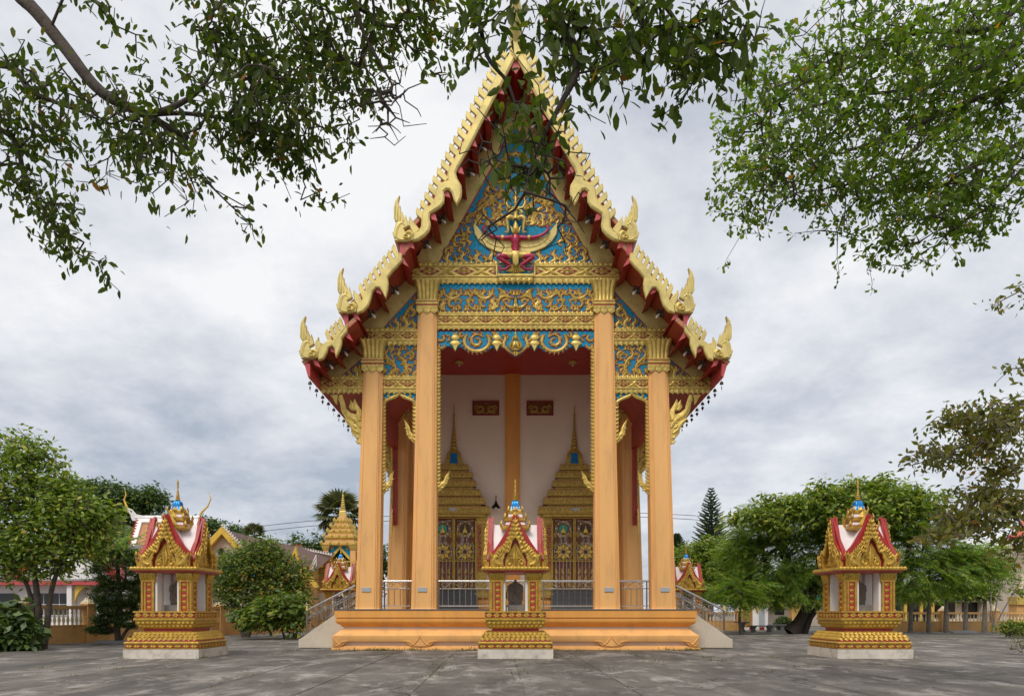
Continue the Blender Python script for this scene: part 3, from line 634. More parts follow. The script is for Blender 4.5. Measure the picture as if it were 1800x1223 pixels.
# ---- lower valance of the central bay: pendants, two roundels and the worshipping figure
va = MB(TM(YG)); 
top = 583; vp = [(-140, top), (140, top), (140, 625)]
sc = [(133, 618), (126, 613), (122, 611), (112, 612), (106, 618), (98, 612)]
sc += [(91+25*math.cos(t)*1.0-22, 606+16*math.sin(t)) for t in ()]
def lob(cx, r, dep): return [(cx+r*math.cos(math.pi*i/10), 608+dep*math.sin(math.pi*i/10)) for i in range(11)]
half = [(132, 612), (122, 608.5), (113, 609), (106.5, 617), (100, 609)]+[(68+26*math.cos(math.pi*i/10), 608+12*math.sin(math.pi*i/10)) for i in range(1, 10)]+[(40, 609), (33, 617), (27, 609), (20, 612), (12, 620), (0, 627)]
va.prism(vp+half+[(-a, b_) for a, b_ in half[::-1][1:]]+[(-140, 625)], -4, 1.5); val = tb(va, 'valance', 'blue', None)
def valance_relief(mb):
    D = 1.5
    # roundel ring with leafy rim and the spiral inside
    cx_, cy__ = 68, 600
    for a in np.arange(-0.35, math.pi+0.36, 0.30):
        x, y = cx_+20*math.cos(a), cy__+17*math.sin(a); flame(mb, x, y, 9, math.atan2(math.sin(a)*17, math.cos(a)*20)+math.pi/2+.5, 1, H_, D, False)
    mb.ribbon([(cx_+22*math.cos(a), cy__+18*math.sin(a)) for a in np.linspace(-.7, math.pi+.7, 12)], [3]+[6.5]*10+[3], H_, D, 30)
    scroll(mb, cx_, cy__, 13, -2.6, 1.25, 5.2, H_, D, 7, 1, .25)
    flame(mb, cx_+27, 594, 13, .4, 1, H_, D); flame(mb, cx_-27, 594, 13, -.4, -1, H_, D)
    for c in (106, 33):     # lotus pendants
        for w, y0, y1 in ((8, 590, 599), (10, 600, 609)):
            mb.prism([(c-w*.5, y0), (c+w*.5, y0), (c+w, y1-4), (c+w*.45, y1), (c, y1+3), (c-w*.45, y1), (c-w, y1-4)], D, D+3, 1)
        mb.prism([(c-5, 608), (c+5, 608), (c, 619)], D, D+3.5, 1); mb.prism([(c-4, 586), (c+4, 586), (c+2, 591), (c-2, 591)], D, D+2.5, .6)
        flame(mb, c+10, 592, 9, 1.2, 1, H_, D, False); flame(mb, c-10, 592, 9, -1.2, -1, H_, D, False)
    mb.ribbon([(22, 588), (18, 596), (21, 606), (14, 616), (3, 623)], [3, 6, 6, 5, 3], H_, D, 14)
    flame(mb, 23, 600, 12, .7, 1, H_, D, False); flame(mb, 19, 612, 10, .9, 1, H_, D, False); flame(mb, 14, 596, 9, .3, -1, H_, D, False)
    flame(mb, 2, 626, 12, -.1, 1, H_, D, False)
    scroll(mb, 130, 594, 7, 0.3, .75, 4.4, H_, D, 4, 1); scroll(mb, 131, 608, 6.5, 3.4, .75, 4.2, H_, D, 4, -1); flame(mb, 136, 620, 12, .2, 1, H_, D)
    flame(mb, 119, 601, 10, -.3, -1, H_, D, False)
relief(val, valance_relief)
fg = MB(TM(YG)); D = 1.5     # praying half figure
def blob(mb, cx, cy, rx, ry, d, dd, n=10):
    rings = []
    for k in range(1, 5):
        a = k/5*math.pi/2; rings.append([(cx+rx*math.cos(a)*math.cos(2*math.pi*i/n), d+dd*math.sin(a), cy+ry*math.cos(a)*math.sin(2*math.pi*i/n)) for i in range(n)])
    base_ = [(cx+rx*math.cos(2*math.pi*i/n), d, cy+ry*math.sin(2*math.pi*i/n)) for i in range(n)]
    mb.loft([base_]+rings)
blob(fg, 0, 594, 3.6, 4.6, D, 5); blob(fg, 0, 588.5, 2.4, 3.2, D, 4); fg.prism([(-1, 587), (1, 587), (0, 582)], D, D+3)
fg.ribbon([(-3.5, 592), (-5, 597), (-6, 601)], [2.5, 3, 1], 3, D); fg.ribbon([(3.5, 592), (5, 597), (6, 601)], [2.5, 3, 1], 3, D)
blob(fg, 0, 607, 7.5, 8, D, 5); fg.ribbon([(-6.5, 602), (-10, 610), (-5, 614), (0, 606)], [3.5, 4.5, 4, 2.5], 6, D+.5); fg.ribbon([(6.5, 602), (10, 610), (5, 614), (0, 606)], [3.5, 4.5, 4, 2.5], 6, D+.5)
fg.ribbon([(0, 609), (0, 601)], [3.5, 1], 8, D+1); fg.prism([(-8, 614), (8, 614), (6, 617), (-6, 617)], D, D+4, 1)
tb(fg, 'praying_figure', 'gold', val, 60)

# ---- side-bay arches, vertical leaf borders with flame ends
def leafstrip(mb, a, b0, b1, w, s_, d=2.0, pitch=6.4):
    n = int((b1-b0)/pitch); mb.prism([(a, b0), (a+s_*w*.42, b0), (a+s_*w*.42, b1), (a, b1)], -3, d)
    for i in range(n):
        y = b0+(i+.5)*(b1-b0)/n
        mb.ribbon([(a+s_*.5, y+pitch*.35), (a+s_*w*.6, y+pitch*.15), (a+s_*w*1.05, y-pitch*.45)], [pitch*.75, pitch*.85, 0], 2.2, d-1, 4)
for s in (-1, 1):
    mb = MB(TM(YG, s))
    leafstrip(mb, 139.5, 612, 858, 8, -1)                  # central opening: on the column, growing inwards (towards u=0)
    mb.ribbon([(139, 862), (131, 853), (124, 847), (121, 838), (115, 826)], [9, 12, 9, 7, 0], 3, -1, 12)
    for q in ((133, 856, 9, -1.7), (127, 850, 8, -1.5), (121, 842, 7, -1.2), (137, 850, 10, .2)): flame(mb, q[0], q[1], q[2], q[3], -1, 2.2, 0, False)
    leafstrip(mb, 235.5, 706, 862, 8, -1)
    mb.ribbon([(236, 868), (229, 856), (221, 849), (219, 838), (214, 826)], [8, 12, 9, 7, 0], 3, -1, 12)
    for q in ((230, 860, 9, -1.7), (224, 853, 8, -1.5), (219, 843, 7, -1.2), (233, 850, 10, .2)): flame(mb, q[0], q[1], q[2], q[3], -1, 2.2, 0, False)
    leafstrip(mb, 173.5, 706, 775, 8, 1)
    mb.ribbon([(174, 778), (182, 768), (188, 760), (190, 750), (197, 735)], [8, 12, 9, 7, 0], 3, -1, 12)
    for q in ((180, 770, 9, 1.7), (186, 764, 8, 1.5), (190, 754, 7, 1.2), (177, 760, 9, -.2)): flame(mb, q[0], q[1], q[2], q[3], 1, 2.2, 0, False)
    tb(mb, 'leaf_border', 'gold', None, 40, kind='stuff')
    ab = MB(TM(YG, s)); ab.prism([(237, 690), (172, 690), (172, 714), (176, 712), (180, 704), (190, 700), (204, 692), (218, 700), (228, 704), (232, 712), (237, 714)], -4, 1.2); av = tb(ab, 'arch_valance', 'blue')
    ag = MB(TM(YG, s))
    for q in (1, -1):
        c = 204
        ag.ribbon([(c, 693), (c+q*8, 698), (c+q*18, 702), (c+q*26, 707), (c+q*31, 716)], [4, 6, 5, 5, 2], 3, 1.2, 16)
        for k, (xx, yy) in enumerate(((8, 697), (15, 700), (22, 703), (28, 709))): flame(ag, c+q*xx, yy, 8, q*(.4+.25*k), q, 2.5, 1.2, False)
        flame(ag, c+q*18, 699, 9, q*.3, q, 2.5, 1.2, False)
    tb(ag, 'scroll_relief', 'gold', av, 40)

# ---- eave brackets (flame naga) outside the outer columns, repeated down the side
def bracket(s, y):
    mb = MB(TM(YCF+0.35, s)); mb.M = Matrix.Translation(Vector((0, y-(YCF+0.35), 0))) @ mb.M
    o = [(310, 694), (305, 693.5), (299.7, 708.8), (297.5, 718.7), (289, 726), (280, 728.6), (279, 722), (284.5, 722), (288, 717.8), (286.5, 709.7), (282.5, 701), (278, 710.6), (270, 722), (270, 786), (278, 775), (279.5, 771), (287.5, 762), (289, 751), (296.5, 744.7), (299.7, 734), (306, 723), (308, 709.7), (311, 703)]
    mb.prism(o, -3, 3, 1.0)
    mb.ribbon([(308, 697), (303, 716), (293, 731), (280, 740), (272, 752)], [5, 6, 7, 7, 4], 2, 3, 16)
    mb.ribbon([(300, 737), (290, 745), (285, 755), (276, 762)], [3, 5, 6, 3], 2, 3, 12); flame(mb, 286, 722, 19, .1, 1, 2.5, 2.5, False)
    flame(mb, 277, 745, 14, -.5, 1, 2.5, 2.5); mb.prism([(326, 694), (312, 694), (313, 704), (314, 712), (318, 707), (321, 700)], -2, 2, .8)
    for k in range(5): flame(mb, 274+k*1.5, 780-k*9, 9, .9, 1, 2, 2.5, False)
    tb(mb, 'eave_bracket', 'gold', None, 40)
for s in (-1, 1):
    for y in (YCF+.35, 39.4, 47.5): bracket(s, y)
# ------------------------------------------------------------------ roofs: three tiers, left outlines in photo px turned into u = 906.5-px
U = lambda pts: [(906.5-a, b) for a, b in pts]
barge = [
 U([(906.5, 70), (893, 97), (876, 125), (855, 166), (834, 212), (811, 256), (798, 281), (787, 301), (786, 311), (787, 318), (776, 322), (769, 328), (765, 337), (764.7, 346), (761, 357), (750, 367), (745, 369), (741, 376), (740.5, 387), (740, 399), (735, 407), (727, 411),
    (725, 425), (736, 422.6), (747, 415), (755, 405.5), (757, 395.7), (755, 384), (756, 377), (765, 371), (774.8, 364.6), (780.5, 356.4), (781.3, 345), (780, 338.5), (784.6, 334.4), (790, 335), (794.5, 341.7), (797.7, 353), (802.6, 361.5), (810.8, 348), (812, 336.8), (810.8, 327), (804, 315.6), (801, 305.8), (804, 297.6), (814, 279.6), (825.5, 260), (852, 207), (881, 151.6), (906.5, 101)]),
 U([(702, 446.5), (674, 475), (669.8, 483), (666, 491), (659.5, 493.6), (649, 500), (642, 511), (639.6, 520), (636, 529.7), (628.6, 536), (627, 551.7), (639, 548), (647.7, 537.7), (652, 526), (655, 514), (661, 506.8), (667, 506.8), (672, 514), (678, 525.5), (682, 511), (683, 499.5), (681.6, 489), (689, 479), (697.8, 470), (707, 459.7), (706.6, 446)]),
 U([(610, 571), (588, 590.5), (585.8, 598.6), (574.8, 600), (566, 606.7), (561.5, 613), (558.6, 623), (560, 634.6), (569, 631), (574.8, 620.6), (577.7, 611.8), (583.6, 608.9), (588, 613), (590.5, 629), (597.5, 616), (601, 604.5), (601, 595.6), (610, 585), (611.6, 571)])]
teeth = [([(876.8, 88, 15, 14), (731.5, 370, 15, 15)], 20, 13.5), ([(689.7, 433, 8, 17), (632, 501, 8, 20)], 7, 12), ([(596, 560, 5, 17), (573, 581.6, 7, 17)], 3, 11)]
fin0 = [(702.9, 345.8), (699.6, 349), (695.5, 354.8), (692.5, 366), (692.6, 377), (694, 389), (697, 392.4), (694.4, 400), (692.5, 410), (689.8, 409.6), (692, 418), (694.7, 425.5), (712.7, 426.4), (725.8, 424), (727.5, 412), (721, 405.5), (712.7, 409.6), (710, 404), (717, 400.5), (719, 398), (713.5, 379.3), (711.4, 386), (707, 372.8), (705, 378.5), (703.8, 363), (702.2, 368), (700.6, 357)]
fin_tr = [(0, 0, 1.0), (-98.9, 126.5, 0.985), (-165, 210.8, 0.93)]
leaf0 = [[(720, 380.5), (718, 391), (722, 404), (727.5, 413), (738, 405), (731, 396), (724.5, 388)], [(622, 509.5), (620.5, 518), (623.5, 530), (628.6, 538), (637, 530), (632, 521), (626, 515)], [(560, 592.5), (554.5, 602), (555, 613), (559.5, 624), (565, 611), (566, 604), (561, 600)]]
soff = [U([(906.5, 88), (873, 150), (836, 221), (798, 290), (750, 372), (698, 427)]), U([(722, 430), (702, 452), (655, 503), (600, 554)]), U([(626, 562), (606, 580), (578, 607), (533, 640)])]
purl = [[(880, 160), (856, 207), (832, 252), (809, 300), (785, 341), (762, 382), (722, 431)], [(708.5, 459), (664, 511), (626.5, 557)], [(611, 590), (583.6, 615), (556, 639)]]
fasc = [U([(701, 428), (712, 427), (712, 446), (704, 451)]), U([(602, 553), (611.5, 552), (611.5, 571), (606, 573)]), U([(534, 638), (544, 638), (544.5, 660), (541, 662.5)])]
lamps = [[(870.5, 219, 31.0), (847, 259, 31.0), (826, 303, 31.0), (775.6, 386, 30.9), (749, 430, 30.7)], [(694, 510, 30.6), (653, 551, 30.6)], [(605, 617, 30.6), (579, 640, 30.6)]]
KB = YB/F; far = -(66-YB)/KB
for s in (-1, 1):
    for t in range(3):
        sp = soff[t]; out_ = []
        for i, (a, b_) in enumerate(sp):
            q, r_ = sp[max(i-1, 0)], sp[min(i+1, len(sp)-1)]; dx, dy = r_[0]-q[0], r_[1]-q[1]; l = math.hypot(dx, dy); out_.append((a+dy/l*7, b_-dx/l*7))
        mb = MB(TM(YB, s)); mb.prism(sp+out_[::-1], far, -2); roof = tb(mb, 'roof', 'tile_orange')
        sp2 = [(a-.5, b_+.5) for a, b_ in sp]
        mb = MB(TM(YB, s)); mb.prism([(a, b_) for a, b_ in sp]+[(a-1.0, b_+1.2) for a, b_ in sp[::-1]], far*.45, -1); tb(mb, 'soffit', 'red_soffit', roof)
        mb = MB(TM(YB, s)); mb.prism(fasc[t], far, -1.5, 0); tb(mb, 'eave_fascia', 'red_pink' if t < 3 else 'red', roof)
        for i, (px, py) in enumerate(purl[t]):
            w = 5.6 if not (t > 0 and i == 0) else 7; h = 4.6; an = R(-17 if t == 0 else -24)
            if t > 0 and i == 0: an = R(-30); h = 7
            P4 = [(-w, -h-4), (w, -h-4), (w, h), (-w, h)]; cu = 906.5-px
            mb = MB(TM(YB, s)); mb.prism([(cu-(x*math.cos(an)+y*math.sin(-an)), py+(-x*math.sin(an)+y*math.cos(an))) for x, y in P4], -(YG-YB)/KB-4, -2, 0.4); o = tb(mb, 'purlin', 'red', roof)
            e_ = MB(TM(YB, s)); w2, h2 = w-.4, h-.4; e_.prism([(cu-(x*math.cos(an)+y*math.sin(-an)), py+(-x*math.sin(an)+y*math.cos(an))) for x, y in [(-w2, -h2-4), (w2, -h2-4), (w2, h2), (-w2, h2)]], -2.2, -1.6); tb(e_, 'purlin_end', 'red_pink', o)
        # bargeboard with teeth and the finial at its foot
        mb = MB(TM(YB, s)); mb.prism(barge[t], -3, 4, 2.2 if t else 3.0)
        bb = tb(mb, 'bargeboard', 'gold_pale')
        (a, b_), n, L0 = teeth[t][0], teeth[t][1], teeth[t][2]; tip0 = None
        for i in range(n+1 if t else n+1):
            q = i/n; px, py, ox, oy = [a[k]*(1-q)+b_[k]*q for k in range(4)]
            if t == 0: px += 0.0; py += -7*math.sin(math.pi*q)*0.0
            l = math.hypot(ox, oy); tx, ty = ox/l, oy/l; nx, ny = -ty, tx; hw = (5.0, 4.2, 3.7)[t]; cu = 906.5-px
            Lh = l+4
            out2 = [(0, 0), (2.5, -.3*0), (4.2, hw*.25-hw*.9), (8, -hw), (Lh, -hw), (Lh, hw), (7, hw), (2.5, hw*.9), (-.5, hw*.1+.6)]
            mb = MB(TM(YB, s)); mb.prism([(cu-(x*tx+y*nx), py+(x*ty+y*ny)) for x, y in [(-2.5, -hw*.75), (2, -hw), (Lh, -hw*.95), (Lh, hw*.95), (6, hw), (2.5, hw*.7), (.3, 0)]], -4, 2.5, 0.9); tb(mb, 'roof_tooth', 'gold_pale', bb)
        # red roof edge showing between the teeth
        mb = MB(TM(YB, s)); i0 = 0.0
        p0, p1 = a, b_
        def off(p, k): l = math.hypot(p[2], p[3]); return (906.5-(p[0]+p[2]/l*k), p[1]+p[3]/l*k)
        mb.prism([off(p0, 4), off(p1, 4), off(p1, 5.4), off(p0, 5.4)], -3.5, 0.5); tb(mb, 'tooth_rail', 'gold_pale', bb)
        mb = MB(TM(YB, s)); mb.prism([off(p0, 17), off(p1, 13), off(p1, 19), off(p0, 19)], -4.5, -1.0); tb(mb, 'roof_edge', 'red', bb)
        mb = MB(TM(YB, s)); mb.prism(U(leaf0[t]), -3, 3, 1.4); tb(mb, 'end_leaf', 'gold_pale', bb)
        dx, dy, sc = fin_tr[t]; q = lambda x, y: (906.5-(702.9+dx+(x-702.9)*sc), 345.8+dy+(y-345.8)*sc+(1-sc)*5)
        mb = MB(TM(YB, s)); mb.prism([q(*p) for p in fin0], -3, 5, 1.6)
        for (x0, y0, x1, y1) in ((694, 388, 697, 358), (699, 391, 700.5, 366), (704, 392, 704, 380), (709, 393, 710, 388)): mb.ribbon([q(x0, y0), q((x0+x1)/2-.5, (y0+y1)/2), q(x1, y1)], [2.6, 3.4, .4], 1.6, 4.6, 6)
        mb.ribbon([q(696, 420), q(699, 402), q(706, 394), q(712, 399)], [5, 6, 5, 1], 1.6, 4.6, 9); mb.ribbon([q(695, 418), q(703, 423.5), q(713, 424)], [2, 2, 1.5], 1.5, 4.6, 8)
        tb(mb, 'naga_finial', 'gold_pale', bb)
        mb = MB(TM(YB, s)); scroll(mb, *q(717.5, 415), 7*sc, 0.5, 1.1, 4.5, 2.6, 4.6, 5, 1); scroll(mb, *q(714, 418), 4*sc, 2.5, .9, 3.2, 2.6, 5.6, 3, -1); tb(mb, 'finial_rosette', 'gold', bb, 40)
        for (px, py, Y) in lamps[t]:
            c = Vector(Pt(906.5+s*(906.5-px), py, Y)); an = [1.03, .85, .75][t]*s
            nr = Vector((-math.sin(an)*-1, 0, -math.cos(an))); nr = Vector((math.sin(an)*-1, -0.15, -abs(math.cos(an))-.2)).normalized()
            Q = nr.to_track_quat('Z', 'Y').to_matrix().to_4x4()
            mb = MB(Matrix.Translation(c-nr*.05) @ Q); mb.lathe([(.02, -.25), (.02, 0), (.19, 0.0), (.21, .03), (.15, .06), (.05, .08)], 10)
            for k in range(8): a8 = k*math.pi/4; mb.add([(.1*math.cos(a8-.3), .1*math.sin(a8-.3), .07), (.25*math.cos(a8), .25*math.sin(a8), .04), (.1*math.cos(a8+.3), .1*math.sin(a8+.3), .07), (.15*math.cos(a8), .15*math.sin(a8), .11)], [(0, 1, 3), (1, 2, 3), (0, 3, 2)])
            lp = tb(mb, 'eave_lamp', 'bronze'); mb = MB(Matrix.Translation(c-nr*.05) @ Q); mb.lathe([(.025, .06), (.03, .12), (.055, .2), (.05, .27), (.02, .31)], 8); tb(mb, 'bulb', 'bulb', lp, 60)
# ridge: purlin, apex block, cho fa
mb = MB(TM(YB)); mb.prism([(0, 103), (11, 114), (0, 130), (-11, 114)], -(YG-YB)/KB-4, -1.5); rp_ = tb(mb, 'ridge_beam', 'red'); mb = MB(TM(YB)); mb.prism([(0, 103.8), (10.3, 114), (0, 129), (-10.3, 114)], -1.6, -1.0); tb(mb, 'purlin_end', 'red_pink', rp_)
mb = MB(TM(YB)); mb.prism([(0, 62), (12, 85), (8, 100), (0, 108), (-8, 100), (-12, 85)], -3, 5.5, 2); apex = tb(mb, 'apex_plate', 'gold_pale')
mb = MB(); k = KB; zt = lambda py: zpx(py, YB)
mb.tube([(XC, YB+.2, zt(80)), (XC, YB-.1, zt(62)), (XC, YB-.55, zt(45)), (XC, YB-.75, zt(28)), (XC, YB-.4, zt(8)), (XC, YB-.25, zt(-14)), (XC, YB-.55, zt(-40))], [.26, .24, .26, .17, .12, .08, .01], 8)
mb.add([(XC, YB-.7, zt(42)), (XC, YB-1.25, zt(36)), (XC, YB-.7, zt(30)), (XC+.06, YB-.7, zt(36)), (XC-.06, YB-.7, zt(36))], [(0, 1, 3), (1, 2, 3), (0, 4, 1), (1, 4, 2)])
tb(mb, 'roof_horn', 'gold_pale', apex, 60)

# rear gable closure and boarding above porch
mb = MB(); mb.prism([(xu(-300, YG), zpx(585, YG)), (xu(300, YG), zpx(585, YG)), (xu(170, YG), zpx(445, YG)), (XC, zpx(120, YG)), (xu(-170, YG), zpx(445, YG))], 65.9, 65.6); tb(mb, 'rear_gable', 'white')
# porch ceiling (flat, centre bay) and sloping aisle soffits
zc = zpx(659, YR)
mb = MB(); mb.box(-3.95, 4.25, 31.75, YR, zc, zc+.2); ceil_ = tb(mb, 'porch_ceiling', 'red')
mb = MB(); mb.box(-3.9, 4.2, 31.8, 32.0, zpx(575, YG), zc); tb(mb, 'porch_ceiling', 'red_dark')
for s in (-1, 1):
    xo, xi = s*6.3+XC, s*4.1+XC
    mb = MB(); mb.prism([(s*8.33+XC, zpx(662.5, YB)), (s*6.3+XC, 11.25), (xi, 14.6), (xi, 14.75), (s*6.3+XC, 11.4), (s*8.33+XC, zpx(662.5, YB)+.12)], 66, 31.7); tb(mb, 'aisle_soffit', 'red_soffit')
    xb = s*6.3+XC
    mb = MB(); mb.box(xb-.16, xb+.16, 32.3, 66, 10.1, 11.3); tb(mb, 'side_beam', 'red')
    mb = MB()
    for y0, y1 in ((38.7, 38.95), (40.1, 40.4), (46.8, 47.05)): mb.box(xb-.12, xb+.12, y0, y1, 6.1, 10.3)
    tb(mb, 'side_border_board', 'red')
    mb = MB(Matrix.Translation(Vector((xb-s*.0, 38.7, 0))) @ Matrix(((1, 0, 0, 0), (0, 1, 0, 0), (0, 0, -1, 0), (0, 0, 0, 1))))
    mb = MB(Matrix(((0, s*KB, 0, xb+s*.14), (-KB, 0, 0, 38.7), (0, 0, -KB, 12.0), (0, 0, 0, 1))))
    leafstrip(mb, 0, 80, 215, 8, 1, 0, 7); mb.ribbon([(0, 225), (8, 242), (12, 262), (16, 280)], [8, 12, 8, 0], 4, -3, 10); mb.ribbon([(2, 262), (2, 300)], [6, 1], 3, -2, 4); tb(mb, 'leaf_border', 'gold', None, 40)

# ---- hall walls, pilasters, vents, dado
mb = MB(); mb.box(-5.95, 6.25, YR, 65.5, ZP, 15.0); hall = tb(mb, 'hall_wall', 'cream_wall')
def pil(x, w, y, z0, z1, d=.12):
    mb = MB(); mb.box(x-w/2, x+w/2, y-d, y+.1, z0, z1); mb.box(x-w*.36, x+w*.36, y-d-.05, y, z0, z1); tb(mb, 'pilaster', 'orange_deep', hall)
wp = lambda u: 0.155+u*YR/F+0.0
pil(wp(-5)+.03, 26*YR/F, YR, ZP, zc, .14)
for s in (-1, 1): pil(s*5.75+XC, .42, YR, ZP, 13, .2)
mb = MB(); rect_prof(mb, [(.34, ZP), (.34, ZP+.28), (.26, ZP+.34), (.20, ZP+.55), (.14, ZP+.58), (.14, ZP+.95), (.05, ZP+1.0)], -5.95, 6.25, YR+.0, 65.5); tb(mb, 'dado', 'orange_deep', hall)
def wm(px0, s=1, y=YR):   # panel frame in px centred at column px0 on the hall wall
    k = y/F; return Matrix(((s*k, 0, 0, (px0-900)*k), (0, -k, 0, y), (0, 0, -k, EYE+HOR*k), (0, 0, 0, 1)))
for c in (854, 949):
    mb = MB(wm(c)); mb.prism([(-22, 706), (22, 706), (22, 729), (-22, 729)], -2, 2); v = tb(mb, 'vent_panel', 'door_gold', hall)
    mb = MB(wm(c))
    for q in (-1, 1): mb.M = wm(c, q); scroll(mb, 9, 718, 6.5, 0, 1.1, 3.4, 1.5, 2, 4, 1, .3); scroll(mb, 15, 716, 4, 1, .9, 2.5, 1.5, 2, 3, -1, .3); mb.ribbon([(1, 727), (6, 724), (14, 726), (18, 722)], [2, 3, 2, 1], 1.2, 2)
    tb(mb, 'scroll_relief', 'gold_dark', v, 40)
    mb = MB(wm(c))
    for a in ((-22, 22, 704.8, 706.6), (-22, 22, 728.4, 730.2)): mb.box(a[0], a[1], -2, 2.6, a[2], a[3])
    for a in ((-23.5, -21.7), (21.7, 23.5)): mb.box(a[0], a[1], -2, 2.6, 704.8, 730.2)
    tb(mb, 'vent_frame', 'red_dark', v)
# gooseneck lamp on the wall
k = YR/F; lx, lz = (872-900)*k, EYE+(HOR-892)*k
mb = MB(); mb.tube([(lx, YR, lz+.55), (lx, YR-.25, lz+.62), (lx, YR-.42, lz+.5), (lx, YR-.45, lz+.2)], .025, 6); mb.lathe([(.03, lz+.34), (.07, lz+.2), (.13, lz+.1), (.27, lz-.06), (.25, lz-.07), (.10, lz+.05)], 14, lx, YR-.45, 0, False)
wl = tb(mb, 'wall_lamp', 'iron', hall, 50); mb = MB(); mb.lathe([(.02, lz+.03), (.07, lz-.05), (.02, lz-.12)], 8, lx, YR-.45); tb(mb, 'bulb', 'bulb', wl, 60)
# ceiling rosettes
for px, py, rr, yy in ((903, 624, .62, 35.0), (807, 650, .26, 38.0), (1007, 650, .26, 38.0)):
    x = (px-900)/F*yy; yy2 = yy; M = Matrix.Translation(Vector((x, yy2, zc)))
    mb = MB(M)
    for ring, n in ((1, 16), (.68, 12), (.4, 8)):
        for i in range(n):
            a = 2*math.pi*(i+ring)/n; r1, r0 = rr*ring, rr*ring*.45; mb.add([(r0*math.cos(a-.1), r0*math.sin(a-.1), -.05), (r1*.8*math.cos(a-.16), r1*.8*math.sin(a-.16), -.10), (r1*math.cos(a), r1*math.sin(a), -.02-.12*rr), (r1*.8*math.cos(a+.16), r1*.8*math.sin(a+.16), -.10), (r0*math.cos(a), r0*math.sin(a), -.16)], [(0, 1, 4), (1, 2, 4), (2, 3, 4), (3, 0, 4)])
    mb.lathe([(rr*.7, 0), (rr*.5, -.06), (.04, -.1)], 12); o = tb(mb, 'ceiling_rosette', 'gold', ceil_); mb = MB(M); mb.lathe([(.03, -.1), (.07, -.18), (.02, -.27)], 8); tb(mb, 'bulb', 'bulb', o, 60)

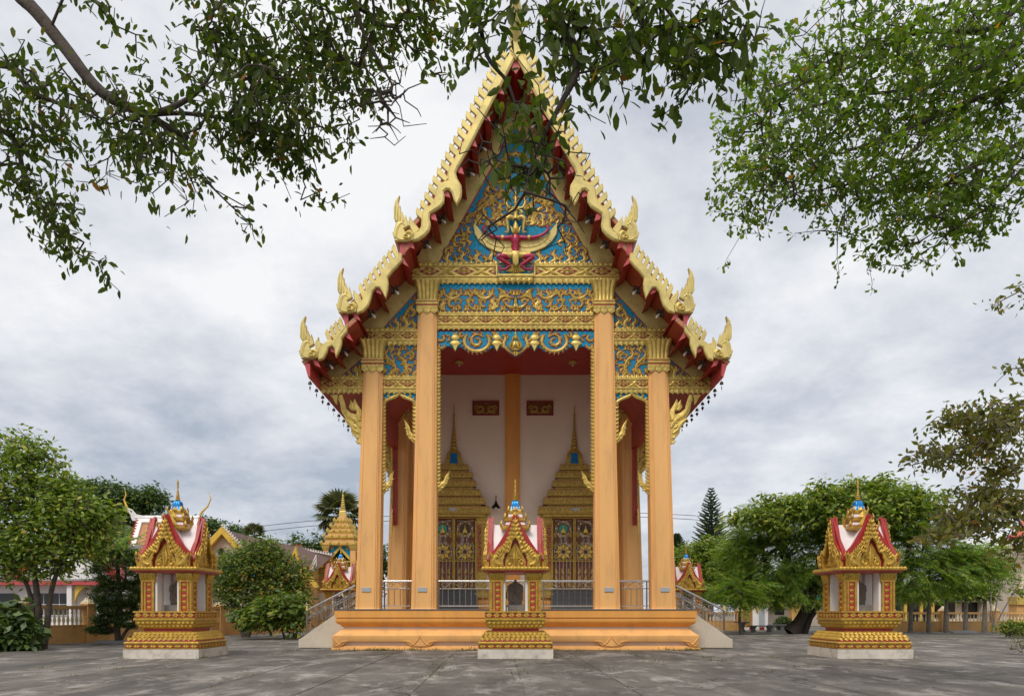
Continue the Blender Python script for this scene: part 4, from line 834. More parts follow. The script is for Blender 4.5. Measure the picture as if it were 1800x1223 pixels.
# ---- door porticoes with stepped crowns
def sqr_t(mb, hw, y, d, b0, b1): mb.box(-hw, hw, -1, d, b0, b1)
for c, s in ((798.5, -1), (1009, 1)):
    M = wm(c, s)
    door = MB(M); door.box(-40, 40, 0, 3, 905, 1040); dr = tb(door, 'door_portico', 'red_dark')
    g = MB(M); rr = MB(M); bl = MB(M)
    tiers = [(64, 893, 905, 24), (55, 877, 889, 21), (47.5, 863, 874, 18), (39, 847, 857, 15), (33.5, 831, 841.5, 12), (25.5, 818, 827, 10)]
    for hw, b0, b1, d in tiers:
        g.box(-hw, hw, 0, d, b0+3, b1); g.box(-hw*.94, hw*.94, 0, d+1, b0+4.5, b1-1.5); rr.box(-hw*.97, hw*.97, 0, d-1, b0-.5, b0+3)
        g.M = M @ Matrix.Translation(Vector((0, d-1, 0))); lotus_row(g, -hw, hw, b0+3.2, 4.6, 5.0, True, 1.2); lotus_row(g, -hw, hw, b1, 0.1, 5, False, .1)
        for i in range(int(hw*2/7)):
            x = -hw+3.5+i*7*(hw*2/7)/max(1, int(hw*2/7)); g.add([(x-2.4, 2, b0+5), (x+2.4, 2, b0+5), (x+2.4, 2, b1-1.5), (x-2.4, 2, b1-1.5), (x, 3.4, (b0+b1)/2+1.5)], [(0, 1, 4), (1, 2, 4), (2, 3, 4), (3, 0, 4)])
        g.M = M; g.box(-hw*.86, hw*.86, 0, d-5, b1, b1+5)
    # bell with blue panel, then ringed spire
    g.loft([[(-h_, 0, z), (h_, 0, z), (h_, d_, z), (-h_, d_, z)] for h_, d_, z in ((17, 9, 818), (15.5, 9, 812), (13, 8, 802), (11.5, 7, 797), (8, 6, 793), (6, 5, 790))])
    bl.loft([[(-h_, 0, z), (h_, 0, z), (h_, d_, z), (-h_, d_, z)] for h_, d_, z in ((7.5, 10.5, 816), (5.6, 9.6, 806), (6, 9.2, 798))])
    prof = []
    for i in range(7):
        z = 790-i*6.2; r_ = 6.4-i*.75; prof += [(r_*.7, z), (r_, z-2), (r_, z-3.4), (r_*.65, z-5)]
    prof += [(1.9, 744), (1.3, 735), (1.9, 731), (.9, 727), (.4, 713)]
    g.M = M @ Matrix.Translation(Vector((0, 5, 0))); g.loft([[(r*math.cos(2*math.pi*i/10), r*math.sin(2*math.pi*i/10), z) for i in range(10)] for r, z in prof]); g.M = M
    # carved pilasters beside the opening
    for q in (-1, 1):
        g.box(q*39, q*57, 0, 8, 914, 1046); g.box(q*37.5, q*58.5, 0, 10, 905, 914.5); g.box(q*38, q*59, 0, 10, 1032, 1037); g.box(q*37, q*60, 0, 12, 1042, 1050)
        rr.box(q*41.5, q*48, 0, 8.6, 922, 1005)
        for i in range(11): scroll(g, q*(44.8+(1 if i % 2 else -1)*.8), 926+i*7.6, 3.4, i*2.4, .9, 1.7, .9, 8.6, 2, 1 if i % 2 else -1)
        for i in range(12): g.add([(q*50, 8, 920+i*7), (q*56, 8, 920+i*7), (q*56, 8, 926+i*7), (q*50, 8, 926+i*7), (q*53, 9.6, 923+i*7)], [(0, 1, 4), (1, 2, 4), (2, 3, 4), (3, 0, 4)])
    bl.prism([(46, 995), (52, 992), (50, 1002)], 8, 10); bl.prism([(42, 1006), (50, 1000), (45, 1010)], 8, 10)
    tb(g, 'stepped_crown', 'gold_dark', dr, 35); tb(rr, 'red_trim', 'red', dr); tb(bl, 'blue_glaze', 'blue_bell', dr, kind='stuff')
    pq = MB(M); pq.box(-6, 7, 20, 25.6, 896, 901); tb(pq, 'plaque', 'plaque', dr)
    # painted leaves behind, metal gate in front
    for q in (-1, 1):
        lf = MB(M); lf.box(q*1, q*38, 3, 4, 914, 1036); d_ = tb(lf, 'door_leaf', 'door_gold', dr)
        gt = MB(M)
        for i in range(9): flame(gt, q*(8+(i % 3)*11), 1032-(i//3)*12, 11, q*.2, q, 1, 4, False)
        for i in range(12): flame(gt, q*(7+(i % 4)*9), 984-(i//4)*20, 13, -q*.3, q, 1, 4, False)
        tb(gt, 'door_painting', 'gold_dark', dr, kind='stuff')
        gt = MB(M)
        def bar(x0, y0, x1, y1, w=.5): gt.tube([(x0, 9, y0), (x1, 9, y1)], w, 4)
        fr_ = MB(M)
        for x in (1.2, 38.3): fr_.box(q*x-.9, q*x+.9, 8, 10, 911, 1036)
        for y_ in (911.5, 986, 1035): fr_.box(*sorted((q*1, q*38.3)), 8, 9.8, y_-.8, y_+.8)
        tb(fr_, 'gate_frame', 'gold_dark', dr)
        for i in range(1, 6): bar(q*(1+i*6.2), 986, q*(1+i*6.2), 1035, .32)
        cx = q*19.5
        ring = lambda r, cy, w: gt.tube([(cx+r*math.cos(a), 9, cy+r*math.sin(a)) for a in np.linspace(0, 2*math.pi, 21)], w*.8, 4, False)
        ring(13.5, 930, .55); ring(10.8, 930, .45); ring(15.6, 970, .6); ring(4, 970, .7)
        for j in range(3):
            w_ = 5+j*3.6
            for e in (-1, 1): gt.tube([(cx+e*w_*.9, 9, 941-j), (cx+e*(w_*.45), 9, 948), (cx+e*(w_*.7), 9, 955), (cx+e*(w_+1.5), 9, 961)], .4, 4)
            for e in (-1, 1): gt.tube([(cx+e*w_*.9, 9, 918), (cx+e*(w_+3), 9, 914)], .4, 4)
        for j in range(8): a = j*math.pi/4+math.pi/8; bar(cx+4*math.cos(a), 970+4*math.sin(a), cx+15.6*math.cos(a), 970+15.6*math.sin(a), .35)
        tb(gt, 'gate_grille', 'steel', dr)
        gp = MB(M)
        for j in range(8):
            a = j*math.pi/4; ca, sa = math.cos(a), math.sin(a)
            gp.add([(cx+3.6*ca, 9.5, 970+3.6*sa), (cx+9*ca-3.1*sa, 9.5, 970+9*sa+3.1*ca), (cx+15.2*ca, 9.5, 970+15.2*sa), (cx+9*ca+3.1*sa, 9.5, 970+9*sa-3.1*ca), (cx+9*ca, 10.6, 970+9*sa)], [(0, 1, 4), (1, 2, 4), (2, 3, 4), (3, 0, 4)])
            gp.box(cx+12.1*ca-1.1, cx+12.1*ca+1.1, 9.4, 10, 930+12.1*sa-1.1, 930+12.1*sa+1.1)
        gp.prism([(cx-4, 937), (cx+4, 937), (cx+3, 933), (cx+1, 930), (cx, 922), (cx-1, 930), (cx-3, 933)], 9.4, 10.2)
        tb(gp, 'gate_flower', 'yellow_trim', dr, kind='stuff')
        gm = MB(M); gm.prism([(cx+8*math.cos(a), 930+8*math.sin(a)) for a in np.linspace(0, 2*math.pi, 17)[:-1]], 9.0, 9.4); tb(gm, 'medallion', 'green_paint' if q*s < 0 else 'bronze', dr)
    # granite steps
    for i in range(4):
        st = MB(M); z0 = 1037.5+i*8.2; st.box(-40-i*.6, 40+i*.6, 0, 9+i*9, z0+.5, 1071); st.box(-41-i*.6, 41+i*.6, 0, 10+i*9, z0-.6, z0+.7); tb(st, 'door_step', 'granite', dr)

# ------------------------------------------------------------------ bells hanging from the eaves
first = None
bell_lab = {}
for s in (-1, 1):
    xe = XC+s*(906.5-540.5)*YB/F; ze = zpx(662.5, YB)
    for i in range(9):
        y = YB+.35+i*1.0
        if first is None:
            b_ = thing('wind_bell', 'x', 'bell', (xe, y, ze)); mb = MB(); mb.tube([(0, 0, .02), (0, 0, -.16)], .012, 5); mb.lathe([(.03, -.14), (.09, -.17), (.125, -.24), (.14, -.33), (.15, -.36), (.12, -.36)], 10); body = mb.build('bell_body', 'bronze', b_, 50)
            mb = MB(); mb.tube([(0, 0, -.3), (0, 0, -.5)], .008, 4); mb.prism([(0, -.48), (.05, -.5), (.11, -.56), (.12, -.63), (.05, -.74), (0, -.84), (-.05, -.74), (-.12, -.63), (-.11, -.56), (-.05, -.5)], -.008, .008); mb.build('clapper_leaf', 'bronze', b_); first = b_; cc = b_
        else: cc = copy_tree(first)
        cc.scale = (.55, .55, .55); cc.location = (xe, y, ze+.01); cc.rotation_euler = (0, 0, random.uniform(-1.4, 1.4)); cc['category'] = 'bell'; cc['group'] = 'bronze wind bells along the temple eaves'
        cc['label'] = 'small bronze wind bell under the %s temple eave, %s' % ('left' if s < 0 else 'right', 'nearest the front corner' if i == 0 else '%s from the front corner' % ('second', 'third', 'fourth', 'fifth', 'sixth', 'seventh', 'eighth', 'ninth', 'tenth')[i-1])

# ------------------------------------------------------------------ steel railings on the platform
def railing(name, label, x0, x1, y, post=(0, 1), scrolls=True):
    r = thing(name, label, 'railing', ((x0+x1)/2, y, ZP), 0, 'steel railings of the temple platform'); w = (x1-x0)/2; h = 1.20
    def part(nm, fn, mat='steel'): mb = MB(); fn(mb); return mb.build(nm, mat, r, 50)
    part('top_rail', lambda m: m.tube([(-w-.02, 0, h), (w+.02, 0, h)], .045, 8)); part('middle_rail', lambda m: m.tube([(-w, 0, h-.32), (w, 0, h-.32)], .025, 6)); part('bottom_rail', lambda m: m.tube([(-w, 0, .14), (w, 0, .14)], .025, 6))
    n = max(3, round(2*w/.25)); np_ = 2 if w < 1.5 else 4
    for i in range(np_): x = -w+.08+(2*w-.16)*i/(np_-1); part('post', lambda m: m.tube([(x, 0, 0), (x, 0, h)], .035, 6), 'steel_dark')
    for i in range(1, n): x = -w+2*w*i/n; part('baluster', lambda m: m.tube([(x, 0, .14), (x, 0, h-.32)], .016, 5), 'steel_dark')
    def sc_(m):
        m.M = Matrix(((1, 0, 0, 0), (0, 1, 0, -.01), (0, 0, 1, h-.16), (0, 0, 0, 1))); k = max(1, round(2*w/1.3))
        for i in range(k):
            c = -w+2*w*(i+.5)/k
            for q in (-1, 1):
                m.tube([(c+q*x, 0, z) for x, z in ((.02, .11), (.14, .02), (.3, -.1), (.42, -.05), (.44, .06), (.36, .09), (.33, .02))], .014, 4); m.tube([(c+q*x, 0, z) for x, z in ((.2, -.04), (.22, .08), (.30, .1))], .012, 4)
    part('scroll_work', sc_); return r
yR = 31.35
railing('platform_railing', 'long steel railing across the central bay between the inner orange columns', xu(-140, yR), xu(146, yR), yR+.3)
for s, nm in ((-1, 'left'), (1, 'right')): railing('platform_railing', 'short steel railing closing the narrow bay between the two %s orange columns' % nm, *sorted((xu(236, yR, s), xu(184, yR, s))), yR+.3)

# side stairs with cheek walls, steps and sloping railings (walk down away from the platform)
for s, nm in ((-1, 'left'), (1, 'right')):
    st = thing('side_stair', 'pale concrete side stair with sloping cheek walls on the %s side of the temple platform' % nm, 'stair', (XC+s*8.3, 33.5, 0))
    ox, oy = XC+s*8.3, 33.5
    def stp(mb, n_, mat, **k): mb.v = [(x-ox, y-oy, z) for x, y, z in mb.v]; return mb.build(n_, mat, st, **k)
    x0 = XC+s*7.3; x1 = XC+s*9.38
    for yw in (31.95, 35.2):
        mb = MB(); mb.prism([(x0, 0), (x1, 0), (x1, .36), (XC+s*9.25, .42), (XC+s*7.72, 1.50), (x0, 1.6)], yw+.28, yw, .02); stp(mb, 'cheek_wall', 'cheek')
    for i in range(8): mb = MB(); xa = x0+s*(.25*(i+1)); mb.box(min(x0, xa), max(x0, xa), 32.23, 35.2, 1.67-.19*(i+1), 1.67-.19*i); stp(mb, 'stair_step', 'cheek')
    for yw, lab in ((32.1, 'near'), (35.3, 'far')):
        r = thing('stair_railing', 'sloping steel railing with scroll work on the %s cheek wall of the %s side stair' % (lab, nm), 'railing', (XC+s*8.3, yw, 0), 0, 'sloping steel stair railings')
        def part(nmm, fn, mat='steel'): mb = MB(); fn(mb); mb.v = [(x-(XC+s*8.3), y-yw, z) for x, y, z in mb.v]; return mb.build(nmm, mat, r, 50)
        xa, xb = XC+s*6.95, XC+s*9.05; za, zb = 2.70, 1.62; base_a, base_b = 1.67, .50
        L = lambda t, k=0: (xa+(xb-xa)*t, yw, za+(zb-za)*t-k)
        part('top_rail', lambda m: m.tube([L(0), L(1)], .045, 8)); part('middle_rail', lambda m: (m.tube([L(0, .30), L(1, .30)], .028, 6), m.tube([L(0, .38), L(1, .38)], .028, 6))); part('bottom_rail', lambda m: m.tube([L(0, .95), L(1, .95)], .028, 6))
        for t in (0.12, .55, 1.0): part('post', lambda m: m.tube([(L(t)[0], yw, 1.55-1.08*t-.1 if t < 1 else .42), L(t, 0)], .05 if t == 1 else .035, 8), 'steel_dark')
        part('post_cap', lambda m: m.lathe([(.055, zb), (.06, zb+.06), (.03, zb+.09), (.055, zb+.13), (.01, zb+.2)], 8, xb, yw), 'yellow_trim')
        for i in range(1, 12):
            t = i/12; part('baluster', lambda m: m.tube([L(t, .95), L(t, .38)], .016, 5), 'steel_dark')
        def sc2(m):
            for i in range(4):
                t = .16+i*.22; c = L(t, .15); m.tube([(c[0]+s*x, yw, c[2]+z-(x*.51)) for x, z in ((-.2, .08), (-.08, -.08), (.05, .0), (.12, .08), (.2, 0), (.14, -.06), (.1, 0))], .015, 4)
        part('scroll_work', sc2)
# ------------------------------------------------------------------ boundary-stone shrines
def gable_tri(b, top, base, hw, y0, y1): b.prism([(-hw, base), (hw, base), (0, top)], y0, y1)
def make_shrine():
    s = thing('boundary_shrine', 'x', 'shrine')
    B = lambda mb, n, m, sm=None, p=None: mb.build(n, m, p or s, sm)
    rp = lambda *pr: [(h, z) for h, z in pr]
    mb = MB(); mb.sq(rp((1.27, -.1), (1.27, .31), (1.1, .31))); pl = B(mb, 'plinth', 'plinth')
    base_g = MB(); base_g.sq(rp((1.1, .305), (1.17, .31), (1.25, .33), (1.25, .345), (1.22, .35), (1.22, .45), (1.25, .455), (1.25, .47))); base_g.sq(rp((1.255, .49), (1.265, .52), (1.22, .565)))
    base_g.sq(rp((.99, .835), (.97, .865), (.90, .885), (.86, .90), (.5, .9)))
    base_g.sq(rp((.5, 1.0), (.86, 1.0), (.90, 1.02), (.98, 1.16), (1.0, 1.26), (1.0, 1.275))); base_g.sq(rp((.9, 1.275), (1.04, 1.285), (1.04, 1.345), (1.0, 1.36), (1.0, 1.53), (1.05, 1.54), (1.05, 1.59), (.9, 1.595)))
    bas = B(base_g, 'base_mouldings', 'gold_rich')
    r = MB(); r.sq(rp((1.19, .58), (1.17, .64), (1.03, .80), (.98, .835), (.5, .84))); r.sq(rp((1.228, .352), (1.228, .448))); r.sq(rp((1.2, .47), (1.2, .49))); r.sq(rp((1.2, .565), (1.2, .585))); r.sq(rp((.80, .89), (.80, 1.01))); r.sq(rp((1.012, 1.37), (1.012, 1.525))); B(r, 'red_bands', 'red', None, bas)
    orn = MB(); 
    for i in range(4):
        RZ = Matrix.Rotation(i*math.pi/2, 4, 'Z')
        def face(hw): return RZ @ Matrix(((1, 0, 0, 0), (0, -1, 0, -hw), (0, 0, 1, 0), (0, 0, 0, 1)))
        def flowers(hw, zc_, hh, n):
            orn.M = face(hw); p = 2*hw/n
            for k in range(n):
                c = -hw+(k+.5)*p
                for a, (rx, ry) in ((0, (.46, 0)), (math.pi, (.46, 0))):
                    sg = math.cos(a); orn.ribbon([(c, zc_), (c+sg*p*.2, zc_), (c+sg*p*.44, zc_)], [hh*.3, hh*.75, 0], .03, 0, 4)
                for q in (-1, 1):
                    for e in (-1, 1): orn.ribbon([(c, zc_), (c+q*p*.12, zc_+e*hh*.35), (c+q*p*.24, zc_+e*hh*.48)], [hh*.2, hh*.42, 0], .03, 0, 4)
        flowers(1.23, .40, .105, 9); flowers(1.014, 1.447, .155, 8)
        # chevron leaves on the slope
        for k in range(14):
            t0 = -1.0+2.0*(k+.5)/14
            for q, (za, ha) in enumerate(((.61, 1.185), (.70, 1.12), (.79, 1.04))):
                M0 = RZ @ Matrix.Translation(Vector((t0*ha+(q % 2)*.04, -ha, za))) @ Matrix.Rotation(R(-42), 4, 'X'); orn.M = M0
                orn.add([(-.07, -.01, .12), (.07, -.01, .12), (.085, -.02, .04), (0, -.03, -.055), (-.085, -.02, .04), (0, -.075, .06)], [(0, 1, 5), (1, 2, 5), (2, 3, 5), (3, 4, 5), (4, 0, 5)])
        for k in range(13):
            t0 = -1.0+2.0*(k+.5)/13
            for q, (za, ha) in enumerate(((1.07, .925), (1.17, .985))):
                orn.M = RZ @ Matrix.Translation(Vector((t0*ha+(q % 2)*.035, -ha, za))) @ Matrix.Rotation(R(22), 4, 'X')
                orn.add([(-.06, 0, -.05), (.06, 0, -.05), (.06, -.01, .05), (0, 0, .08), (-.06, -.01, .05), (0, -.04, .01)], [(0, 1, 5), (1, 2, 5), (2, 3, 5), (3, 4, 5), (4, 0, 5)])
    B(orn, 'leaf_carving', 'gold_rich', None, bas)['kind'] = 'stuff'
    # corner pillars, each an L of two carved faces
    for cx in (-1, 1):
        for cy in (-1, 1):
            p = MB(); p.M = Matrix(((cx, 0, 0, 0), (0, cy, 0, 0), (0, 0, 1, 0), (0, 0, 0, 1)))
            p.box(.44, .84, .44, .84, 1.59, 2.60); p.box(.80, .86, .80, .86, 1.59, 2.6)
            for q in range(2):
                p.M = Matrix(((cx, 0, 0, 0), (0, cy, 0, 0), (0, 0, 1, 0), (0, 0, 0, 1))) @ (Matrix() if q == 0 else Matrix(((0, 1, 0, 0), (1, 0, 0, 0), (0, 0, 1, 0), (0, 0, 0, 1))))
                for a0, a1 in ((.40, .49), (.60, .66), (.78, .86)) if False else ((.42, .50), (.70, .76), (.79, .86)): 
                    p.box(a0, a1, .84, .865, 1.59, 2.60)
                    for k in range(12): p.box(a0+.012, a1-.012, .86, .88, 1.61+k*.083, 1.66+k*.083)
                for k in range(5):
                    z = 1.66+k*.195; c = .60
                    p.add([(c-.07, .845, z+.10), (c+.07, .845, z+.10), (c+.06, .86, z+.02), (c, .85, z-.05), (c-.06, .86, z+.02), (c, .90, z+.05)], [(0, 1, 5), (1, 2, 5), (2, 3, 5), (3, 4, 5), (4, 0, 5)])
                for k in range(7): a = .40+k*.075; p.add([(a-.035, .85, 2.60), (a+.035, .85, 2.60), (a+.05, .93, 2.86), (a, .95, 2.90), (a-.05, .93, 2.86), (a, .92, 2.7)], [(0, 1, 5), (1, 2, 5), (2, 3, 5), (3, 4, 5), (4, 0, 5)])
            p.M = Matrix(((cx, 0, 0, 0), (0, cy, 0, 0), (0, 0, 1, 0), (0, 0, 0, 1)))
            p.loft([[(a, a, z) if False else q_ for q_ in [(.40-d, .40-d, z), (.86+d, .40-d, z), (.86+d, .86+d, z), (.40-d, .86+d, z)]] for d, z in ((0, 2.58), (.02, 2.60), (.02, 2.64), (-.01, 2.66), (.06, 2.89))])
            pi = p.build('pillar', 'gold_rich', s)
            p = MB(); p.M = Matrix(((cx, 0, 0, 0), (0, cy, 0, 0), (0, 0, 1, 0), (0, 0, 0, 1)))
            p.box(.505, .695, .45, .848, 1.6, 2.58); p.box(.45, .848, .505, .695, 1.6, 2.58); p.box(.765, .785, .5, .846, 1.6, 2.58); p.box(.5, .846, .765, .785, 1.6, 2.58); p.build('red_panel', 'red', pi)
            p = MB(); p.M = Matrix(((cx, 0, 0, 0), (0, cy, 0, 0), (0, 0, 1, 0), (0, 0, 0, 1))); p.box(.34, .42, .34, .80, 1.595, 2.95); p.box(.34, .80, .34, .42, 1.595, 2.95); p.build('inner_jamb', 'white', pi)
    mb = MB(); mb.sq(rp((.7, 2.9), (1.02, 2.91), (1.08, 2.97), (.9, 3.1))); B(mb, 'eave_soffit', 'red_pink'); mb = MB(); mb.sq(rp((1.06, 2.965), (1.13, 3.0), (1.14, 3.05), (1.09, 3.09), (.8, 3.1)))
    for i in range(4):
        RZ = Matrix.Rotation(i*math.pi/2, 4, 'Z')
        for k in range(19):
            mb.M = RZ @ Matrix.Translation(Vector((-1.08+k*.12, -1.13, 3.03))); mb.add([(-.05, 0, -.06), (.05, 0, -.06), (.055, 0, .03), (0, .02, .075), (-.055, 0, .03), (0, -.035, 0)], [(0, 1, 5), (1, 2, 5), (2, 3, 5), (3, 4, 5), (4, 0, 5)])
    mb.M = Matrix(); ev = B(mb, 'eave_moulding', 'gold_rich')
    # cruciform white roof with gables on four sides
    rf = MB()
    for i in range(2):
        rf.M = Matrix.Rotation(i*math.pi/2, 4, 'Z'); rf.prism([(-.80, 3.1), (.80, 3.1), (.80, 3.25), (0.03, 4.62), (-0.03, 4.62), (-.80, 3.25)], -.80, .80)
    rf.M = Matrix(); roof = B(rf, 'roof', 'white_roof')
    for i in range(4):
        RZ = Matrix.Rotation(i*math.pi/2, 4, 'Z')
        rd = MB(RZ @ Matrix(((1, 0, 0, 0), (0, -1, 0, 0), (0, 0, 1, 0), (0, 0, 0, 1))))
        gd = MB(rd.M.copy())
        def arch(w, top, base, th, d0, d1, tgt, bev=.015):
            # pointed gable frame with flared feet; opening has a cusped arch
            o = [(0, top), (.16*w, top-.40), (.36*w, top-.86), (.60*w, base+.62), (.82*w, base+.40), (.92*w, base+.34), (w, base+.22), (.98*w, base)]
            inn = [(.50*w, base), (.52*w, base+.20), (.46*w, base+.30), (.47*w, base+.36), (.36*w, base+.50), (.22*w, base+.72), (0, base+.98)]
            poly = o+inn+[(-a, b) for a, b in inn[::-1][1:]]+[(-a, b) for a, b in o[::-1][:-1]]
            tgt.prism(poly, d0, d1, bev)
            for sg in (-1, 1):
                pts = [(sg*a, b-.02) for a, b in o]; C = crom(pts[:6], 15)
                for k in range(1, 15): tgt.M, M0 = tgt.M, tgt.M; tgt.ribbon([(C[k][0]-sg*.05, C[k][1]-.06), (C[k][0]+sg*.01, C[k][1]-.01), (C[k][0]+sg*.035, C[k][1]+.06)], [.09, .10, 0], .04, d1-.005, 4)
                tgt.ribbon([(sg*a*.80, b-.08) for a, b in o[1:5]], [.05]*4, .035, d1, 8)
                # naga head foot
                tgt.ribbon([(sg*.62*w, base+.06), (sg*.80*w, base+.10), (sg*.90*w, base+.22), (sg*.80*w, base+.34), (sg*.70*w, base+.26)], [.10, .16, .16, .12, .03], .05, d1, 10)
                for k in range(3): tgt.ribbon([(sg*(.84+.05*k)*w, base+.12+.1*k), (sg*(.95+.04*k)*w, base+.20+.1*k), (sg*(.98+.02*k)*w, base+.36+.08*k)], [.07, .07, 0], .04, d1, 5)
        rd.prism([(-.80, 3.1), (.80, 3.1), (.90, 3.42), (.55, 3.92), (0, 4.86), (-.55, 3.92), (-.90, 3.42)], .80, .90); B(rd, 'gable_back', 'red', None, roof)
        arch(.86, 4.80, 3.1, .1, .90, .99, gd); 
        # second, lower gable in front
        arch(.80, 4.52, 3.1, .1, .99, 1.06, gd)
        # side strips down the roof edge (outer bai raka) with tips
        gd.prism([(-.34, 3.1), (.34, 3.1), (.35, 3.28), (.28, 3.46), (.16, 3.68), (0, 3.9), (-.16, 3.68), (-.28, 3.46), (-.35, 3.28)], .88, .93)
        for sg in (-1, 1):
            scroll(gd, sg*.22, 3.24, .10, 1.5, 1.0, .07, .05, .93, 4, sg, .3)
            scroll(gd, sg*.12, 3.42, .07, 1.5, .9, .05, .05, .93, 3, -sg, .3)
        gd.ribbon([(0, 3.15), (0, 3.4), (0, 3.62), (0, 3.9)], [.10, .22, .14, 0], .08, .93, 8)
        B(gd, 'gable', 'gold_rich', None, roof)
        # verge boards seen edge-on above the roof slopes
        vb = MB(RZ)
        for sg in (-1, 1):
            for y, lift, wd in ((-.97, .16, .06), (-.82, .20, .06)):
                o_ = [(0, 4.80), (.14, 4.42), (.31, 3.96), (.52, 3.74), (.71, 3.52), (.80, 3.46), (.88, 3.30)]; e_ = .035 if y < -.9 else .07; vb.prism([(sg*(a+e_*.8), b+e_*1.6) for a, b in o_]+[(sg*(a-.06), b-.08) for a, b in o_[::-1]], y+wd, y)
        B(vb, 'verge_board', 'red', None, roof)
    # stepped crown with corner flames
    cr = MB(); cw = MB()
    for hw, z in ((.50, 4.46), (.37, 4.74), (.25, 5.0)):
        cr.sq(rp((hw*.86, z-.06), (hw, z), (hw, z+.07), (hw*.9, z+.09))); cw.sq(rp((hw*.72, z+.08), (hw*.62, z+.25)))
        for i in range(4):
            M = Matrix.Rotation(i*math.pi/2, 4, 'Z'); cr.M = M @ Matrix(((1, 0, 0, 0), (0, -1, 0, -hw), (0, 0, 1, 0), (0, 0, 0, 1)))
            cr.add([(-.10*hw/.3, 0, z+.04), (.10*hw/.3, 0, z+.04), (.13*hw/.3, 0, z+.12), (0, 0, z+.34*hw/.37), (-.13*hw/.3, 0, z+.12), (0, .06, z+.12)], [(0, 1, 5), (1, 2, 5), (2, 3, 5), (3, 4, 5), (4, 0, 5)])
            cr.ribbon([(hw-.03, z+.05), (hw+.01, z+.14), (hw-.01, z+.26)], [.06, .07, 0], .05, -.03, 5); cr.ribbon([(-hw+.03, z+.05), (-hw-.01, z+.14), (-hw+.01, z+.26)], [.06, .07, 0], .05, -.03, 5)
            cr.M = Matrix()
    cr.sq(rp((.2, 5.1), (.17, 5.16)))
    crown = B(cr, 'stepped_crown', 'gold_rich'); B(cw, 'crown_steps', 'white_roof', None, crown)
    rr = MB(); 
    for hw, z in ((.50, 4.52), (.37, 4.8)): rr.sq(rp((hw*.84, z), (hw*.84, z+.06)))
    B(rr, 'red_trim', 'red', None, crown)
    bl = MB(); bl.loft([fluted(h, 0, 0, z, .10, 3) for h, z in ((.175, 5.14), (.16, 5.18), (.135, 5.30), (.125, 5.40), (.09, 5.46), (.05, 5.48))]); B(bl, 'blue_bell', 'blue_bell', 50)
    sp = MB(); pr = []
    for i in range(5): z = 5.48+i*.075; r_ = .085-i*.012; pr += [(r_*.65, z), (r_, z+.02), (r_, z+.045), (r_*.6, z+.065)]
    pr += [(.022, 5.88), (.035, 5.98), (.022, 6.03), (.04, 6.08), (.03, 6.14), (.002, 6.26)]; sp.lathe(pr, 10); B(sp, 'spire', 'gold_rich', 50)
    return s
def make_sema():
    s = thing('sema_stone', 'x', 'boundary stone', (0, 0, 0)); mb = MB(); mb.box(-.36, .36, -.26, .26, 0, .21); mb.build('pedestal', 'stone', s)
    o = [(.24, 0), (.24, .12), (.27, .2), (.26, .42), (.29, .50), (.28, .66), (.19, .74), (.10, .78), (.05, .86), (0, .90)]; z = .21
    mb = MB(Matrix(((1, 0, 0, 0), (0, -1, 0, 0), (0, 0, 1, z), (0, 0, 0, 1)))); mb.prism(o+[(-a, b) for a, b in o[::-1][1:]], -.06, .06, .015)
    scroll(mb, 0, .50, .17, 1.6, .95, .05, .025, .06, 6); scroll(mb, 0, .5, .07, 0, .9, .03, .02, .06, 0)
    for q in (-1, 1): mb.ribbon([(q*.04, .1), (q*.16, .22), (q*.06, .34)], [.03, .05, .02], .02, .06, 8)
    mb.ribbon([(-.2, .1), (0, .06), (.2, .1)], [.03, .03, .03], .02, .06, 6); mb.build('stone_slab', 'stone_brown', s); return s
shr = make_shrine(); sem = make_sema()
spots = [(-11.78, 26.07, 'gold and red boundary shrine on the left of the court, beside the clipped tree', 'left front shrine'), (XC-.04, 26.07, 'gold and red boundary shrine standing in front of the middle of the temple porch', 'central shrine'), (12.19, 26.07, 'gold and red boundary shrine on the right of the court before the feathery trees', 'right front shrine'),
         (-11.8, 51.0, 'distant boundary shrine behind the left stair railing, below the bell tower', 'distant left shrine'), (12.0, 51.0, 'distant boundary shrine half hidden behind the right outer temple column', 'distant right shrine')]
for i, (x, y, lab, wh) in enumerate(spots):
    a = shr if i == 0 else copy_tree(shr); b_ = sem if i == 0 else copy_tree(sem)
    a.location = (x, y, 0); a['label'] = lab; a['category'] = 'shrine'; a['group'] = 'gilded boundary shrines around the temple'
    b_.location = (x, y, 1.595); b_['label'] = 'leaf-shaped carved grey boundary stone standing inside the '+wh; b_['category'] = 'boundary stone'; b_['group'] = 'carved stones inside the shrines'
of = MB(); of.tube([(0, 0, 0), (0, 0, .13)], .014, 6); o = of.build('candle', 'candle'); o.location = (-.16, 25.27, 1.595); tag(o, 'small white candle in front of the stone in the central shrine', 'candle')
V, Q = scatter(LEAF_DIA[0], LEAF_DIA[1], frames(rng.normal(0, 1, (14, 3))*[1, 1, .2], np.array([[0, 0, 1.]]*14)+rng.normal(0, .3, (14, 3))), rng.uniform(.06, .11, 14), np.stack([rng.uniform(-.05, .18, 14), rng.uniform(-.07, .07, 14)-.0, rng.uniform(.02, .07, 14)], 1))
o = np_mesh('dry_offering', V, Q, 'dry_leaf', label='small heap of dry brown offering leaves beside the candle in the central shrine', category='offering') if False else np_mesh('dry_offering', V, Q, 'dry_leaf'); o.location = (.06, 25.3, 1.595); tag(o, 'small heap of dry brown offering leaves beside the candle in the central shrine', 'offering')

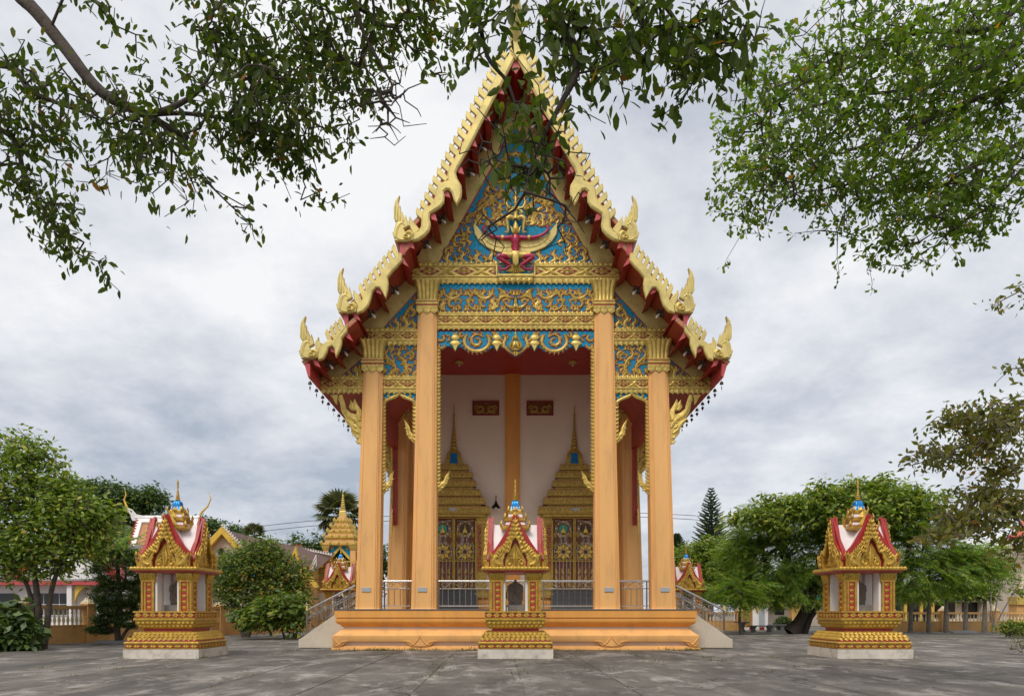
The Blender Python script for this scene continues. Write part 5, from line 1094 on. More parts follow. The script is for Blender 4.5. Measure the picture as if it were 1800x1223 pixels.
# ------------------------------------------------------------------ garuda with the deity on the gable
MG = TM(YG); gar = None
bk = MB(MG); bk.prism([(-33, 465), (33, 465), (33, 490), (-33, 490)], -3, 6); gp_ = tb(bk, 'garuda_panel', 'blue')
g = MB(MG); g.box(-31, 31, 0, 13, 487, 490.5); g.box(-30, 30, 0, 11, 490.5, 494); lotus_row(g, -30, 30, 494, 8.5, 9.5, False, 2.5, 10)
g.box(-34.5, -32, 0, 8, 464, 489); g.box(32, 34.5, 0, 8, 464, 489); tb(g, 'shelf', 'gold', gp_)
g = MB(MG)      # wings: crescent of gold feathers
for q in (-1, 1):
    M0 = TM(YG, q); g.M = M0
    g.prism([(0, 417), (10, 424), (30, 424), (48, 419), (58, 412), (66, 402), (72, 395), (74.5, 399), (72, 414), (64, 427), (52, 437), (36, 444), (18, 448), (0, 449)], 2.5, 6, 1.2)
    g.ribbon([(2, 436), (22, 438), (40, 434), (54, 424), (60, 412)], [1.2, 1.2, 1.2, 1.2, .6], 1.0, 6, 14)
    for k in range(6): x = 12+k*9; g.ribbon([(x, 431-k*1.6), (x+2, 438-k*2.4), (x+5, 444-k*3.4)], [.7, .7, .4], .7, 6, 4)
tb(g, 'garuda_wings', 'gold_pale', gable)
body = MB(MG)
def limb(mb, pts, rad, n=9): 
    C = crom([tuple(p)+(r,) for p, r in zip(pts, rad)], 4*(len(pts)-1)); mb.tube([tuple(c[:3]) for c in C], [c[3] for c in C], n)
limb(body, [(0, 8, 452), (0, 8.5, 444), (0, 9, 436), (0, 9.5, 428), (0, 9, 421)], [7, 6, 7, 9, 8], 12)
for q in (-1, 1):
    limb(body, [(q*5, 9, 422), (q*14, 10, 423), (q*28, 10, 423), (q*42, 10, 420), (q*52, 10, 414)], [4, 3.6, 3.4, 2.8, 2.2]); limb(body, [(q*52, 10, 414), (q*57, 10, 408), (q*55, 10, 403), (q*51, 10, 405)], [2.2, 2.4, 1.8, .8])
    limb(body, [(q*6, 10, 455), (q*20, 14, 457), (q*32, 15, 458)], [5, 5.4, 4.2]); limb(body, [(q*32, 15, 458), (q*22, 14, 464), (q*9, 12, 472)], [4.2, 3.6, 2.4]); limb(body, [(q*9, 12, 472), (q*18, 11, 478), (q*27, 10, 477)], [2.2, 1.8, 1.6])
    for dx, dy in ((5, -4), (6, 0), (4, 4)): limb(body, [(q*26, 10, 477), (q*(26+dx*.6), 11, 477+dy*.7), (q*(26+dx), 10, 477+dy)], [1.3, 1.0, .3], 6)
tb(body, 'garuda_body', 'garuda_red', gp_, 60)
g = MB(MG)
blob(g, 0, 412, 5.5, 6.5, 8, 7); g.lathe([(0.1, 0), (0.1, 0.1)], 3); g.tube([(0, 14, 411), (0, 18, 413), (0, 17, 416)], [2.2, 1.8, .4], 6)      # head and beak
for q in (-1, 1): g.prism([(q*5, 408), (q*9, 402), (q*7, 412), (q*5, 416)], 8, 11, .5)
g.M = MG @ Matrix.Translation(Vector((0, 9, 0))); g.loft([[(r*math.cos(2*math.pi*i/10), r*math.sin(2*math.pi*i/10), z) for i in range(10)] for r, z in ((5.5, 409), (6.2, 406), (4.5, 404), (4.5, 401), (2.5, 397), (.3, 388))]); g.M = MG
for q in (-1, 1): g.loft([[(q*19+4.2*math.cos(a)*0+dx, 13+5.6*math.cos(a), 455+dx*.02*0+5.6*math.sin(a)) for a in np.linspace(0, 2*math.pi, 9)[:-1]] for dx in (-13*q, -2*q, 6*q)]); g.tube([(q*21, 10, 422.5), (q*25, 10, 423)], 4.1, 8)
g.loft([[(r*math.cos(a), 8.5+r*.75*math.sin(a), z) for a in np.linspace(0, 2*math.pi, 13)[:-1]] for r, z in ((8.4, 436), (9, 433.5), (8.6, 431))])
g.prism([(-7, 449), (7, 449), (6, 458), (5, 470), (0, 476), (-5, 470), (-6, 458)], 10, 18, 1.5)
for k in range(-4, 5): g.ribbon([(k*.8, 468), (k*2.2, 476), (k*4.0, 484-abs(k)*.6)], [1.5, 2.6, 2.2], 2.0, 9, 6)
# the standing deity on the garuda's shoulders
for q in (-1, 1):
    limb(g, [(q*3, 10, 390), (q*10, 12, 388), (q*16, 13, 392)], [4, 4.2, 3.6]); limb(g, [(q*16, 13, 392), (q*14, 12, 402), (q*13, 11, 413)], [3.2, 2.8, 1.9]); limb(g, [(q*13, 11, 414), (q*19, 14, 415)], [1.9, 1.2], 6)
    limb(g, [(q*4, 10, 371), (q*11, 12, 372), (q*15, 12, 367)], [2.2, 1.9, 1.6]); limb(g, [(q*15, 12, 367), (q*16, 12, 360), (q*14, 12, 354)], [1.6, 1.4, .9], 6)
    limb(g, [(q*4, 10, 373), (q*12, 12, 380), (q*6, 15, 383)], [2.2, 1.8, 1.3])
limb(g, [(0, 10, 390), (0, 11, 382), (0, 11, 374), (0, 10.5, 369)], [5, 3.8, 5, 3]); limb(g, [(0, 10.5, 369), (0, 11, 364), (0, 11, 360)], [2.2, 3.2, 3]); limb(g, [(0, 11, 360), (0, 11, 354), (0, 11, 342)], [3.4, 2.2, .2])
tb(g, 'garuda_ornaments', 'gold', gable, 55, kind='stuff')

# ------------------------------------------------------------------ boundary walls with balusters
def mesh_of(fn, name, mat):
    mb = MB(); fn(mb); return mb.build(name, mat)
def wall(name, label, A, B, nb, hb=.85, ht=1.85, bays=4, group='low orange boundary walls with cream balusters', bal=True):
    A, B = Vector(A+(0,)), Vector(B+(0,)); d = B-A; L_ = d.length; ang = math.atan2(d.y, d.x); r = thing(name, label, 'wall', A, ang, group)
    mb = MB(); mb.box(0, L_, -.12, .12, 0, hb); mb.build('wall_base', 'orange_wall', r); mb = MB(); mb.box(0, L_, -.16, .16, ht-.16, ht); mb.box(0, L_, -.14, .14, hb, hb+.05); mb.build('coping', 'orange_wall', r)
    p0 = None; b0 = None; w = L_/bays
    for i in range(bays+1):
        if p0 is None:
            mb = MB(); mb.sq([(.24, 0), (.24, ht+.02), (.29, ht+.04), (.29, ht+.12), (.2, ht+.14)]); p0 = mb.build('wall_post', 'orange_wall', r); mb = MB(); mb.sq([(.26, ht+.13), (.2, ht+.2), (.22, ht+.22), (.13, ht+.3), (.14, ht+.32), (.0, ht+.5)]); c0 = mb.build('post_cap', 'cream', p0)
            p = p0
        else: p = inst(p0, 'wall_post', r); inst(c0, 'post_cap', p)
        p.location = (i*w, 0, 0)
    for i in range(bays):
        for j in range(nb):
            x = i*w+.34+(w-.68)*(j+.5)/nb
            if b0 is None:
                mb = MB(); h = ht-.16-hb; mb.lathe([(.06, hb), (.07, hb+.05*h), (.04, hb+.12*h), (.085, hb+.32*h), (.06, hb+.5*h), (.035, hb+.62*h), (.06, hb+.78*h), (.04, hb+.88*h), (.07, hb+h)], 6); b0 = mb.build('baluster', 'cream', r, 60); b = b0
            else: b = inst(b0, 'baluster', r)
            b.location = (x, 0, 0)
    return r
wall('balustrade_wall', 'orange boundary wall with cream balusters receding behind the left trees', (-23.6, 31.2), (-16.2, 58.2), 11, .85, 1.85, 8)
wall('balustrade_wall', 'orange boundary wall with cream balusters along the far right of the court', (25.5, 57.5), (45.5, 57.5), 12, .75, 1.5, 5)
wall('balustrade_wall', 'short orange balustrade wall between the right stair and the gateway', (15.6, 60), (18.4, 60), 8, .75, 1.5, 1)

# ------------------------------------------------------------------ buildings behind the left wall
wb = thing('monastery_house', 'long white single-storey building with pink eave and dark windows behind the left wall', 'house', (-33, 47, 0))
def lb(mb, n, m, par, org, **k): mb.v = [(x-org[0], y-org[1], z) for x, y, z in mb.v]; return mb.build(n, m, par, **k)
og = (-33, 47); Yh = 46.5
mb = MB(); mb.box(-42, -22.6, Yh, 56, 0, 3.3); lb(mb, 'wall', 'white', wb, og)
mb = MB(); mb.prism([(-43, 3.2), (-22.0, 3.2), (-22.0, 3.42), (-43, 3.42)], Yh+.2, Yh-.9); lb(mb, 'eave_board', 'red_pink', wb, og)
mb = MB(); mb.add([(-43, Yh-.9, 3.44), (-22, Yh-.9, 3.44), (-24, 52, 6.2), (-43, 52, 6.2), (-43, 57, 3.4), (-22, 57, 3.4)], [(0, 1, 2, 3), (3, 2, 5, 4), (1, 5, 2)]); rf = lb(mb, 'roof', 'tile_grey', wb, og)
mb = MB(); mb.prism([(-31, 3.44), (-24.5, 3.44), (-27.7, 6.4)], 50, Yh-.6); lb(mb, 'gable_wall', 'white', wb, og); mb = MB()
mb.prism([(-31.4, 3.6), (-31, 3.3), (-27.7, 6.2), (-24.4, 3.3), (-24.0, 3.6), (-27.7, 6.9)], 50, Yh-.75); lb(mb, 'gable_trim', 'red', wb, og)
for x0, w in ((-33.2, 2.0), (-30.4, 3.0), (-25.7, 2.1), (-38, 2.4)):
    mb = MB(); mb.box(x0, x0+w, Yh-.08, Yh+.02, 1.3, 2.75); fr = lb(mb, 'window', 'white', wb, og); n = max(2, round(w/1.0))
    for j in range(n):
        for z0, z1 in ((1.36, 1.98), (2.04, 2.7)): mb = MB(); mb.box(x0+.06+j*(w-.06)/n, x0+(j+1)*(w-.06)/n, Yh-.11, Yh-.06, z0, z1); lb(mb, 'pane', 'glass_dark', fr, og)
mb = MB(); mb.prism([(-27.1, 3.2), (-26.5, 3.2), (-26.6, 3.0), (-26.85, 2.8), (-27.0, 2.5), (-27.15, 2.1), (-27.15, 2.6)], Yh-.5, Yh-.62, .02); lb(mb, 'eave_bracket', 'yellow_trim', wb, og)
for x in (-27.4, -24.0): mb = MB(); mb.box(x-.15, x+.15, Yh-.75, Yh-.45, 0, 3.2); lb(mb, 'pillar', 'white', wb, og)

# orange-tiled hall with chofa horn
oh = thing('tiled_hall', 'hall with steep orange tiled roof, white ridge and golden horn finials behind the left shrine', 'temple hall', (-27, 58, 0)); og = (-27, 58)
zt_ = lambda py, Y: EYE+(HOR-py)*Y/F; xt_ = lambda px, Y: (px-900)*Y/F
Yr, Ye = 60.0, 56.0; x0, x1 = xt_(243, Yr), xt_(348, Yr); ze, zr = zt_(1000, Ye), zt_(913, Yr)
mb = MB(); mb.add([(xt_(216, Ye), Ye, ze), (x1+.6, Ye, ze), (x1, Yr, zr), (x0, Yr, zr), (x1+.6, 2*Yr-Ye, ze), (xt_(216, Ye), 2*Yr-Ye, ze)], [(0, 1, 2, 3), (3, 2, 4, 5)]); rf = lb(mb, 'roof', 'tile_orange', oh, og)
mb = MB(); mb.tube([(x0-.2, Yr, zr+.12), (x1+.2, Yr, zr+.12)], .22, 6); mb.prism([(x0-.9, zr+1.0), (x0-.6, zr+.9), (x0-.2, zr+.45), (x0+.6, zr+.3), (x0+.6, zr-.1), (x0-.4, zr-.1)], Yr+.15, Yr-.15)
a_, b2 = (xt_(216, Ye)+.1, Ye-.02, ze+.1), (x0+.1, Yr, zr+.05)
def strip(mb, a, b, c, d): mb.add([a, b, c, d, tuple(np.add(a, (0, -.1, .12))), tuple(np.add(b, (0, -.1, .12))), tuple(np.add(c, (0, -.1, .12))), tuple(np.add(d, (0, -.1, .12)))], [(0, 1, 2, 3), (4, 5, 6, 7), (0, 1, 5, 4), (1, 2, 6, 5), (2, 3, 7, 6), (3, 0, 4, 7)])
strip(mb, (a_[0], Ye, ze), (a_[0]+.42, Ye, ze), (x0+.42, Yr, zr), (x0, Yr, zr)); strip(mb, (x1-.4, Ye, ze), (x1+.5, Ye, ze), (x1+.1, Yr, zr), (x1-.8, Yr, zr)); strip(mb, (a_[0]-.75, Yr-.35, zr-.36), (x1, Yr-.35, zr-.36), (x1, Yr-.05, zr), (x0, Yr-.05, zr)); lb(mb, 'roof_edging', 'white', rf, og) if False else None
lb(mb, 'roof_edging', 'white', oh, og)
mb = MB()
for i in range(18): q = i/17; c = Vector(a_).lerp(Vector(b2), q); mb.prism([(c.x-.28, c.z-.1), (c.x+.02, c.z-.16), (c.x+.02, c.z+.16), (c.x-.14, c.z+.12)], c.y+.05, c.y-.12)
lb(mb, 'roof_teeth', 'red', oh, og)
for xx, sg in ((x0-.75, -1), (x1+.3, 1)):
    mb = MB(); mb.tube([(xx, Yr, zr+.6), (xx+sg*.25, Yr, zr+1.2), (xx+sg*.5-sg*.1, Yr, zr+1.6), (xx+sg*.25, Yr, zr+2.0), (xx+sg*.35, Yr, zr+2.5)] if sg < 0 else [(xx-.4, Yr, zr-.2), (xx, Yr, zr+.6), (xx+.5, Yr, zr+1.1), (xx+.75, Yr, zr+1.7), (xx+.55, Yr, zr+2.3)], [.12, .09, .07, .05, .01], 6); lb(mb, 'roof_horn', 'yellow_trim', oh, og)
mb = MB(); mb.box(x0+.3, x1, Ye+.8, 63, 0, ze+.2); lb(mb, 'wall', 'white', oh, og)

# brown-roofed house with gold gable boards
hh = thing('gabled_house', 'cream house with brown tiled roof and golden gable boards behind the flowering bush', 'house', (-23, 66, 0)); og = (-23, 66); Y0 = 64.0
X = lambda px, Y=Y0: (px-900)*Y/F; Z = lambda py, Y=Y0: EYE+(HOR-py)*Y/F
mb = MB(); mb.prism([(X(350), 0), (X(442), 0), (X(442), Z(985)), (X(395), Z(936)), (X(350), Z(985))], Y0+10, Y0); lb(mb, 'wall', 'cream_wall', hh, og)
mb = MB(); mb.prism([(X(340), Z(994)), (X(340), Z(984)), (X(395), Z(926)), (X(452), Z(990)), (X(447), Z(1000)), (X(395), Z(940)), (X(350), Z(990))], Y0-.1, Y0-.7, .05); lb(mb, 'gable_board', 'yellow_trim', hh, og)
mb = MB(); ridgeL = (X(395), Y0-.6, Z(930)); mb.add([ridgeL, (X(395), 78, Z(930)), (X(450)+.3, 78, Z(992)), (X(450)+.3, Y0-.6, Z(992)), (X(340), 78, Z(992)), (X(340), Y0-.6, Z(992))], [(0, 1, 2, 3), (0, 1, 4, 5)])
mb.add([(X(400), Y0+3, Z(934)), (X(500)+3, Y0+6, Z(963)), (X(512)+1.5, Y0-.2+2, Z(1003)), (X(430), Y0-.2, Z(1000))], [(0, 1, 2, 3)])
rf = lb(mb, 'roof', 'tile_brown', hh, og)
mb = MB()
for i in range(18): q = i/17; x, y, z = X(395)*(1-q)+(X(452)+.2)*q, Y0-.66, Z(925)*(1-q)+Z(989)*q; mb.prism([(x-.08, z), (x+.12, z-.05), (x+.16, z+.2)], y+.05, y-.1)
for i in range(12): q = i/11; x, z = X(505)+q*2.6, Z(958)*(1-q)+Z(968)*q; mb.prism([(x-.1, z), (x+.1, z), (x, z+.22)], Y0+5, Y0+4.8)
lb(mb, 'roof_teeth', 'white', hh, og)
mb = MB(); mb.box(X(398), X(512), Y0+2, Y0+12, 0, Z(1000)); lb(mb, 'wall', 'cream_wall', hh, og)
mb = MB(); mb.box(X(392), X(452), Y0-.12, Y0-.02, Z(1012), Z(990)); lb(mb, 'painted_panel', 'blue', hh, og)
mb = MB(); mb.prism([(X(500), Z(995)), (X(516), Z(958)), (X(523), Z(990)), (X(519), Z(990)), (X(514), Z(970)), (X(505), Z(995))], Y0+1, Y0+.6, .03); mb.prism([(X(518), Z(1005)), (X(530), Z(993)), (X(556), Z(1030)), (X(552), Z(1034))], Y0+1, Y0+.6, .03); lb(mb, 'gable_board', 'yellow_trim', hh, og)
mb = MB(); mb.prism([(X(502), Z(992)), (X(514), Z(968)), (X(520), Z(992))], Y0+1.3, Y0+.9); lb(mb, 'gable_wall', 'cream_wall', hh, og)
mb = MB()
for dx in (0, .25, .5): mb.tube([(X(486)+dx, Y0+4.9, Z(958)), (X(484)+dx*1.3, Y0+4.9, Z(952)), (X(488)+dx*1.4, Y0+4.9, Z(946))], [.14, .1, .02], 5)
lb(mb, 'ridge_ornament', 'red', hh, og)

# bell tower
bt = thing('bell_tower', 'ornate golden bell tower with tiered roof and blue spire behind the left stair', 'bell tower', (-16.35, 71.5, 0)); Yt = 70.0; cx = -16.35; og = (cx, 71.5)
K = Yt/F; zz_ = lambda py: EYE+(HOR-py)*K
mb = MB(); mb.sq([(2.4, 0), (2.4, zz_(1035)), (1.9, zz_(1030)), (1.9, zz_(1008)), (2.35, zz_(1005)), (2.35, zz_(1000))]); mb.build('tower_base', 'orange_wall', bt)
mb = MB(); mb.sq([(2.42, .8), (2.42, zz_(1042))]); mb.build('tower_panel', 'cream_wall', bt)
for sx in (-1, 1):
    for sy in (-1, 1): mb = MB(); mb.sq([(.24, zz_(1005)), (.24, zz_(966)), (.34, zz_(962)), (.40, zz_(957))], sx*1.28, sy*1.28); mb.build('tower_column', 'orange', bt); 
for sx in (-1, 1): mb = MB(); mb.sq([(.27, zz_(966)), (.38, zz_(958))], sx*1.28, -1.30); mb.build('capital', 'gold', bt)
mb = MB()
for i in range(4):
    mb.M = Matrix.Rotation(i*math.pi/2, 4, 'Z'); mb.box(-1.9, 1.9, -1.95, -1.85, zz_(1000), zz_(997)); mb.box(-1.9, 1.9, -1.95, -1.85, zz_(988), zz_(986))
    for k in range(8): x = -1.8+k*.51; mb.box(x-.08, x+.08, -1.95, -1.85, zz_(997), zz_(988))
mb.build('tower_balustrade', 'gold', bt)
mb = MB(); mbg = MB()
for i in range(4):
    M = Matrix.Rotation(i*math.pi/2, 4, 'Z') @ Matrix(((1, 0, 0, 0), (0, -1, 0, -1.2), (0, 0, 1, 0), (0, 0, 0, 1))); mb.M = M; mbg.M = M
    za, zb_ = zz_(978), zz_(958)
    for q in (-1, 1):
        mb.prism([(q*1.05, za), (q*1.05, zb_), (0, zb_), (0, zb_-.12), (q*.85, za)], -.05, .06); mbg.prism([(q*.95, za-.3), (q*.95, za+.0), (0, zb_-.05), (0, zb_-.35), (q*.7, za-.1)], .06, .12); scroll(mbg, q*.72, zb_-.3, .14, 0, 1, .08, .05, .07, 3)
mb.build('tower_arch', 'blue', bt); mbg.build('arch_trim', 'yellow_trim', bt)
g = MB(); wl_ = MB()
for hw, py in ((1.72, 957), (1.52, 944), (1.25, 934), (1.0, 925), (.72, 915)):
    z = zz_(py); g.sq([(hw-.12, z-.12), (hw, z), (hw, z+.12), (hw-.15, z+.18)]); wl_.sq([(hw-.3, z+.1), (hw-.4, z+.62)])
    for i in range(4):
        g.M = Matrix.Rotation(i*math.pi/2, 4, 'Z') @ Matrix(((1, 0, 0, 0), (0, -1, 0, -hw), (0, 0, 1, 0), (0, 0, 0, 1))); n = 5
        for k in range(n): x = -hw+.1+(2*hw-.2)*k/(n-1); g.add([(x-.15, 0, z+.05), (x+.15, 0, z+.05), (x, 0, z+.48), (x, .1, z+.15)], [(0, 1, 3), (1, 2, 3), (2, 0, 3)])
        g.M = Matrix()
z = zz_(914); g.sq([(.42, z), (.34, z+.3), (.28, z+1.0), (.22, z+1.1)]); pr = []
for i in range(7): z1 = z+1.1+i*.22; r_ = .27-i*.03; pr += [(r_*.7, z1), (r_, z1+.06), (r_, z1+.12), (r_*.65, z1+.2)]
g.lathe(pr+[(.03, z+2.9), (.01, zz_(868))], 8); g.build('tiered_roof', 'gold', bt); wl_.build('roof_steps', 'orange_wall', bt)
mb = MB(); mb.sq([(.345, z+.35), (.24, z+.95)]); mb.build('blue_bell', 'blue_bell', bt)
mb = MB(); mb.lathe([(.02, zz_(962)), (.3, zz_(966)), (.36, zz_(976)), (.46, zz_(982))], 10); mb.build('bronze_bell', 'iron', bt)
st = thing('tower_stair', 'steep stair with white hand rails climbing to the bell tower', 'stair', (-20.0, 67, 0)); og = (-20.0, 67)
for yy in (66, 68.2):
    mb = MB(); 
    for k in (0, .4): mb.tube([(xt_(512, yy), yy, .9-k+.5), (xt_(556, yy), yy, zt_(975, yy)-k)], .06, 6)
    for i in range(9): q = i/8; x = xt_(512, yy)*(1-q)+xt_(556, yy)*q; z = 1.4*(1-q)+zt_(975, yy)*q; mb.tube([(x, yy, z), (x, yy, z-1.1)], .035, 4)
    lb(mb, 'hand_rail', 'white', st, og)
mb = MB(); mb.prism([(xt_(505, 67), 0), (-17.9, 0), (-17.9, zt_(998, 67)), (xt_(554, 67), zt_(990, 67))], 68.3, 65.9); lb(mb, 'stair_flight', 'orange_wall', st, og)

# ------------------------------------------------------------------ right side: gateway, guard hut, benches, far buildings
gt = thing('gateway', 'orange temple gateway with gilt panels and green lintel under the right trees', 'gate', (19.6, 66, 0)); Y1 = 66.0; og = (19.6, 66)
X = lambda px, Y=Y1: (px-900)*Y/F; Z = lambda py, Y=Y1: EYE+(HOR-py)*Y/F
for px in (1312, 1397):
    mb = MB(); mb.sq([(.62, 0), (.62, .25), (.42, .3), (.42, Z(1053)), (.55, Z(1051)), (.55, Z(1049))], X(px)-19.6, 0); c = mb.build('gate_post', 'orange_wall', gt); mb = MB(); mb.box(X(px)-19.6-.2, X(px)-19.6+.2, -.46, -.41, .5, Z(1056)); 
    for k in range(8): scroll(MB(), 0, 0, 1, 0, 1, .1); 
    mb.build('gilt_panel', 'gold', c)
mb = MB(); mb.box(X(1322), X(1450), Y1-.35, Y1+.35, Z(1054), Z(1047)); lb(mb, 'lintel', 'green_paint', gt, og); mb = MB(); mb.box(X(1318), X(1450), Y1-.4, Y1+.4, Z(1056), Z(1054)); lb(mb, 'lintel_trim', 'yellow_trim', gt, og)
gh = thing('guard_hut', 'white hut with grey tiled roof beyond the gateway', 'hut', (22, 74, 0)); og = (22, 74); Y1 = 72.0
mb = MB(); mb.box(X(1322, 72), X(1350, 72), 72, 78, 0, 3.0); lb(mb, 'wall', 'white', gh, og); mb = MB(); mb.box(X(1350, 74), X(1400, 74), 74, 78, 0, 2.9); lb(mb, 'wall', 'cream_wall', gh, og)
mb = MB(); mb.add([(X(1316, 71.5), 71.5, 2.9), (X(1410, 71.5), 71.5, 2.9), (X(1400, 76), 76, 4.4), (X(1322, 76), 76, 4.4), (X(1316, 71.5), 71.5, 2.8), (X(1410, 71.5), 71.5, 2.8)], [(0, 1, 2, 3), (0, 1, 5, 4)]); lb(mb, 'roof', 'tile_grey', gh, og)
mb = MB(); mb.box(X(1334, 72), X(1344, 72), 71.93, 72.02, 0.05, 2.1); lb(mb, 'door', 'plaque', gh, og); mb = MB(); mb.box(X(1328, 72), X(1333, 72), 71.93, 72.02, 1.5, 2.2); lb(mb, 'notice', 'yellow_trim', gh, og); mb = MB(); mb.box(X(1362, 74), X(1378, 74), 73.93, 74.02, 1.2, 2.2); lb(mb, 'window', 'glass_dark', gh, og)
def bench(px, Y, lab, w=1.6):
    b = thing('stone_bench', lab, 'bench', ((px-900)*Y/F, Y, 0), 0, 'stone seats near the gateway'); mb = MB(); mb.box(-w/2, w/2, -.25, .25, .42, .5); mb.build('seat', 'stone', b)
    for q in (-1, 1): mb = MB(); mb.prism([(q*w*.30-.16, 0), (q*w*.30+.16, 0), (q*w*.30+.1, .2), (q*w*.30+.2, .42), (q*w*.30-.2, .42), (q*w*.30-.1, .2)], -.18, .18); mb.build('leg', 'stone', b)
bench(1338, 56, 'grey concrete bench in front of the white hut beyond the right stair', 2.0); bench(1366, 60, 'pale concrete bench beside the round clipped shrub', 1.4)
tb_ = thing('stone_table', 'round grey stone table left of the concrete bench', 'table', ((1306-900)*56/F, 56.2, 0)); mb = MB(); mb.lathe([(.1, .68), (.6, .7), (.6, .78), (.1, .78)], 14); mb.build('table_top', 'stone', tb_); mb = MB(); mb.lathe([(.3, 0), (.14, .25), (.28, .69)], 10); mb.build('pedestal', 'stone', tb_)
kb = thing('painted_kerb', 'red and white striped kerb on the ground beyond the stone bench', 'kerb', (20, 62, 0))
for i in range(14): mb = MB(); x = 18.6+i*.42-20; mb.box(x, x+.42, -.1, .1, 0, .22); mb.build('kerb_stone', 'red' if i % 2 else 'white', kb)
mb = MB(Matrix.Translation(Vector((xt_(1694, 54), 54, 0))) @ Matrix.Rotation(R(18), 4, 'X')); mb.box(-.9, .9, -.5, .3, .02, .08); o = mb.build('concrete_panel', 'stone', None); tag(o, 'flat grey concrete panel lying in front of the right wall', 'panel')
fr = thing('low_building', 'low dark-windowed building with grey roof beyond the right balustrade', 'building', (38, 72, 0)); og = (38, 72)
mb = MB(); mb.box(32, 58, 72, 80, 0, 3.0); lb(mb, 'wall', 'cream_wall', fr, og)
for i in range(9): mb = MB(); mb.box(33+i*2.7, 35+i*2.7, 71.94, 72.02, .9, 2.5); lb(mb, 'window', 'glass_dark', fr, og)
mb = MB(); mb.add([(xt_(1640, 71), 71, 2.6), (60, 71, 2.6), (60, 77, 4.6), (xt_(1655, 77), 77, 4.6), (xt_(1640, 71), 71, 2.45), (60, 71, 2.45)], [(0, 1, 2, 3), (0, 1, 5, 4)]); lb(mb, 'roof', 'tile_grey', fr, og)
pv = thing('roadside_pavilion', 'open pavilion with dark windows and gold posts behind the right balustrade', 'pavilion', (34.5, 64, 0)); og = (34.5, 64)
mb = MB(); mb.box(xt_(1560, 63), xt_(1642, 63), 64, 68, 0, 2.6); lb(mb, 'wall', 'glass_dark', pv, og); mb = MB(); mb.box(xt_(1555, 63), xt_(1648, 63), 62.7, 68.5, 2.6, 2.85); lb(mb, 'roof', 'red_dark', pv, og)
for px in (1566, 1592, 1620, 1640): mb = MB(); mb.box(xt_(px, 63)-.12, xt_(px, 63)+.12, 63, 63.24, 0, 2.6); lb(mb, 'post', 'yellow_trim', pv, og)
ft_ = thing('far_temple', 'temple corner with orange roof and gold trim at the far right edge', 'temple', (48, 66, 0)); og = (48, 66)
mb = MB(); mb.box(xt_(1792, 66), 56, 66, 76, 0, zt_(955, 66)); lb(mb, 'wall', 'cream_wall', ft_, og)
mb = MB(); mb.add([(xt_(1776, 64), 64, zt_(948, 64)), (58, 64, zt_(948, 64)), (58, 70, zt_(900, 70)), (xt_(1800, 70), 70, zt_(905, 70))], [(0, 1, 2, 3)]); lb(mb, 'roof', 'tile_red', ft_, og)
mb = MB(); mb.tube([(xt_(1774, 64), 64, zt_(944, 64)), (58, 64, zt_(951, 64))], .25, 6); lb(mb, 'eave_board', 'red_pink', ft_, og)
mb = MB(); mb.box(xt_(1787, 62), 50, 62, 63, 0, zt_(1062, 62)); lb(mb, 'porch_wall', 'orange_wall', ft_, og); mb = MB(); mb.box(xt_(1785, 62), 50, 61.8, 63, zt_(1062, 62), zt_(1048, 62)); lb(mb, 'porch_frieze', 'gold', ft_, og)

# street poles and wires
for px, Y, lab in ((-200, 80, 'wooden power pole far left behind the trees'), (2250, 76, 'wooden power pole far right behind the trees')): pass
for px, lab in ((246, 'concrete power pole hidden behind the tiled hall roof on the left'), (1560, 'concrete power pole hidden behind the right hand trees')):
    x, y, z = Pt(px, 925, 82); mb = MB(); mb.box(x-.15, x+.15, y-.15, y+.15, 0, z+.8); mb.box(x-1, x+1, y-.2, y-.1, z+.3, z+.45); tag(mb.build('power_pole', 'stone'), lab, 'pole')
for k, (pa, pb) in enumerate((((246, 950), (1560, 960)), ((246, 962), (1560, 972)))):
    A, B_ = Pt(pa[0], pa[1]-8, 81.8), Pt(pb[0], pb[1]-8, 81.8); pts = [(A[0]+(B_[0]-A[0])*t, 81.8, A[2]+(B_[2]-A[2])*t+(4.5-k*.6)*4*t*(1-t)*(.85)) for t in np.linspace(0, 1, 2)]
    a = Pt(246, 952+k*10, 81.8); m1 = Pt(560, 914+k*9, 81.8); m2 = Pt(1190, 904+k*7, 81.8); bb_ = Pt(1560, 938+k*10, 81.8)
    mb = MB(); C = crom([a, m1, Pt(875, 902+k*8, 81.8), m2, bb_], 30); mb.tube([tuple(c) for c in C], .03, 4); tag(mb.build('power_line', 'iron'), 'thin dark power line across the sky, %s of the two' % ('upper', 'lower')[k], 'wire')
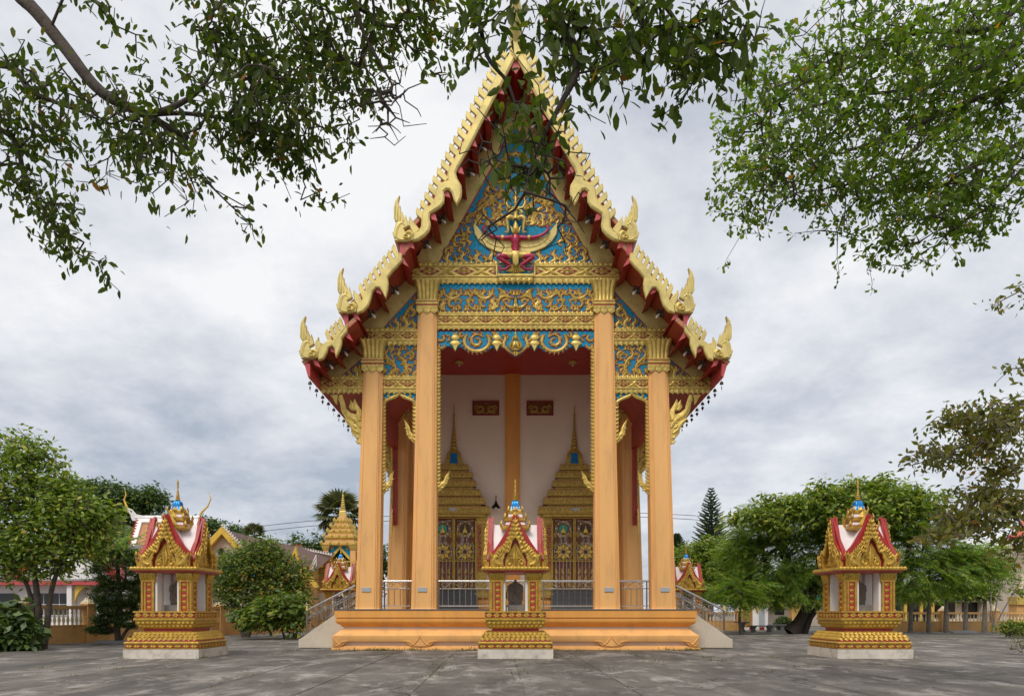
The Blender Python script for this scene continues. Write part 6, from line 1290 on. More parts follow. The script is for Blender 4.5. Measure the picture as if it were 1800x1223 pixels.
# ------------------------------------------------------------------ trees
def sample_blobs(blobs, shell=0.35):
    T = []
    for b in blobs:
        x, y, z, rx, ry, rz, n = b; n = int(n)
        d = unit(rng.normal(0, 1, (n, 3))); r = (shell+(1-shell)*rng.random((n, 1))**0.6); r = np.where(rng.random((n, 1)) < .13, rng.uniform(1.0, 1.4, (n, 1)), r); T.append(d*r*[rx, ry, rz]+[x, y, z])
    return np.concatenate(T)
def B2(blobs, Y, dy=None):
    """blobs given as (px,py,rpx,rpy,n[,dY]) seen from the camera at distance Y"""
    o = []
    for b in blobs:
        yy = Y+(b[5] if len(b) > 5 else 0); x, y, z = Pt(b[0], b[1], yy); k = yy/F; o.append((x, y, z, b[2]*k, (dy or 0.5*(b[2]+b[3])*k), b[3]*k, b[4]))
    return o
def leaves_at(T, per, spread, size, kind, droop=0.35, nup=1.0, flat=0.5, tip=None):
    N = len(T); P = np.repeat(T, per, 0)+rng.normal(0, 1, (N*per, 3))*[spread, spread, spread*flat]
    d = rng.normal(0, 1, (N*per, 3)); 
    if tip is not None: d = d*0.8+np.repeat(tip, per, 0)*0.8
    d[:, 2] = d[:, 2]*0.45-droop; nr = rng.normal(0, 0.6, (N*per, 3)); nr[:, 2] += nup
    return scatter(kind[0], kind[1], frames(d, nr), size*rng.uniform(0.6, 1.25, N*per), P)
def tree(name, label, cat, lines, blobs, per, spread, size, kind, mat, bark='bark', group=None, rtip=0.02, step=1.0, sag=0.1, shell=0.35, droop=0.35, flat=0.5, pw=0.42, rmax=None):
    base = lines[0][0][0]; r = thing(name, label, cat, (base[0], base[1], 0), 0, group)
    T = sample_blobs(blobs, shell); V, Q, td = grow(lines, T, rtip, step, sag, pw, rmax)
    off = np.array([base[0], base[1], 0]); np_mesh('trunk', V-off, Q, bark, r, True)
    V, Q = leaves_at(T, per, spread, size, kind, droop, tip=td, flat=flat); np_mesh('crown', V-off, Q, mat, r, False); return r

# left multi-stem tree
Y = 31.5; b0 = Pt(72, 1110, Y); g0 = lambda px, Y: ((px-900)*Y/F, Y, 0)
L1 = [[(g0(72, Y), .16), (Pt(60, 1010, Y), .12), (Pt(30, 930, Y), .09), (Pt(10, 860, Y), .06)], [(g0(78, Y), .14), (Pt(95, 1020, Y), .10), (Pt(130, 960, Y), .07), (Pt(170, 900, Y+.5), .04)], [(g0(66, Y), .12), (Pt(48, 1030, Y), .09), (Pt(5, 985, Y), .06), (Pt(-40, 930, Y), .05)], [(Pt(60, 1010, Y), .09), (Pt(66, 930, Y+.5), .07), (Pt(50, 830, Y+1), .04)]]
tree('broadleaf_tree', 'bushy green multi-stemmed tree at the far left in front of the balustrade wall', 'tree', L1,
     B2([(40, 795, 46, 32, 110), (15, 850, 60, 50, 150), (70, 870, 50, 36, 110), (110, 850, 40, 18, 50), (130, 905, 62, 44, 200), (60, 940, 80, 44, 220), (165, 915, 26, 34, 70), (115, 965, 50, 28, 100), (0, 960, 60, 40, 120), (170, 955, 18, 20, 30), (-60, 900, 70, 80, 140), (20, 1000, 50, 22, 50), (95, 1000, 40, 12, 30), (150, 880, 20, 8, 16), (95, 820, 16, 12, 14), (175, 905, 26, 8, 16)], Y), 10, .30, .27, LEAF_DIA, 'leaf_bright', rtip=.012, step=.6)
# leafy bush bottom left
Y = 30.0; T = sample_blobs(B2([(20, 1105, 38, 40, 110), (-20, 1100, 40, 45, 80), (45, 1120, 16, 22, 30)], Y)); T[:, 2] = np.abs(T[:, 2])+.05
bs = thing('leafy_shrub', 'low dark shrub with long leaves at the bottom left edge of the court', 'shrub', g0(15, Y)); off = np.array(g0(15, Y))
V, Q, td = grow([[(g0(10, Y), .05), (Pt(8, 1110, Y), .04)], [(g0(30, Y), .05), (Pt(34, 1110, Y), .04)]], T, .008, .5, .1); np_mesh('stem', V-off, Q, 'bark', bs)
V, Q = leaves_at(T, 11, .14, .42, LEAF_DIA, .45, tip=td); np_mesh('foliage', V-off, Q, 'leaf_dark', bs)
# topiary tree
Y = 36.5; b = g0(208, Y); LT = [[(b, .16), (Pt(206, 1095, Y), .14), (Pt(212, 1060, Y), .12), (Pt(207, 1000, Y), .1), (Pt(208, 960, Y), .06)], [(Pt(205, 1105, Y), .1), (Pt(190, 1108, Y), .08), (Pt(175, 1106, Y), .05)], [(b, .1), (Pt(222, 1108, Y), .08), (Pt(232, 1100, Y), .05)]]
def ell(px, py, rx, ry, n, Y=Y): return B2([(px, py, rx, ry, n)], Y)
tp = thing('clipped_tree', 'dark green clipped topiary tree with rounded tiers left of the left front shrine', 'tree', b); off = np.array(b)
T = sample_blobs(B2([(212, 1000, 46, 34, 420), (208, 1045, 44, 22, 300), (228, 1088, 26, 14, 120), (176, 1106, 20, 7, 70), (183, 1088, 18, 9, 60), (205, 1068, 34, 14, 120)], Y), .8)
V, Q, td = grow(LT, T, .008, .5, .05); np_mesh('trunk', V-off, Q, 'bark', tp, True); V, Q = leaves_at(T, 40, .10, .10, LEAF_DIA, .1); np_mesh('crown', V-off, Q, 'leaf_dark', tp)
T = sample_blobs(B2([(208, 970, 42, 16, 26), (230, 985, 28, 16, 14), (188, 980, 25, 16, 14)], Y), .5); d = np.stack([rng.normal(0, 1, len(T)), rng.normal(0, .8, len(T)), rng.uniform(.1, 1.0, len(T))], 1)
V, Q = scatter(FEATH[0], FEATH[1], frames(d, np.tile([0, -.3, 1.], (len(T), 1))), rng.uniform(1.0, 1.7, len(T)), T); np_mesh('feathery_shoots', V-off, Q, 'leaf_feather', tp)
# soil kerb below topiary
mb = MB(); mb.box(b[0]-.9, b[0]+.9, Y-.5, Y+.5, 0, .14); tag(mb.build('planting_kerb', 'stone'), 'low grey kerb of soil round the foot of the clipped tree', 'kerb')

def crown_tree(name, lab, px, Y, blobs, per, spread, size, kind, mat, cat='tree', bark='bark', lean=0, r0=.3, group=None, top=None, **k):
    b = g0(px, Y); cy = np.mean([q[1] for q in blobs]); tx = np.mean([q[0] for q in blobs])
    mid = Pt(px+(tx-px)*.4+lean, (1085+cy)/2+10, Y); tp_ = Pt(tx, top or cy, Y)
    return tree(name, lab, cat, [[(b, r0), (mid, r0*.75), (tp_, r0*.4)]], B2(blobs, Y), per, spread, size, kind, mat, bark, group, **k)
# flowering bush right of the left shrine
tr = tree('flowering_tree', 'rounded green tree with a few yellow blossoms between the left shrine and the stair', 'tree',
     [[(g0(432, 45), .16), (Pt(430, 1060, 45), .12), (Pt(440, 1000, 45), .07)], [(g0(436, 45), .12), (Pt(455, 1060, 45), .09), (Pt(490, 1010, 45), .05)], [(g0(428, 45), .12), (Pt(405, 1050, 45), .09), (Pt(385, 1010, 45), .05)]],
     B2([(455, 975, 42, 28, 170), (425, 1005, 50, 40, 230), (490, 1005, 38, 40, 190), (400, 1035, 32, 35, 120), (470, 1050, 55, 30, 190), (520, 1040, 22, 35, 90), (535, 1000, 12, 20, 20)], 45), 15, .28, .23, LEAF_DIA, 'leaf_mid', rtip=.014, step=.8)
T = sample_blobs(B2([(460, 1020, 70, 45, 60)], 44.0, .4)); V, Q = leaves_at(T, 2, .05, .16, LEAF_DIA, .9); off = np.array([tr.location.x, tr.location.y, 0]); np_mesh('yellow_blossom', V-off, Q, 'petal_yellow', tr)
crown_tree('broadleaf_sapling', 'low dark-leaved sapling in front of the flowering tree', 500, 42, [(470, 1075, 30, 22, 60), (505, 1065, 28, 28, 60), (440, 1085, 28, 20, 50), (515, 1085, 22, 20, 40)], 14, .2, .42, LEAF_DIA, 'leaf_mid', r0=.07, rtip=.01, droop=.5)
# trees behind, left
bg_l = 'trees beyond the left buildings'
crown_tree('tall_tree', 'tall open tree behind the tiled hall roof left of the shrine', 250, 72, [(200, 875, 60, 22, 110), (255, 880, 40, 22, 80), (150, 865, 40, 22, 70), (230, 925, 60, 30, 120), (180, 915, 50, 28, 110), (130, 900, 40, 30, 80)], 30, .5, .42, LEAF_DIA, 'leaf_dark', rtip=.02, step=1.4, group=bg_l)
crown_tree('tall_tree', 'hazy tree top rising just right of the left shrine roof', 390, 85, [(365, 925, 28, 14, 50), (340, 935, 26, 14, 40), (410, 935, 30, 10, 40)], 26, .6, .42, LEAF_DIA, 'leaf_dark', rtip=.02, step=1.4, group=bg_l)
crown_tree('tall_tree', 'dark tree between the brown roofed house and the bell tower', 545, 80, [(540, 975, 32, 28, 130), (575, 985, 24, 36, 90), (520, 1000, 30, 24, 80), (600, 960, 24, 30, 80), (640, 1000, 30, 60, 160), (660, 985, 18, 30, 60)], 28, .55, .42, LEAF_DIA, 'leaf_dark', rtip=.02, step=1.4, group=bg_l)
crown_tree('round_tree', 'dark round bush behind the left shrine beside the wall', 205, 52, [(160, 1000, 40, 26, 110), (150, 960, 30, 22, 70)], 26, .4, .4, LEAF_DIA, 'leaf_dark', rtip=.02, step=1)
# palms
def pinnate_palm(label, px, py, Y, n, L, group, scale=1.0):
    c = Pt(px, py, Y); r = thing('feather_palm', label, 'palm', (c[0], c[1], 0), 0, group)
    mb = MB(); mb.tube([(0, 0, 0), (.15, 0, c[2]*.5), (0, 0, c[2])], [.26, .2, .16], 8); mb.build('trunk', 'bark_pale', r, 60); me = None
    for i in range(n):
        az_ = i*2.4+random.uniform(-.2, .2); el_ = random.uniform(.1, 1.15); nl = 26; V = []; Q = []
        for k in range(nl):
            t = (k+2)/(nl+2); x = L*t*math.cos(el_)*(1-.15*t); z = L*(t*math.sin(el_)-.75*t*t*(1.2-el_*.5)); ll = L*.26*math.sin(math.pi*(.12+.8*t))
            for sg in (-1, 1): q0 = len(V); V += [(x, 0, z), (x+ll*.25, sg*ll*.5, z-ll*.22), (x+ll*.45, sg*ll*.8, z-ll*.75), (x+ll*.12, sg*ll*.42, z-ll*.25)]; Q.append((q0, q0+1, q0+2, q0+3))
            if k: q0 = len(V); V += [(px_, -.02*L/3, pz_), (px_, .02*L/3, pz_), (x, .02*L/3, z), (x, -.02*L/3, z)]; Q.append((q0, q0+1, q0+2, q0+3))
            px_, pz_ = x, z
        V = np.array(V); ca, sa = math.cos(az_), math.sin(az_); V = V @ np.array([[ca, sa, 0], [-sa, ca, 0], [0, 0, 1]])+[0, 0, c[2]]; np_mesh('frond', V, np.array(Q), 'leaf_palm', r)
pinnate_palm('feather palm with drooping fronds left of the tiled hall roof', 190, 935, 63, 18, 3.2, 'palms on the left')
pinnate_palm('small feather palm just behind the right side of the left shrine', 408, 985, 58, 16, 2.6, 'palms on the left')
def fan_palm(label, px, py, Y, n, Rr, group=None):
    c = Pt(px, py, Y); r = thing('fan_palm', label, 'palm', (c[0], c[1], 0), 0, group); mb = MB(); mb.tube([(0, 0, 0), (.1, 0, c[2]*.5), (0, 0, c[2]-.2)], [.3, .24, .22], 8); mb.build('trunk', 'bark_pale', r, 60)
    for i in range(n):
        az_ = i*2.4; el_ = R(80-130*(i+.5)/n); st = Rr*.48; V = []; Q = []; nb = 16
        V += [(0, -.03, 0), (0, .03, 0), (st, .03, 0), (st, -.03, 0)]; Q.append((0, 1, 2, 3))
        for k in range(nb):
            a = (k-(nb-1)/2)/nb*3.6; l = Rr*.62*(1-.18*abs(a)/1.8); w = .085*Rr/2; ca, sa = math.cos(a), math.sin(a); q0 = len(V)
            for x, y, z in ((0, 0, 0), (l*.55, w*1.6, .02-.03), (l, 0, -.28*l), (l*.55, -w*1.6, -.03)): V.append((st+x*ca-y*sa, x*sa+y*ca, z-.10*abs(sa)*x))
            Q.append((q0, q0+1, q0+2, q0+3))
        V = np.array(V); ce, se = math.cos(el_), math.sin(el_); V = V @ np.array([[ce, 0, se], [0, 1, 0], [-se, 0, ce]]); ca, sa = math.cos(az_), math.sin(az_); V = V @ np.array([[ca, sa, 0], [-sa, ca, 0], [0, 0, 1]])+[0, 0, c[2]]; np_mesh('fan_leaf', V, np.array(Q), 'leaf_palm', r)
fan_palm('tall fan palm with spiky leaves rising behind the bell tower', 596, 905, 80, 30, 2.9, 'fan palms'); fan_palm('small distant fan palm top above the brown tiled roof', 447, 940, 82, 22, 1.5, 'fan palms')
# Norfolk pines
def norfolk(label, px, ptop, Y, wpx, pbot):
    c = g0(px, Y); H = EYE+(HOR-ptop)*Y/F; zb = EYE+(HOR-pbot)*Y/F; W = wpx*Y/F; r = thing('norfolk_pine', label, 'conifer', c, 0, 'norfolk pines'); mb = MB(); mb.tube([(0, 0, 0), (.05, 0, H*.5), (0, 0, H)], [.28, .18, .02], 7); mb.build('trunk', 'bark', r, 60)
    n = 22
    for i in range(n):
        t = (i+.5)/n; z = zb+(H-zb)*t; l = W*(1-t)**.75*random.uniform(.85, 1.1)+.12; m = 6; V = []; Q = []
        for j in range(m):
            a = 2*math.pi*j/m+i*.55+random.uniform(-.12, .12); ca, sa = math.cos(a), math.sin(a)
            for k in range(int(9+16*(1-t))):
                s = (k+1)/(9+16*(1-t)); x = l*s; zz1 = z+l*(.30*s+.18*s*s); tw = .42*(1-.55*s)*(.5+.5*l/W)
                for sg in (-1, 1): q0 = len(V); pts = [(x, 0, zz1), (x+tw*.5, sg*tw*.55, zz1+.03), (x+tw*.9, sg*tw*.75, zz1-.02+.25*tw), (x+tw*.35, sg*tw*.25, zz1+.10)]; V += [(p[0]*ca-p[1]*sa, p[0]*sa+p[1]*ca, p[2]) for p in pts]; Q.append((q0, q0+1, q0+2, q0+3))
            q0 = len(V); V += [(0, 0, z-.03), (0, 0, z+.06), (l*ca, l*sa, z+l*.5), (l*ca, l*sa, z+l*.46)]; Q.append((q0, q0+1, q0+2, q0+3))
        np_mesh('branch_whorl', np.array(V), np.array(Q), 'leaf_pine', r)
norfolk('tall narrow Norfolk pine with tiered branches right of the temple', 1250, 858, 78, 31, 965); norfolk('small Norfolk pine top just beside the right outer column', 1190, 938, 84, 20, 985)
# right side trees
bg_r = 'trees on the right side of the court'
def feather_tree(label, px, Y, blobs, lines, n_per, size, mat='leaf_feather', group=bg_r, rt=.02, name='feathery_tree', bark='bark_dark'):
    base = lines[0][0][0]; r = thing(name, label, 'tree', (base[0], base[1], 0), 0, group); off = np.array([base[0], base[1], 0]); T = sample_blobs(B2(blobs, Y), .72); V, Q, td = grow(lines, T, rt, 1.2, .15, .42); np_mesh('trunk', V-off, Q, bark, r, True)
    cen = np.mean(T, 0); P = np.repeat(T, n_per, 0)+rng.normal(0, .22, (len(T)*n_per, 3))*[1, 1, .5]; d = unit((P-cen)*[1, 1, .35])+rng.normal(0, .9, P.shape)*[1, 1, .35]; d[:, 2] -= .22
    nr = rng.normal(0, .45, P.shape)+[0, -.1, 1]; V, Q = scatter(FEATH[0], FEATH[1], frames(d, nr), size*rng.uniform(.65, 1.2, len(P)), P); np_mesh('crown', V-off, Q, mat, r); return r
Y = 52
feather_tree('large feathery-leaved tree with a thick leaning dark trunk left of the right shrine', 1400, Y, [(1340, 930, 45, 34, 110), (1400, 915, 60, 34, 150), (1310, 985, 40, 42, 120), (1370, 985, 60, 48, 190), (1430, 975, 50, 48, 160), (1340, 1035, 50, 22, 80), (1410, 1035, 55, 20, 90), (1470, 930, 40, 40, 110)],
    [[(g0(1390, Y), .62), (Pt(1404, 1095, Y), .42), (Pt(1420, 1062, Y), .36), (Pt(1432, 1030, Y), .28), (Pt(1440, 980, Y), .2)], [(Pt(1420, 1062, Y), .26), (Pt(1400, 1020, Y), .2), (Pt(1370, 970, Y), .12)], [(g0(1412, Y+.4), .3), (Pt(1424, 1085, Y+.4), .24), (Pt(1445, 1055, Y+.4), .2), (Pt(1462, 1010, Y), .12)]], 4, 1.0, rt=.02)
Y = 50
feather_tree('wide feathery-leaved tree with glossy layered sprays right of the right shrine', 1620, Y, [(1590, 925, 36, 30, 80), (1640, 960, 46, 32, 120), (1580, 960, 50, 44, 120), (1690, 985, 40, 26, 100), (1620, 1010, 60, 34, 150), (1700, 1005, 45, 30, 110), (1735, 985, 28, 26, 50), (1530, 900, 50, 40, 90), (1500, 940, 50, 50, 100)],
    [[(g0(1560, Y), .3), (Pt(1570, 1050, Y), .24), (Pt(1590, 1000, Y), .18), (Pt(1600, 940, Y), .1)], [(Pt(1570, 1050, Y), .18), (Pt(1640, 1000, Y), .12), (Pt(1700, 980, Y), .06)]], 4, 1.0, mat='leaf_feather', bark='bark')
crown_tree('round_tree', 'light green spreading tree top behind the right shrine with pale leaf tips', 1480, 49, [(1400, 895, 36, 14, 70), (1460, 880, 50, 22, 120), (1540, 880, 50, 24, 120), (1600, 890, 30, 26, 80), (1500, 910, 80, 24, 150), (1350, 910, 30, 16, 50), (1320, 905, 22, 8, 20), (1560, 862, 26, 16, 30), (1640, 895, 18, 16, 24), (1390, 880, 24, 8, 16), (1600, 868, 14, 10, 12), (1680, 920, 20, 12, 20), (1290, 915, 16, 8, 10), (1440, 858, 12, 14, 9), (1548, 846, 14, 12, 9), (1608, 856, 8, 16, 7), (1350, 878, 16, 8, 8), (1655, 876, 8, 12, 6), (1490, 852, 30, 10, 12), (1370, 925, 30, 10, 24), (1440, 905, 30, 14, 30)], 15, .4, .40, LEAF_DIA, 'leaf_bright', rtip=.02, step=1.2, group=bg_r)
crown_tree('round_tree', 'light green dense tree between the right stair and the feathery tree', 1240, 62, [(1215, 985, 30, 24, 120), (1250, 975, 40, 26, 170), (1285, 985, 30, 30, 120), (1235, 1015, 45, 28, 190), (1290, 1020, 25, 30, 90), (1195, 1010, 20, 40, 90), (1220, 1045, 40, 20, 100)], 28, .4, .32, LEAF_DIA, 'leaf_bright', rtip=.02, step=1.2, group=bg_r)
crown_tree('round_tree', 'dense dark green trees closing the view under the feathery crowns', 1350, 85, [(1300, 1030, 60, 30, 140), (1400, 1020, 60, 36, 150), (1500, 1020, 60, 36, 150)], 26, .6, .5, LEAF_DIA, 'leaf_dark', rtip=.02, step=1.4, group=bg_r)
crown_tree('round_tree', 'thin dark topped tree behind the light green tree top', 1500, 72, [(1490, 872, 30, 18, 50), (1530, 858, 22, 12, 24), (1470, 885, 24, 14, 30)], 18, .5, .4, LEAF_DIA, 'leaf_olive', rtip=.02, step=1.4, group=bg_r)
crown_tree('round_tree', 'yellow-green trees far behind the right balustrade near the frame edge', 1750, 80, [(1720, 1020, 40, 24, 90), (1780, 1010, 30, 30, 90), (1680, 1040, 40, 14, 60)], 24, .6, .4, LEAF_DIA, 'leaf_bright', rtip=.02, step=1.4, group=bg_r)
# small trunked saplings in front of the right wall
for i, (px, lab) in enumerate(((1600, 'pale-trunked sapling before the right wall, nearest to the right shrine'), (1632, 'second pale-trunked sapling from the right shrine before the right wall'), (1662, 'pale-trunked sapling before the right wall, left of the grey panel'), (1697, 'pale-trunked sapling directly behind the flat grey panel'), (1730, 'pale-trunked sapling before the right wall, right of the grey panel'))):
    crown_tree('young_tree', lab, px, 55, [(px, 1042, 17, 12, 50), (px+4, 1028, 14, 10, 30)], 16, .22, .3, LEAF_DIA, 'leaf_bright', bark='bark_pale', r0=.2, rtip=.02, step=.6, group='pale trunked saplings along the right wall', top=1045)
feather_tree('slim feathery sapling beside the foot of the right stair', 1303, 50, [(1280, 1040, 30, 10, 36), (1310, 1030, 30, 12, 40), (1300, 1050, 34, 8, 30)], [[(g0(1303, 50), .14), (Pt(1300, 1085, 50), .10), (Pt(1302, 1055, 50), .07), (Pt(1298, 1040, 50), .04)]], 3, 1.2, rt=.015, name='young_tree', bark='bark')
crown_tree('clipped_shrub', 'round clipped green shrub in front of the gateway hut', 1377, 62, [(1377, 1096, 13, 12, 200)], 16, .12, .16, LEAF_DIA, 'leaf_dark', cat='shrub', r0=.06, rtip=.01, step=.5, shell=.8)
# frangipani-like bare stems near right edge
for k in range(1):
    b = g0(1745, 54); tree('thin_stemmed_tree', 'slender multi-stemmed shrub tree near the right end of the balustrade', 'tree', [[(b, .07), (Pt(1752, 1060, 54), .05), (Pt(1768, 1000, 54), .03)], [(b, .07), (Pt(1765, 1070, 54), .05), (Pt(1795, 1020, 54), .03)], [(b, .06), (Pt(1742, 1050, 54), .05), (Pt(1755, 960, 54), .02)]], B2([(1770, 1000, 22, 22, 26), (1790, 1030, 16, 16, 18), (1755, 965, 14, 26, 14)], 54), 12, .3, .3, LEAF_DIA, 'leaf_bright', bark='bark_pale', rtip=.01, step=.7)
Y = 44; T = sample_blobs(B2([(1790, 1105, 26, 12, 90), (1770, 1102, 14, 8, 30)], Y)); T[:, 2] = np.abs(T[:, 2]); bs = thing('flowering_shrub', 'low shrub with tiny yellow flowers at the right edge of the court', 'shrub', g0(1788, Y)); off = np.array(g0(1788, Y)); V, Q = leaves_at(T, 18, .16, .2, LEAF_DIA, .2); np_mesh('foliage', V-off, Q, 'leaf_mid', bs); V, Q = leaves_at(T[:18]+[0, -.3, .2], 2, .04, .14, LEAF_DIA, .1); np_mesh('blossom', V-off, Q, 'petal_yellow', bs)
Y = 27; T = sample_blobs(B2([(1795, 1125, 26, 22, 60)], Y), .2); bs = thing('thin_weed_shrub', 'thin brown twiggy weeds at the right frame edge', 'shrub', g0(1798, Y)); off = np.array(g0(1798, Y)); V, Q, td = grow([[(g0(1798, Y), .01), (Pt(1796, 1140, Y), .008)]], T, .003, .3, .05); np_mesh('twigs', V-off, Q, 'bark', bs); V, Q = leaves_at(T, 4, .06, .09, LEAF_DIA, .2); np_mesh('foliage', V-off, Q, 'leaf_olive', bs)

# ------------------------------------------------------------------ overhanging near canopy
def near_tree(name, label, trunk, boughs, blobs, Y, per, lsize, kind, mat, bark, rtip, step, droop, spread, extra_bare=None, dY=1.0, nleafobj=300, along=0.35):
    base = trunk[0][0]; off = np.array([base[0], base[1], 0]); r = thing(name, label, 'tree', (base[0], base[1], 0))
    T = sample_blobs(B2([b[:5]+(b[5] if len(b) > 5 else 0,) for b in blobs], Y, dY), 0.0)
    TT = T if extra_bare is None else np.concatenate([T, sample_blobs(B2(extra_bare, Y, .6), 0)])
    V, Q, td = grow([trunk]+boughs, TT, rtip, step, .03, .40, .16); np_mesh('trunk', V-off, Q, bark, r, True)
    td = td[:len(T)]; N = len(T)
    t = rng.uniform(-along, .12, (N*per, 1)); P = np.repeat(T, per, 0)+np.repeat(td, per, 0)*t+rng.normal(0, spread, (N*per, 3)); d = rng.normal(0, .75, P.shape)+np.repeat(td, per, 0)*.5; d[:, 2] -= droop
    nr = rng.normal(0, .7, P.shape)+[0, -.1, .8]; S = lsize*rng.uniform(.55, 1.25, len(P)); Rm = frames(d, nr)
    # the leaves that show largest stay objects of their own
    px = 900+F*P[:, 0]/P[:, 1]; py = HOR-F*(P[:, 2]-EYE)/P[:, 1]; vis = (px > 0) & (px < 1800) & (py > 0) & (py < 1223); score = np.where(vis, S/P[:, 1], 0); idx = np.argsort(-score)[:nleafobj]; rest = np.setdiff1d(np.arange(len(P)), idx)
    V, Q = scatter(kind[0], kind[1], Rm[rest], S[rest], P[rest]-off); np_mesh('foliage', V, Q, mat, r, kind='stuff')
    me = None
    for i in idx:
        if me is None: o = np_mesh('leaf', np.array(kind[0]), np.array(kind[1]), mat, r); me = o.data
        else: o = bpy.data.objects.new('leaf', me); COL.objects.link(o); fin(o, r)
        M = Matrix([list(row) for row in Rm[i]]).to_4x4(); M = Matrix.Translation(Vector(P[i]-off)) @ M @ Matrix.Scale(float(S[i]), 4); o.matrix_local = M
    return r
q = Pt
trunkL = [((-8.6, 7.2, 0), .34), ((-8.4, 7.1, 4), .28), ((-7.6, 7.0, 8), .18), ((-6.6, 6.9, 10.6), .05)]
bL = [[((-7.9, 7.0, 7.0), .16), (q(-60, -60, 7.3), .11), (q(40, 0, 7.2), .070), (q(110, 80, 7.2), .062), (q(175, 160, 7.2), .055), (q(255, 202, 7.3), .042), (q(330, 243, 7.5), .03)],
      [(q(255, 202, 7.3), .035), (q(300, 190, 7.3), .03), (q(350, 160, 7.4), .022), (q(380, 110, 7.5), .015), (q(400, 60, 7.6), .012)], [(q(255, 202, 7.3), .025), (q(330, 200, 7.4), .02), (q(430, 215, 7.5), .014), (q(520, 245, 7.7), .008)],
      [((-7.6, 7.0, 5.5), .06), (q(-40, 120, 7.4), .04), (q(60, 165, 7.4), .026), (q(150, 200, 7.5), .014), (q(190, 220, 7.6), .008)],
      [((-7.4, 7.0, 8.6), .10), (q(250, -120, 7.2), .07), (q(450, -60, 7.2), .05), (q(600, -30, 7.2), .035), (q(640, 60, 7.2), .02), (q(690, 150, 7.2), .01)],
      [((-7.3, 7.0, 5.0), .05), (q(-30, 230, 7.2), .03), (q(50, 330, 7.3), .02), (q(100, 400, 7.4), .01)],
      [(q(250, -120, 7.2), .05), (q(520, -160, 6.4), .06), (q(760, -110, 6.2), .055), (q(960, -60, 6.0), .05), (q(975, 20, 6.0), .042), (q(1008, 80, 6.0), .036), (q(1012, 130, 6.0), .030), (q(985, 185, 6.0), .022), (q(950, 250, 6.0), .014), (q(925, 320, 6.0), .009)],
      [(q(760, -110, 6.2), .035), (q(815, -40, 6.2), .028), (q(840, 30, 6.2), .022), (q(857, 100, 6.2), .018), (q(890, 142, 6.2), .014), (q(905, 180, 6.2), .01)],
      [(q(960, -60, 6.0), .04), (q(1120, -40, 6.1), .03), (q(1200, 50, 6.2), .016), (q(1280, 110, 6.3), .01)]]
blobL = [(60, 150, 70, 40, 60), (40, 230, 70, 60, 130), (60, 330, 60, 45, 80), (110, 400, 40, 40, 40), (125, 445, 22, 18, 14), (200, 240, 90, 50, 110), (290, 185, 35, 25, 30), (300, 280, 60, 28, 50), (250, 320, 60, 14, 14), (400, 350, 26, 20, 14),
         (430, 225, 90, 50, 170), (520, 250, 70, 38, 110), (480, 120, 100, 70, 240), (400, 60, 70, 50, 130), (560, 60, 70, 60, 150), (195, 30, 45, 18, 28), (70, 90, 20, 10, 4), (660, 30, 80, 40, 120), (760, 50, 60, 36, 80), (590, 150, 40, 40, 50), (640, 120, 40, 30, 30), (270, 300, 10, 10, 4), (340, 150, 24, 24, 20), (160, 180, 30, 20, 14)]
near_tree('overhanging_tree', 'dark leafy tree whose boughs hang into the picture from the top left', trunkL, bL[:6], [b[:4]+(int(b[4]*.72),) for b in blobL], 7.3, 5, .105, LEAF_OVAL, 'leaf_near', 'bark', .0035, .3, .9, .05, extra_bare=[(690, 180, 60, 50, 80), (640, 195, 45, 25, 30)], dY=.9)
blobC = [(830, 40, 50, 34, 40), (890, 10, 50, 30, 34), (975, 50, 50, 45, 50), (1040, 50, 70, 50, 70), (1120, 50, 70, 46, 70), (1090, 120, 60, 34, 40), (1040, 170, 24, 24, 8), (1190, 90, 50, 50, 50), (1260, 60, 70, 50, 60), (1290, 110, 40, 34, 36), (1190, 160, 24, 28, 18), (1330, 70, 26, 30, 14), (970, 130, 30, 30, 16), (905, 195, 30, 30, 20), (940, 255, 44, 42, 36), (900, 305, 34, 28, 22), (985, 250, 14, 20, 5), (1225, 30, 90, 30, 40)]
trunkC = [((-6.9, 3.2, 0), .30), ((-6.6, 3.6, 4), .25), ((-5.6, 4.4, 8), .2), ((-4.2, 5.2, 9.2), .14)]
bC = [[((-4.2, 5.2, 9.2), .14)]+bL[6][1:], bL[7], bL[8]]
near_tree('overhanging_tree', 'bough with broad dark leaves hanging down over the temple gable at top centre', trunkC, bC, [b[:4]+(int(b[4]*.62),) for b in blobC], 6.1, 4, .125, LEAF_OVAL, 'leaf_near', 'bark_dark', .003, .3, .95, .055, extra_bare=[(960, 310, 90, 80, 60), (860, 280, 60, 60, 34), (1000, 380, 40, 60, 22), (870, 400, 50, 40, 18)], dY=.5)
trunkR = [((12.6, 12.5, 0), .42), ((12.2, 12.4, 5), .34), ((11.6, 12.2, 9), .24), ((10.4, 12.0, 12.5), .06)]
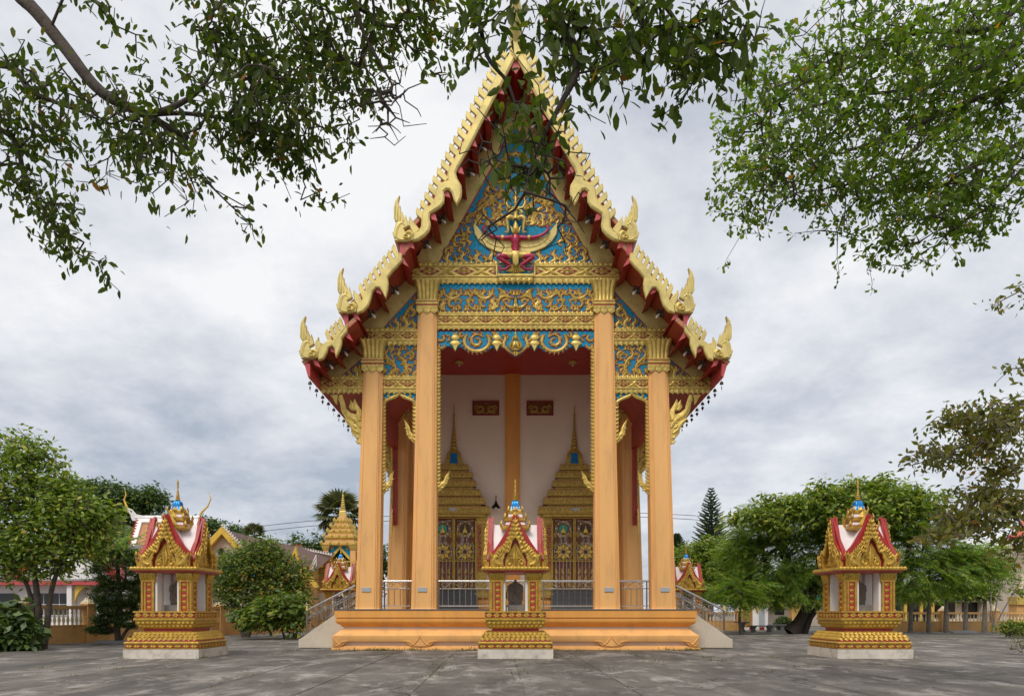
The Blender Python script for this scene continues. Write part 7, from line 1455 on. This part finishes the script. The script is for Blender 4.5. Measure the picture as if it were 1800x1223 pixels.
bR = [[((12.0, 12.3, 7.5), .12), (q(1900, 110, 12), .075), (q(1800, 145, 12), .055), (q(1700, 180, 12), .045), (q(1600, 225, 12), .03), (q(1480, 270, 12), .016)], [((11.4, 12.1, 9.4), .12), (q(1880, -20, 12), .07), (q(1740, 50, 12), .045), (q(1600, 60, 12), .03), (q(1450, 110, 12), .015)],
      [((12.0, 12.3, 6.4), .10), (q(1900, 220, 12), .06), (q(1800, 250, 12), .04), (q(1700, 300, 12), .028), (q(1620, 350, 12), .015)], [((11.8, 12.2, 8.2), .1), (q(1880, 30, 12), .06), (q(1760, 100, 12), .045), (q(1640, 150, 12), .03), (q(1500, 170, 12), .02), (q(1380, 200, 12), .01)], [(q(1700, 180, 12), .03), (q(1560, 300, 12), .02), (q(1460, 330, 12), .012), (q(1390, 340, 12), .008)], [(q(1800, 250, 12), .03), (q(1740, 360, 12), .02), (q(1640, 410, 12), .01)]]
blobR = [(1700, 60, 120, 70, 300), (1550, 90, 90, 50, 190), (1440, 130, 90, 46, 150), (1350, 190, 70, 50, 120), (1300, 230, 34, 34, 34), (1310, 320, 40, 50, 60), (1390, 280, 80, 60, 190), (1500, 210, 100, 70, 240), (1640, 190, 110, 80, 330), (1760, 180, 70, 90, 240), (1480, 340, 80, 44, 130), (1600, 320, 100, 60, 220), (1720, 330, 90, 50, 200), (1580, 410, 80, 26, 80), (1680, 410, 80, 26, 80), (1770, 380, 40, 30, 44), (1500, 420, 30, 14, 12), (1470, 15, 60, 14, 16), (1340, 380, 26, 18, 12), (1800, 60, 60, 90, 120)]
near_tree('overhanging_tree', 'light green small-leaved tree spreading into the picture from the top right', trunkR, bR, [(b[0], b[1]-8, b[2], b[3]*.9, int(b[4]*.80)) for b in blobR], 12, 7, .15, LEAF_SPAT, 'leaf_right', 'bark', .004, .45, .12, .022, dY=1.6, along=.06)
trunkO = [((13.6, 15.0, 0), .30), ((13.2, 15.0, 3), .24), ((12.9, 15.0, 6), .15), ((13.1, 15.0, 9), .05)]
bO = [[((13.2, 15, 4.2), .09), (q(1860, 690, 15), .05), (q(1790, 712, 15), .035), (q(1740, 740, 15), .022), (q(1690, 745, 15), .012)], [((13.3, 15, 2.9), .09), (q(1860, 880, 15), .05), (q(1780, 862, 15), .04), (q(1720, 878, 15), .025), (q(1690, 900, 15), .014)], [((13.1, 15, 5.6), .07), (q(1850, 560, 15), .03), (q(1805, 520, 15), .015)]]
blobO = [(1720, 725, 40, 16, 36), (1680, 745, 40, 16, 34), (1740, 775, 40, 30, 60), (1640, 800, 44, 14, 34), (1700, 800, 36, 14, 30), (1780, 740, 30, 36, 50), (1770, 820, 34, 26, 40), (1790, 510, 14, 10, 8), (1790, 640, 16, 20, 10), (1720, 870, 50, 22, 50), (1690, 910, 44, 26, 60), (1650, 940, 30, 16, 24), (1770, 890, 40, 24, 50), (1740, 930, 34, 16, 24), (1790, 950, 20, 60, 44)]
near_tree('overhanging_tree', 'olive and bronze leaved tree reaching in from the right edge at mid height', trunkO, bO, [b[:4]+(int(b[4]*1.15),) for b in blobO]+[(2050, 400, 120, 90, 120), (1980, 560, 90, 60, 60)], 15, 7, .16, LEAF_DIA, 'leaf_olive', 'bark_pale', .006, .5, .25, .09, dY=1.0, nleafobj=200)

# ------------------------------------------------------------------ weeds in the joints, fallen leaves
P = []
for i in range(60): P.append((rng.uniform(-7.6, 7.8), 30.1-abs(rng.normal(0, .04)), rng.uniform(.05, .16)))
for i in range(70): P.append((rng.uniform(-18, 18), rng.uniform(14, 30), rng.uniform(.02, .06)))
joints = [gx0+i*gw for i in range(19)]
for i in range(60):
    y = rng.uniform(17, 30); x = joints[rng.integers(3, 16)]; a = R(1.0); P.append((x*math.cos(a)-y*math.sin(a), x*math.sin(a)+y*math.cos(a), rng.uniform(.04, .13)))
for i in range(30): P.append((rng.choice([-13.05, -10.5, XC-1.3, XC+1.3, 10.9, 13.45])+rng.normal(0, .05), rng.uniform(24.7, 25.6), rng.uniform(.03, .09)))
P = np.array(P); n = 16; PP = np.repeat(P, n, 0); d = rng.normal(0, .6, (len(PP), 3)); d[:, 2] = np.abs(d[:, 2])+.5; pos = np.stack([PP[:, 0]+rng.normal(0, 1, len(PP))*PP[:, 2]*1.6, PP[:, 1]+rng.normal(0, 1, len(PP))*PP[:, 2]*.7, np.zeros(len(PP))], 1)
V, Q = scatter([(0, -.06, 0), (0, .06, 0), (.6, .05, .05), (1, 0, -.1)], [(0, 1, 2, 3)], frames(d, rng.normal(0, 1, d.shape)), PP[:, 2]*rng.uniform(.5, 1.3, len(PP)), pos); np_mesh('weed_tufts', V, Q, 'grass', label='small green weed tufts growing along the concrete joints and temple foot', kind='stuff')
me = None
for i in range(70):
    x, y = rng.uniform(-13, 17), rng.uniform(14.2, 34); 
    if me is None: o = np_mesh('fallen_leaf', np.array([(0, 0, 0), (.5, .24, .12), (1, 0, .05), (.5, -.24, .1)])*.11, np.array([(0, 1, 2, 3)]), 'dry_leaf'); me = o.data
    else: o = bpy.data.objects.new('fallen_leaf', me); COL.objects.link(o)
    o.location = (x, y, .006); o.rotation_euler = (0, 0, rng.uniform(0, 6)); tag(o, 'curled dry brown leaf lying on the grey concrete court', 'leaf', 'dry leaves fallen on the concrete')
for i, (px, py, lab) in enumerate(((180, 1100, 'a'),)): pass
